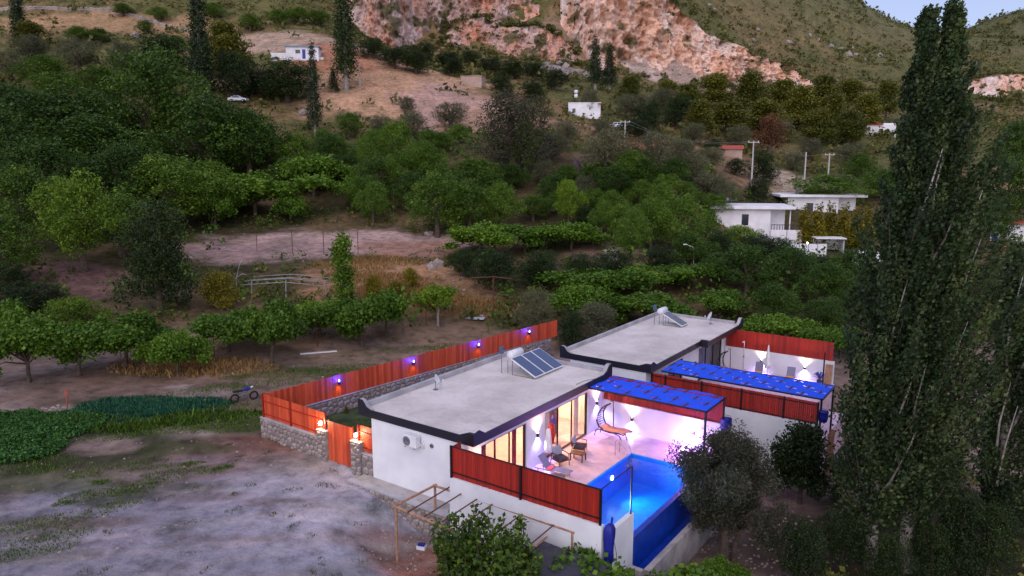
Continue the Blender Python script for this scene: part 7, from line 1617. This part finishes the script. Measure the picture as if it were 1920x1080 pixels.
def plant_tree(kind, name, label, group, x, y, H, W, i):
    rng = random.Random(i*13+5)
    t = thing(name, label, 'vine' if kind == 'vine' else ('bush' if kind == 'yellow' else 'tree'), (x, y, gz(x, y)-.05), rng.uniform(0, 6.28), group or None)
    if kind == 'bare':
        o = link('branches', BARE, t); s = H/5.6; t.scale = (s, s, s); return t
    cr, tr, h0, w0 = PROTO[kind][i % len(PROTO[kind])]
    link('crown', cr, t); link('trunk', tr, t)
    t.scale = (W/w0, W/w0, H/h0)
    return t
for i, (kind, name, label, group, x, y, H, W) in enumerate(TREES):
    plant_tree(kind, name, label, group, x, y, H, W, i)

# ---------------------------------------------------------------- near trees
def near_crown(blobs, n, size, seed, mat, aspect, clump, shell=.35):
    return crown_mesh('near_crown', blobs, n, size, seed, mat, aspect, clump, shell)
leaf_mat('leaf_nearolive', (.17, .19, .16), (.27, .29, .24), (.40, .41, .35))
leaf_mat('leaf_fruit', (.13, .22, .07), (.24, .36, .11), (.40, .51, .19))
for k, (kind, label, x, y, H, W) in enumerate(NEAR_TREES):
    zg = gz(x, y)
    t = thing('olive_tree' if kind == 'nearolive' else ('fig_tree' if kind == 'nearfig' else 'fruit_tree'), label, 'tree', (x, y, zg), 0, 'young fruit trees in the foreground' if kind == 'nearfruit' else None)
    rng = np.random.default_rng(k+100)
    if kind == 'nearolive':
        bl = [(b[0]*W/5.6, b[1]*W/5.6, b[2]*H/7, b[3]*W/7, b[4]*W/7, b[5]*H/8) for b in rblobs(201, 46, 2.6, 1.9, 6.5, .95)]
        link('crown', near_crown(bl, 46000, .15, 3, 'leaf_nearolive', .3, 8, .15), t)
        link('trunk', limbs('trunk', 1.9, .22, [b[:3] for b in bl[::2]], 'bark', 4), t)
        o = link('stem', limbs('stem', 1.7, .14, [b[:3] for b in bl[::5]], 'bark', 9, .3), t); o.location = (.5, .2, 0)
    elif kind == 'nearfig':
        bl = [(b[0]*W/5.6, b[1]*W/5.6, b[2]*H/7, b[3]*W/7, b[4]*W/7, b[5]*H/8) for b in rblobs(230, 36, 2.5, 1.7, 6.4, .95)]
        link('crown', near_crown(bl, 9000, .19, 6, 'leaf_dark', .6, 4, .25), t)
        link('trunk', limbs('trunk', 1.6, .13, [b[:3] for b in bl[::3]], 'bark', 6), t)
    elif kind == 'nearvine':
        t['category'] = 'vine'; t.name = 'trailing_vine'
        bl = [(b[0]*W/5.2, b[1]*W/7, b[2]*H/3.0, b[3]*.75, b[4]*.75, b[5]*.6) for b in rblobs(260+k, 26, 2.6, .6, 2.6, .62)]
        link('foliage', near_crown(bl, 5200, .22, 8+k, 'leaf_vine', .85, 3, .3), t)
        link('stems', limbs('stems', 1.2, .06, [b[:3] for b in bl[::3]], 'bark', k), t)
    else:
        m = MB(); P = []; tn = []
        for sidx in range(26):      # upright shoots with leaves along them
            a = sidx*2.4; r0 = W*.36*math.sqrt((sidx+.5)/26); hh = H*(.7+.34*random.random())
            p = [Vector((.15*math.cos(a), .15*math.sin(a), 0)), Vector((r0*.7*math.cos(a), r0*.7*math.sin(a), hh*.4)), Vector((r0*1.1*math.cos(a), r0*1.1*math.sin(a), hh))]
            m.tube(p, [.045, .03, .01], 5)
            for q in range(190):
                f = random.random()**.7; c = p[0].lerp(p[1], f*2) if f < .5 else p[1].lerp(p[2], f*2-1)
                if f < .18: continue
                sp_ = .24*(1.1-f*.6)
                P.append((c.x+random.gauss(0, sp_), c.y+random.gauss(0, sp_), c.z+random.gauss(0, .1))); tn.append(min(1, .2*random.random()+.8*random.random()))
        P = np.array(P); V, F = leaf_quads(P, .21, rng, .6)
        link('foliage', np_mesh('foliage', V, F, MATS['leaf_fruit'], False, np.repeat(tn, 4)), t)
        me = bpy.data.meshes.new('stems'); me.from_pydata(m.v, [], m.f); me.materials.append(MATS['bark']); me.update(); link('stems', me, t)
def great_poplar(label, x, y, tx, ty, tz, W, seed, nbr, nleaf):
    rng = np.random.default_rng(seed); rr = random.Random(seed)
    zg = gz(x, y); H = tz-zg
    t = thing('great_poplar', label, 'tree', (x, y, zg), 0, 'great poplars on the right')
    top_ = Vector((tx-x, ty-y, H))
    def axis(f): return Vector((top_.x*f**1.4+.12*math.sin(f*9+seed), top_.y*f+.1*math.sin(f*7), H*f))
    tr = MB(); tr.tube([axis(f)+(Vector((0, 0, -1)) if f == 0 else Vector((0, 0, 0))) for f in np.linspace(0, .9, 26)], [.32*(1-f)**.9+.01 for f in np.linspace(0, .9, 26)], 10)
    tr.build('trunk', 'pale_bark', t, True)
    bm_ = MB(); P = []; D = []; T_ = []
    for b in range(nbr):
        f = .07+.90*((b+.5)/nbr); a = rr.uniform(0, 6.283)
        prof = W*.56*np.interp(f, [0, .08, .25, .45, .65, .8, .92, 1], [.6, .85, 1, .9, .55, .32, .16, .07])*rr.uniform(.4, 1.2)
        s = axis(f*.97); rise = max(.9, prof*rr.uniform(1.2, 2.4))
        out = Vector((math.cos(a), math.sin(a), 0))
        e = s+out*prof+Vector((.25*prof*1.0, 0, rise))         # the wind pushes everything to the right
        mid = s.lerp(e, .5)+out*prof*.12
        bm_.tube([s, mid, e], [.035*(1-f)+.012, .02*(1-f)+.008, .005], 4, False)
        nl = int(nleaf/nbr*(.6+.8*rr.random())); ct = rr.random()
        q = rng.random(nl)**.75
        qa = np.where(q[:, None] < .5, np.array(s)+(np.array(mid)-np.array(s))*(q*2)[:, None], np.array(mid)+(np.array(e)-np.array(mid))*(q*2-1)[:, None])
        qa = qa + rng.normal(size=(nl, 3))*np.array([.24, .24, .34])*(1.15-.5*q)[:, None]*(1-.45*f)
        P.append(qa); D.append(np.tile(np.array((e-s).normalized()), (nl, 1))); T_.append(np.clip(ct*.7+rng.random(nl)*.35, 0, 1))
    bm_.build('branches', 'bark', t)
    lm = MB()
    for b in range(7):         # a few heavy pale limbs that show between the leaves
        f = .12+.07*b; s = axis(f); a = rr.uniform(3.4, 6.0); o_ = Vector((math.cos(a), math.sin(a), 0))
        lm.tube([s, s+o_*W*.17+Vector((.1, 0, 1.4)), s+o_*W*.30+Vector((.4, 0, 3.4)), s+o_*W*.34+Vector((.8, 0, 5.4))], [.09, .07, .045, .015], 6)
    lm.build('limbs', 'pale_bark', t, True)
    P = np.concatenate(P); D = np.concatenate(D); T_ = np.concatenate(T_)
    V, F = leaf_quads(P, .18, rng, .66, .2, D*.6+np.array([.25, 0, .0]))
    link('foliage', np_mesh('poplar_foliage', V, F, MATS['leaf_poplar'], False, np.repeat(T_, 4)), t)
for k, (label, x, y, tx, ty, tz, W) in enumerate(POPLARS):
    great_poplar(label, x, y, tx, ty, tz, W, 40+k, (300, 300, 130)[k], (80000, 80000, 30000)[k])

# ---------------------------------------------------------------- ground cover nobody could count
def zone_bare(X, Y):
    m = np.zeros(X.shape)
    for (zx, zy, rx, ry, cr, cg, cb, st) in ZONES:
        if cr > .45: m = np.maximum(m, sstep(1.15, .8, np.hypot((X-zx)/rx, (Y-zy)/ry))*st)
    return m
def scatter(name, label, n, ylo, yhi, rlo, rhi, nq, mat, seed, keep, size=.5, flat=.75, ymode=1.0):
    rng = np.random.default_rng(seed)
    f = rng.random(n*3); Y = (ylo**ymode+(yhi**ymode-ylo**ymode)*f)**(1/ymode); X = rng.uniform(-.95, .95, n*3)*(Y+15)
    p = keep(X, Y); ok = rng.random(n*3) < p
    X, Y = X[ok][:n], Y[ok][:n]; n = len(X)
    Z = ground_height(X, Y)
    Rr = rng.uniform(rlo, rhi, n)*(.35+1.3*rng.random(n)**2.2)
    c = np.repeat(np.stack([X, Y, Z], 1), nq, 0); R_ = np.repeat(Rr, nq)
    d = unit(n*nq, rng); d[:, 2] = np.abs(d[:, 2])*flat*1.25
    P = c + d*(R_*(.45+.55*rng.random(n*nq)))[:, None]
    V, F = leaf_quads(P, 1.0, rng, .7)
    ctr = np.repeat(P, 4, 0); V = ctr+(V-ctr)*np.repeat(R_*size, 4)[:, None]
    tone = np.clip(np.repeat(rng.random(n), nq)*.6+rng.random(n*nq)*.4, 0, 1)
    o = link(name, np_mesh(name, V, F, MATS[mat], False, np.repeat(tone, 4)))
    return tag(o, label, 'scrub', None, 'stuff')
def keep_hill(X, Y):
    n = fbm(X/16, Y/16, 0, 4, 71); b = zone_bare(X, Y)
    return (1-b*.86)*(.3+.7*sstep(.38, .55, n))
scatter('hillside_scrub', 'low olive-green scrub covering the dry hillside', 11000, 150, 330, .8, 2.1, 14, 'scrub', 1, keep_hill, .5, .8)
scatter('mountain_scrub', 'scrub and small oaks on the upper mountain', 15000, 300, 500, 1.1, 2.8, 9, 'scrub', 2, keep_hill, .55, .8)
def keep_mid(X, Y):
    u, v = to_uv(X, Y); n = fbm(X/7, Y/7, 0, 4, 81)
    lot = rect_mask(u, v, -10.5, 19, -8, 36, .5)
    return (1-lot)*(1-zone_bare(X, Y)*.97)*(.15+.85*sstep(.4, .58, n))
scatter('undergrowth', 'weeds and low shrubs under the trees of the terraces', 6500, 62, 150, .35, .95, 16, 'undergrowth', 3, keep_mid, .45, .9)
scatter('orchard_thicket', 'tangled orchard growth between the trees of the terraces', 2000, 66, 155, .7, 1.7, 48, 'leaf_mid', 13, keep_mid, .24, 1.1)
def keep_right(X, Y):
    u, v = to_uv(X, Y)
    return np.where((X > 8) & (u > 15.5), 1.0, 0.0)*(1-zone_bare(X, Y)*.97)
scatter('undergrowth', 'weeds on the shaded ground below the poplars', 900, 24, 66, .25, .6, 30, 'undergrowth', 4, keep_right, .4, .9)
def blades(name, label, spots, mat, h, seed, cat='grass', wid=.03, kind='stuff', rows=0):
    """spots: x, y, rx, ry, rot, count"""
    rng = np.random.default_rng(seed); Vs = []; tn = []
    for (x, y, rx, ry, rot, n) in spots:
        a = rng.random(n)*6.283; r = np.sqrt(rng.random(n)); px = r*np.cos(a)*rx; py = r*np.sin(a)*ry
        if rows: py = np.round(py/rows)*rows+rng.normal(size=n)*rows*.13
        X = x+px*math.cos(rot)-py*math.sin(rot); Y = y+px*math.sin(rot)+py*math.cos(rot)
        Z = ground_height(X, Y)-.02; hh = h*rng.uniform(.5, 1.3, n)*(1.1-.5*r)
        d = rng.random(n)*6.283; w = wid*rng.uniform(.6, 1.4, n); ln = rng.normal(size=(n, 2))*(hh*.35)[:, None]
        A = np.stack([X-np.cos(d)*w, Y-np.sin(d)*w, Z], 1); B = np.stack([X+np.cos(d)*w, Y+np.sin(d)*w, Z], 1)
        C = np.stack([X+ln[:, 0], Y+ln[:, 1], Z+hh], 1)
        Vs.append(np.stack([A, B, C], 1).reshape(-1, 3)); tn.append(np.repeat(rng.random(n), 3))
    V = np.concatenate(Vs)
    o = link(name, np_mesh(name, V, np.arange(len(V)).reshape(-1, 3), MATS[mat], False, np.concatenate(tn)))
    return tag(o, label, cat, None, kind)
blades('grass', 'tufts of green grass on the dirt yard', [(gx, gy, grx, gry, .3, int(330*grx*gry)+150) for gx, gy, grx, gry in GRASS], 'grass_green', .16, 5, wid=.022)
_wr = random.Random(8)
blades('weeds', 'small weeds scattered over the dirt yard', [(_wr.uniform(-24, -6), _wr.uniform(25, 44), .25+.3*_wr.random(), .15+.2*_wr.random(), _wr.random()*3, 40) for _ in range(70)], 'undergrowth', .13, 15, wid=.022)
blades('leek_crop', 'dense patch of blue-green leeks beyond the dirt yard', CROP_A, 'leek', .38, 6, 'crop', .045, rows=.6)
blades('crop_edge', 'green edge of tall weeds along the leek patch', CROP_B, 'grass_green', .45, 7, 'crop', .06)
blades('dry_grass', 'dry grass on the bank below the bare terrace', DRY, 'dry_grass', .5, 8, wid=.06)
blades('lawn', 'short green lawn inside the yard wall', [(*to_xy(-4.4, 10), 4.0, 9.5, -YAW, 9000)], 'grass_green', .07, 9, wid=.03)
def leafpatch(name, label, spots, mat, size, h, seed, n):
    rng = np.random.default_rng(seed); Ps = []
    for (x, y, rx, ry, rot) in spots:
        a = rng.random(n)*6.283; r = np.sqrt(rng.random(n)); px = r*np.cos(a)*rx; py = r*np.sin(a)*ry
        X = x+px*math.cos(rot)-py*math.sin(rot); Y = y+px*math.sin(rot)+py*math.cos(rot)
        Ps.append(np.stack([X, Y, ground_height(X, Y)+h*fbm(X*1.1, Y*1.1, 0, 3, 5)*rng.uniform(.5, 1.1, n)], 1))
    P = np.concatenate(Ps); V, F = leaf_quads(P, size, rng, .8, 1.0)
    return tag(link(name, np_mesh(name, V, F, MATS[mat], False, np.repeat(rng.random(len(P)), 4))), label, 'crop', None, 'stuff')
leafpatch('bean_crop', 'dark green leafy vegetable patch at the left edge', BEANS, 'bean_leaf', .17, .5, 10, 5000)
def cliff_bushes():
    rng = np.random.default_rng(77); Vs = []; tn = []; k = 0; nq = 46
    for nm, lb, pts, mt, am, sd in CLIFFS:
        P = np.array(pts)
        for _ in range(230 if nm != 'small_cliff' else 60):
            a = rng.random()*(len(P)-1); i = min(int(a), len(P)-2); f = a-i
            b = P[i, :3]*(1-f)+P[i+1, :3]*f; tp = P[i, 3:]*(1-f)+P[i+1, 3:]*f
            w = rng.random(); r_ = rng.uniform(.7, 2.2)
            if w < .35: c = b+np.array([rng.normal()*2, -rng.random()*9-am*.6, 0]); c[2] = gz(c[0], c[1])
            elif w < .7: c = tp+np.array([rng.normal()*2, rng.random()*6-am*.4, .3])
            else:
                g = rng.random(); c = b+(tp-b)*g+np.array([0, -am*.45, 0]); r_ *= .55
            d = unit(nq, rng); d[:, 2] = np.abs(d[:, 2])
            Q = c+d*(r_*(.45+.55*rng.random(nq)))[:, None]
            V, F = leaf_quads(Q, r_*.5, rng, .7); Vs.append(V); tn.append(np.repeat(np.clip(rng.random()*.5+rng.random(nq)*.4, 0, 1), 4))
    V = np.concatenate(Vs)
    tag(link('cliff_scrub', np_mesh('cliff_scrub', V, np.arange(len(V)).reshape(-1, 4), MATS['scrub'], False, np.concatenate(tn))), 'bushes clinging to the ledges and edges of the cliffs', 'scrub', None, 'stuff')
cliff_bushes()
# ---------------------------------------------------------------- boulders on the mountain
pmat('boulder_grey', (.60, .55, .52), (.46, .41, .39), .8, .95, .5)
BM = []
for s in range(4):
    bm = bmesh.new(); bmesh.ops.create_icosphere(bm, subdivisions=1, radius=1)
    for v_ in bm.verts:
        n_ = float(fbm(v_.co.x*1.3+s*7, v_.co.y*1.3, v_.co.z*1.3, 3, s)); v_.co *= .25+1.5*n_; v_.co.z *= .8
    me = bpy.data.meshes.new('boulder'); bm.to_mesh(me); bm.free(); me.materials.append(MATS['boulder_grey']); BM.append(me)
for i, (x, y, s, lb) in enumerate(BOULDERS):
    o = link('boulder', BM[i % 4]); o.location = (x, y, gz(x, y)+s*.2); o.scale = (s, s, s); o.rotation_euler = (0, 0, i*1.3)
    tag(o, lb, 'rock', 'pale boulders on the hillside')
# loose stones on the ground
def pebbles(name, label, spots, seed):
    rng = np.random.default_rng(seed); V = []; F = []; k = 0
    for (x, y, r_, n, smin, smax) in spots:
        for _ in range(n):
            a = rng.random()*6.283; q = math.sqrt(rng.random())*r_; px, py = x+q*math.cos(a), y+q*math.sin(a); z = gz(px, py)
            s = rng.uniform(smin, smax); w = rng.random(6)*.6+.7
            V += [(px+s*w[0], py, z), (px, py+s*w[1], z), (px-s*w[2], py, z), (px, py-s*w[3], z), (px+.2*s, py, z+s*.8*w[4]), (px, py, z-s*.3)]
            F += [(k, k+1, k+4), (k+1, k+2, k+4), (k+2, k+3, k+4), (k+3, k, k+4)]; k += 6
    o = link(name, np_mesh(name, V, F, MATS['boulder_grey'])); return tag(o, label, 'stones', None, 'stuff')
pebbles('loose_stones', 'scattered pale stones on the ground', PEBBLES, 3)
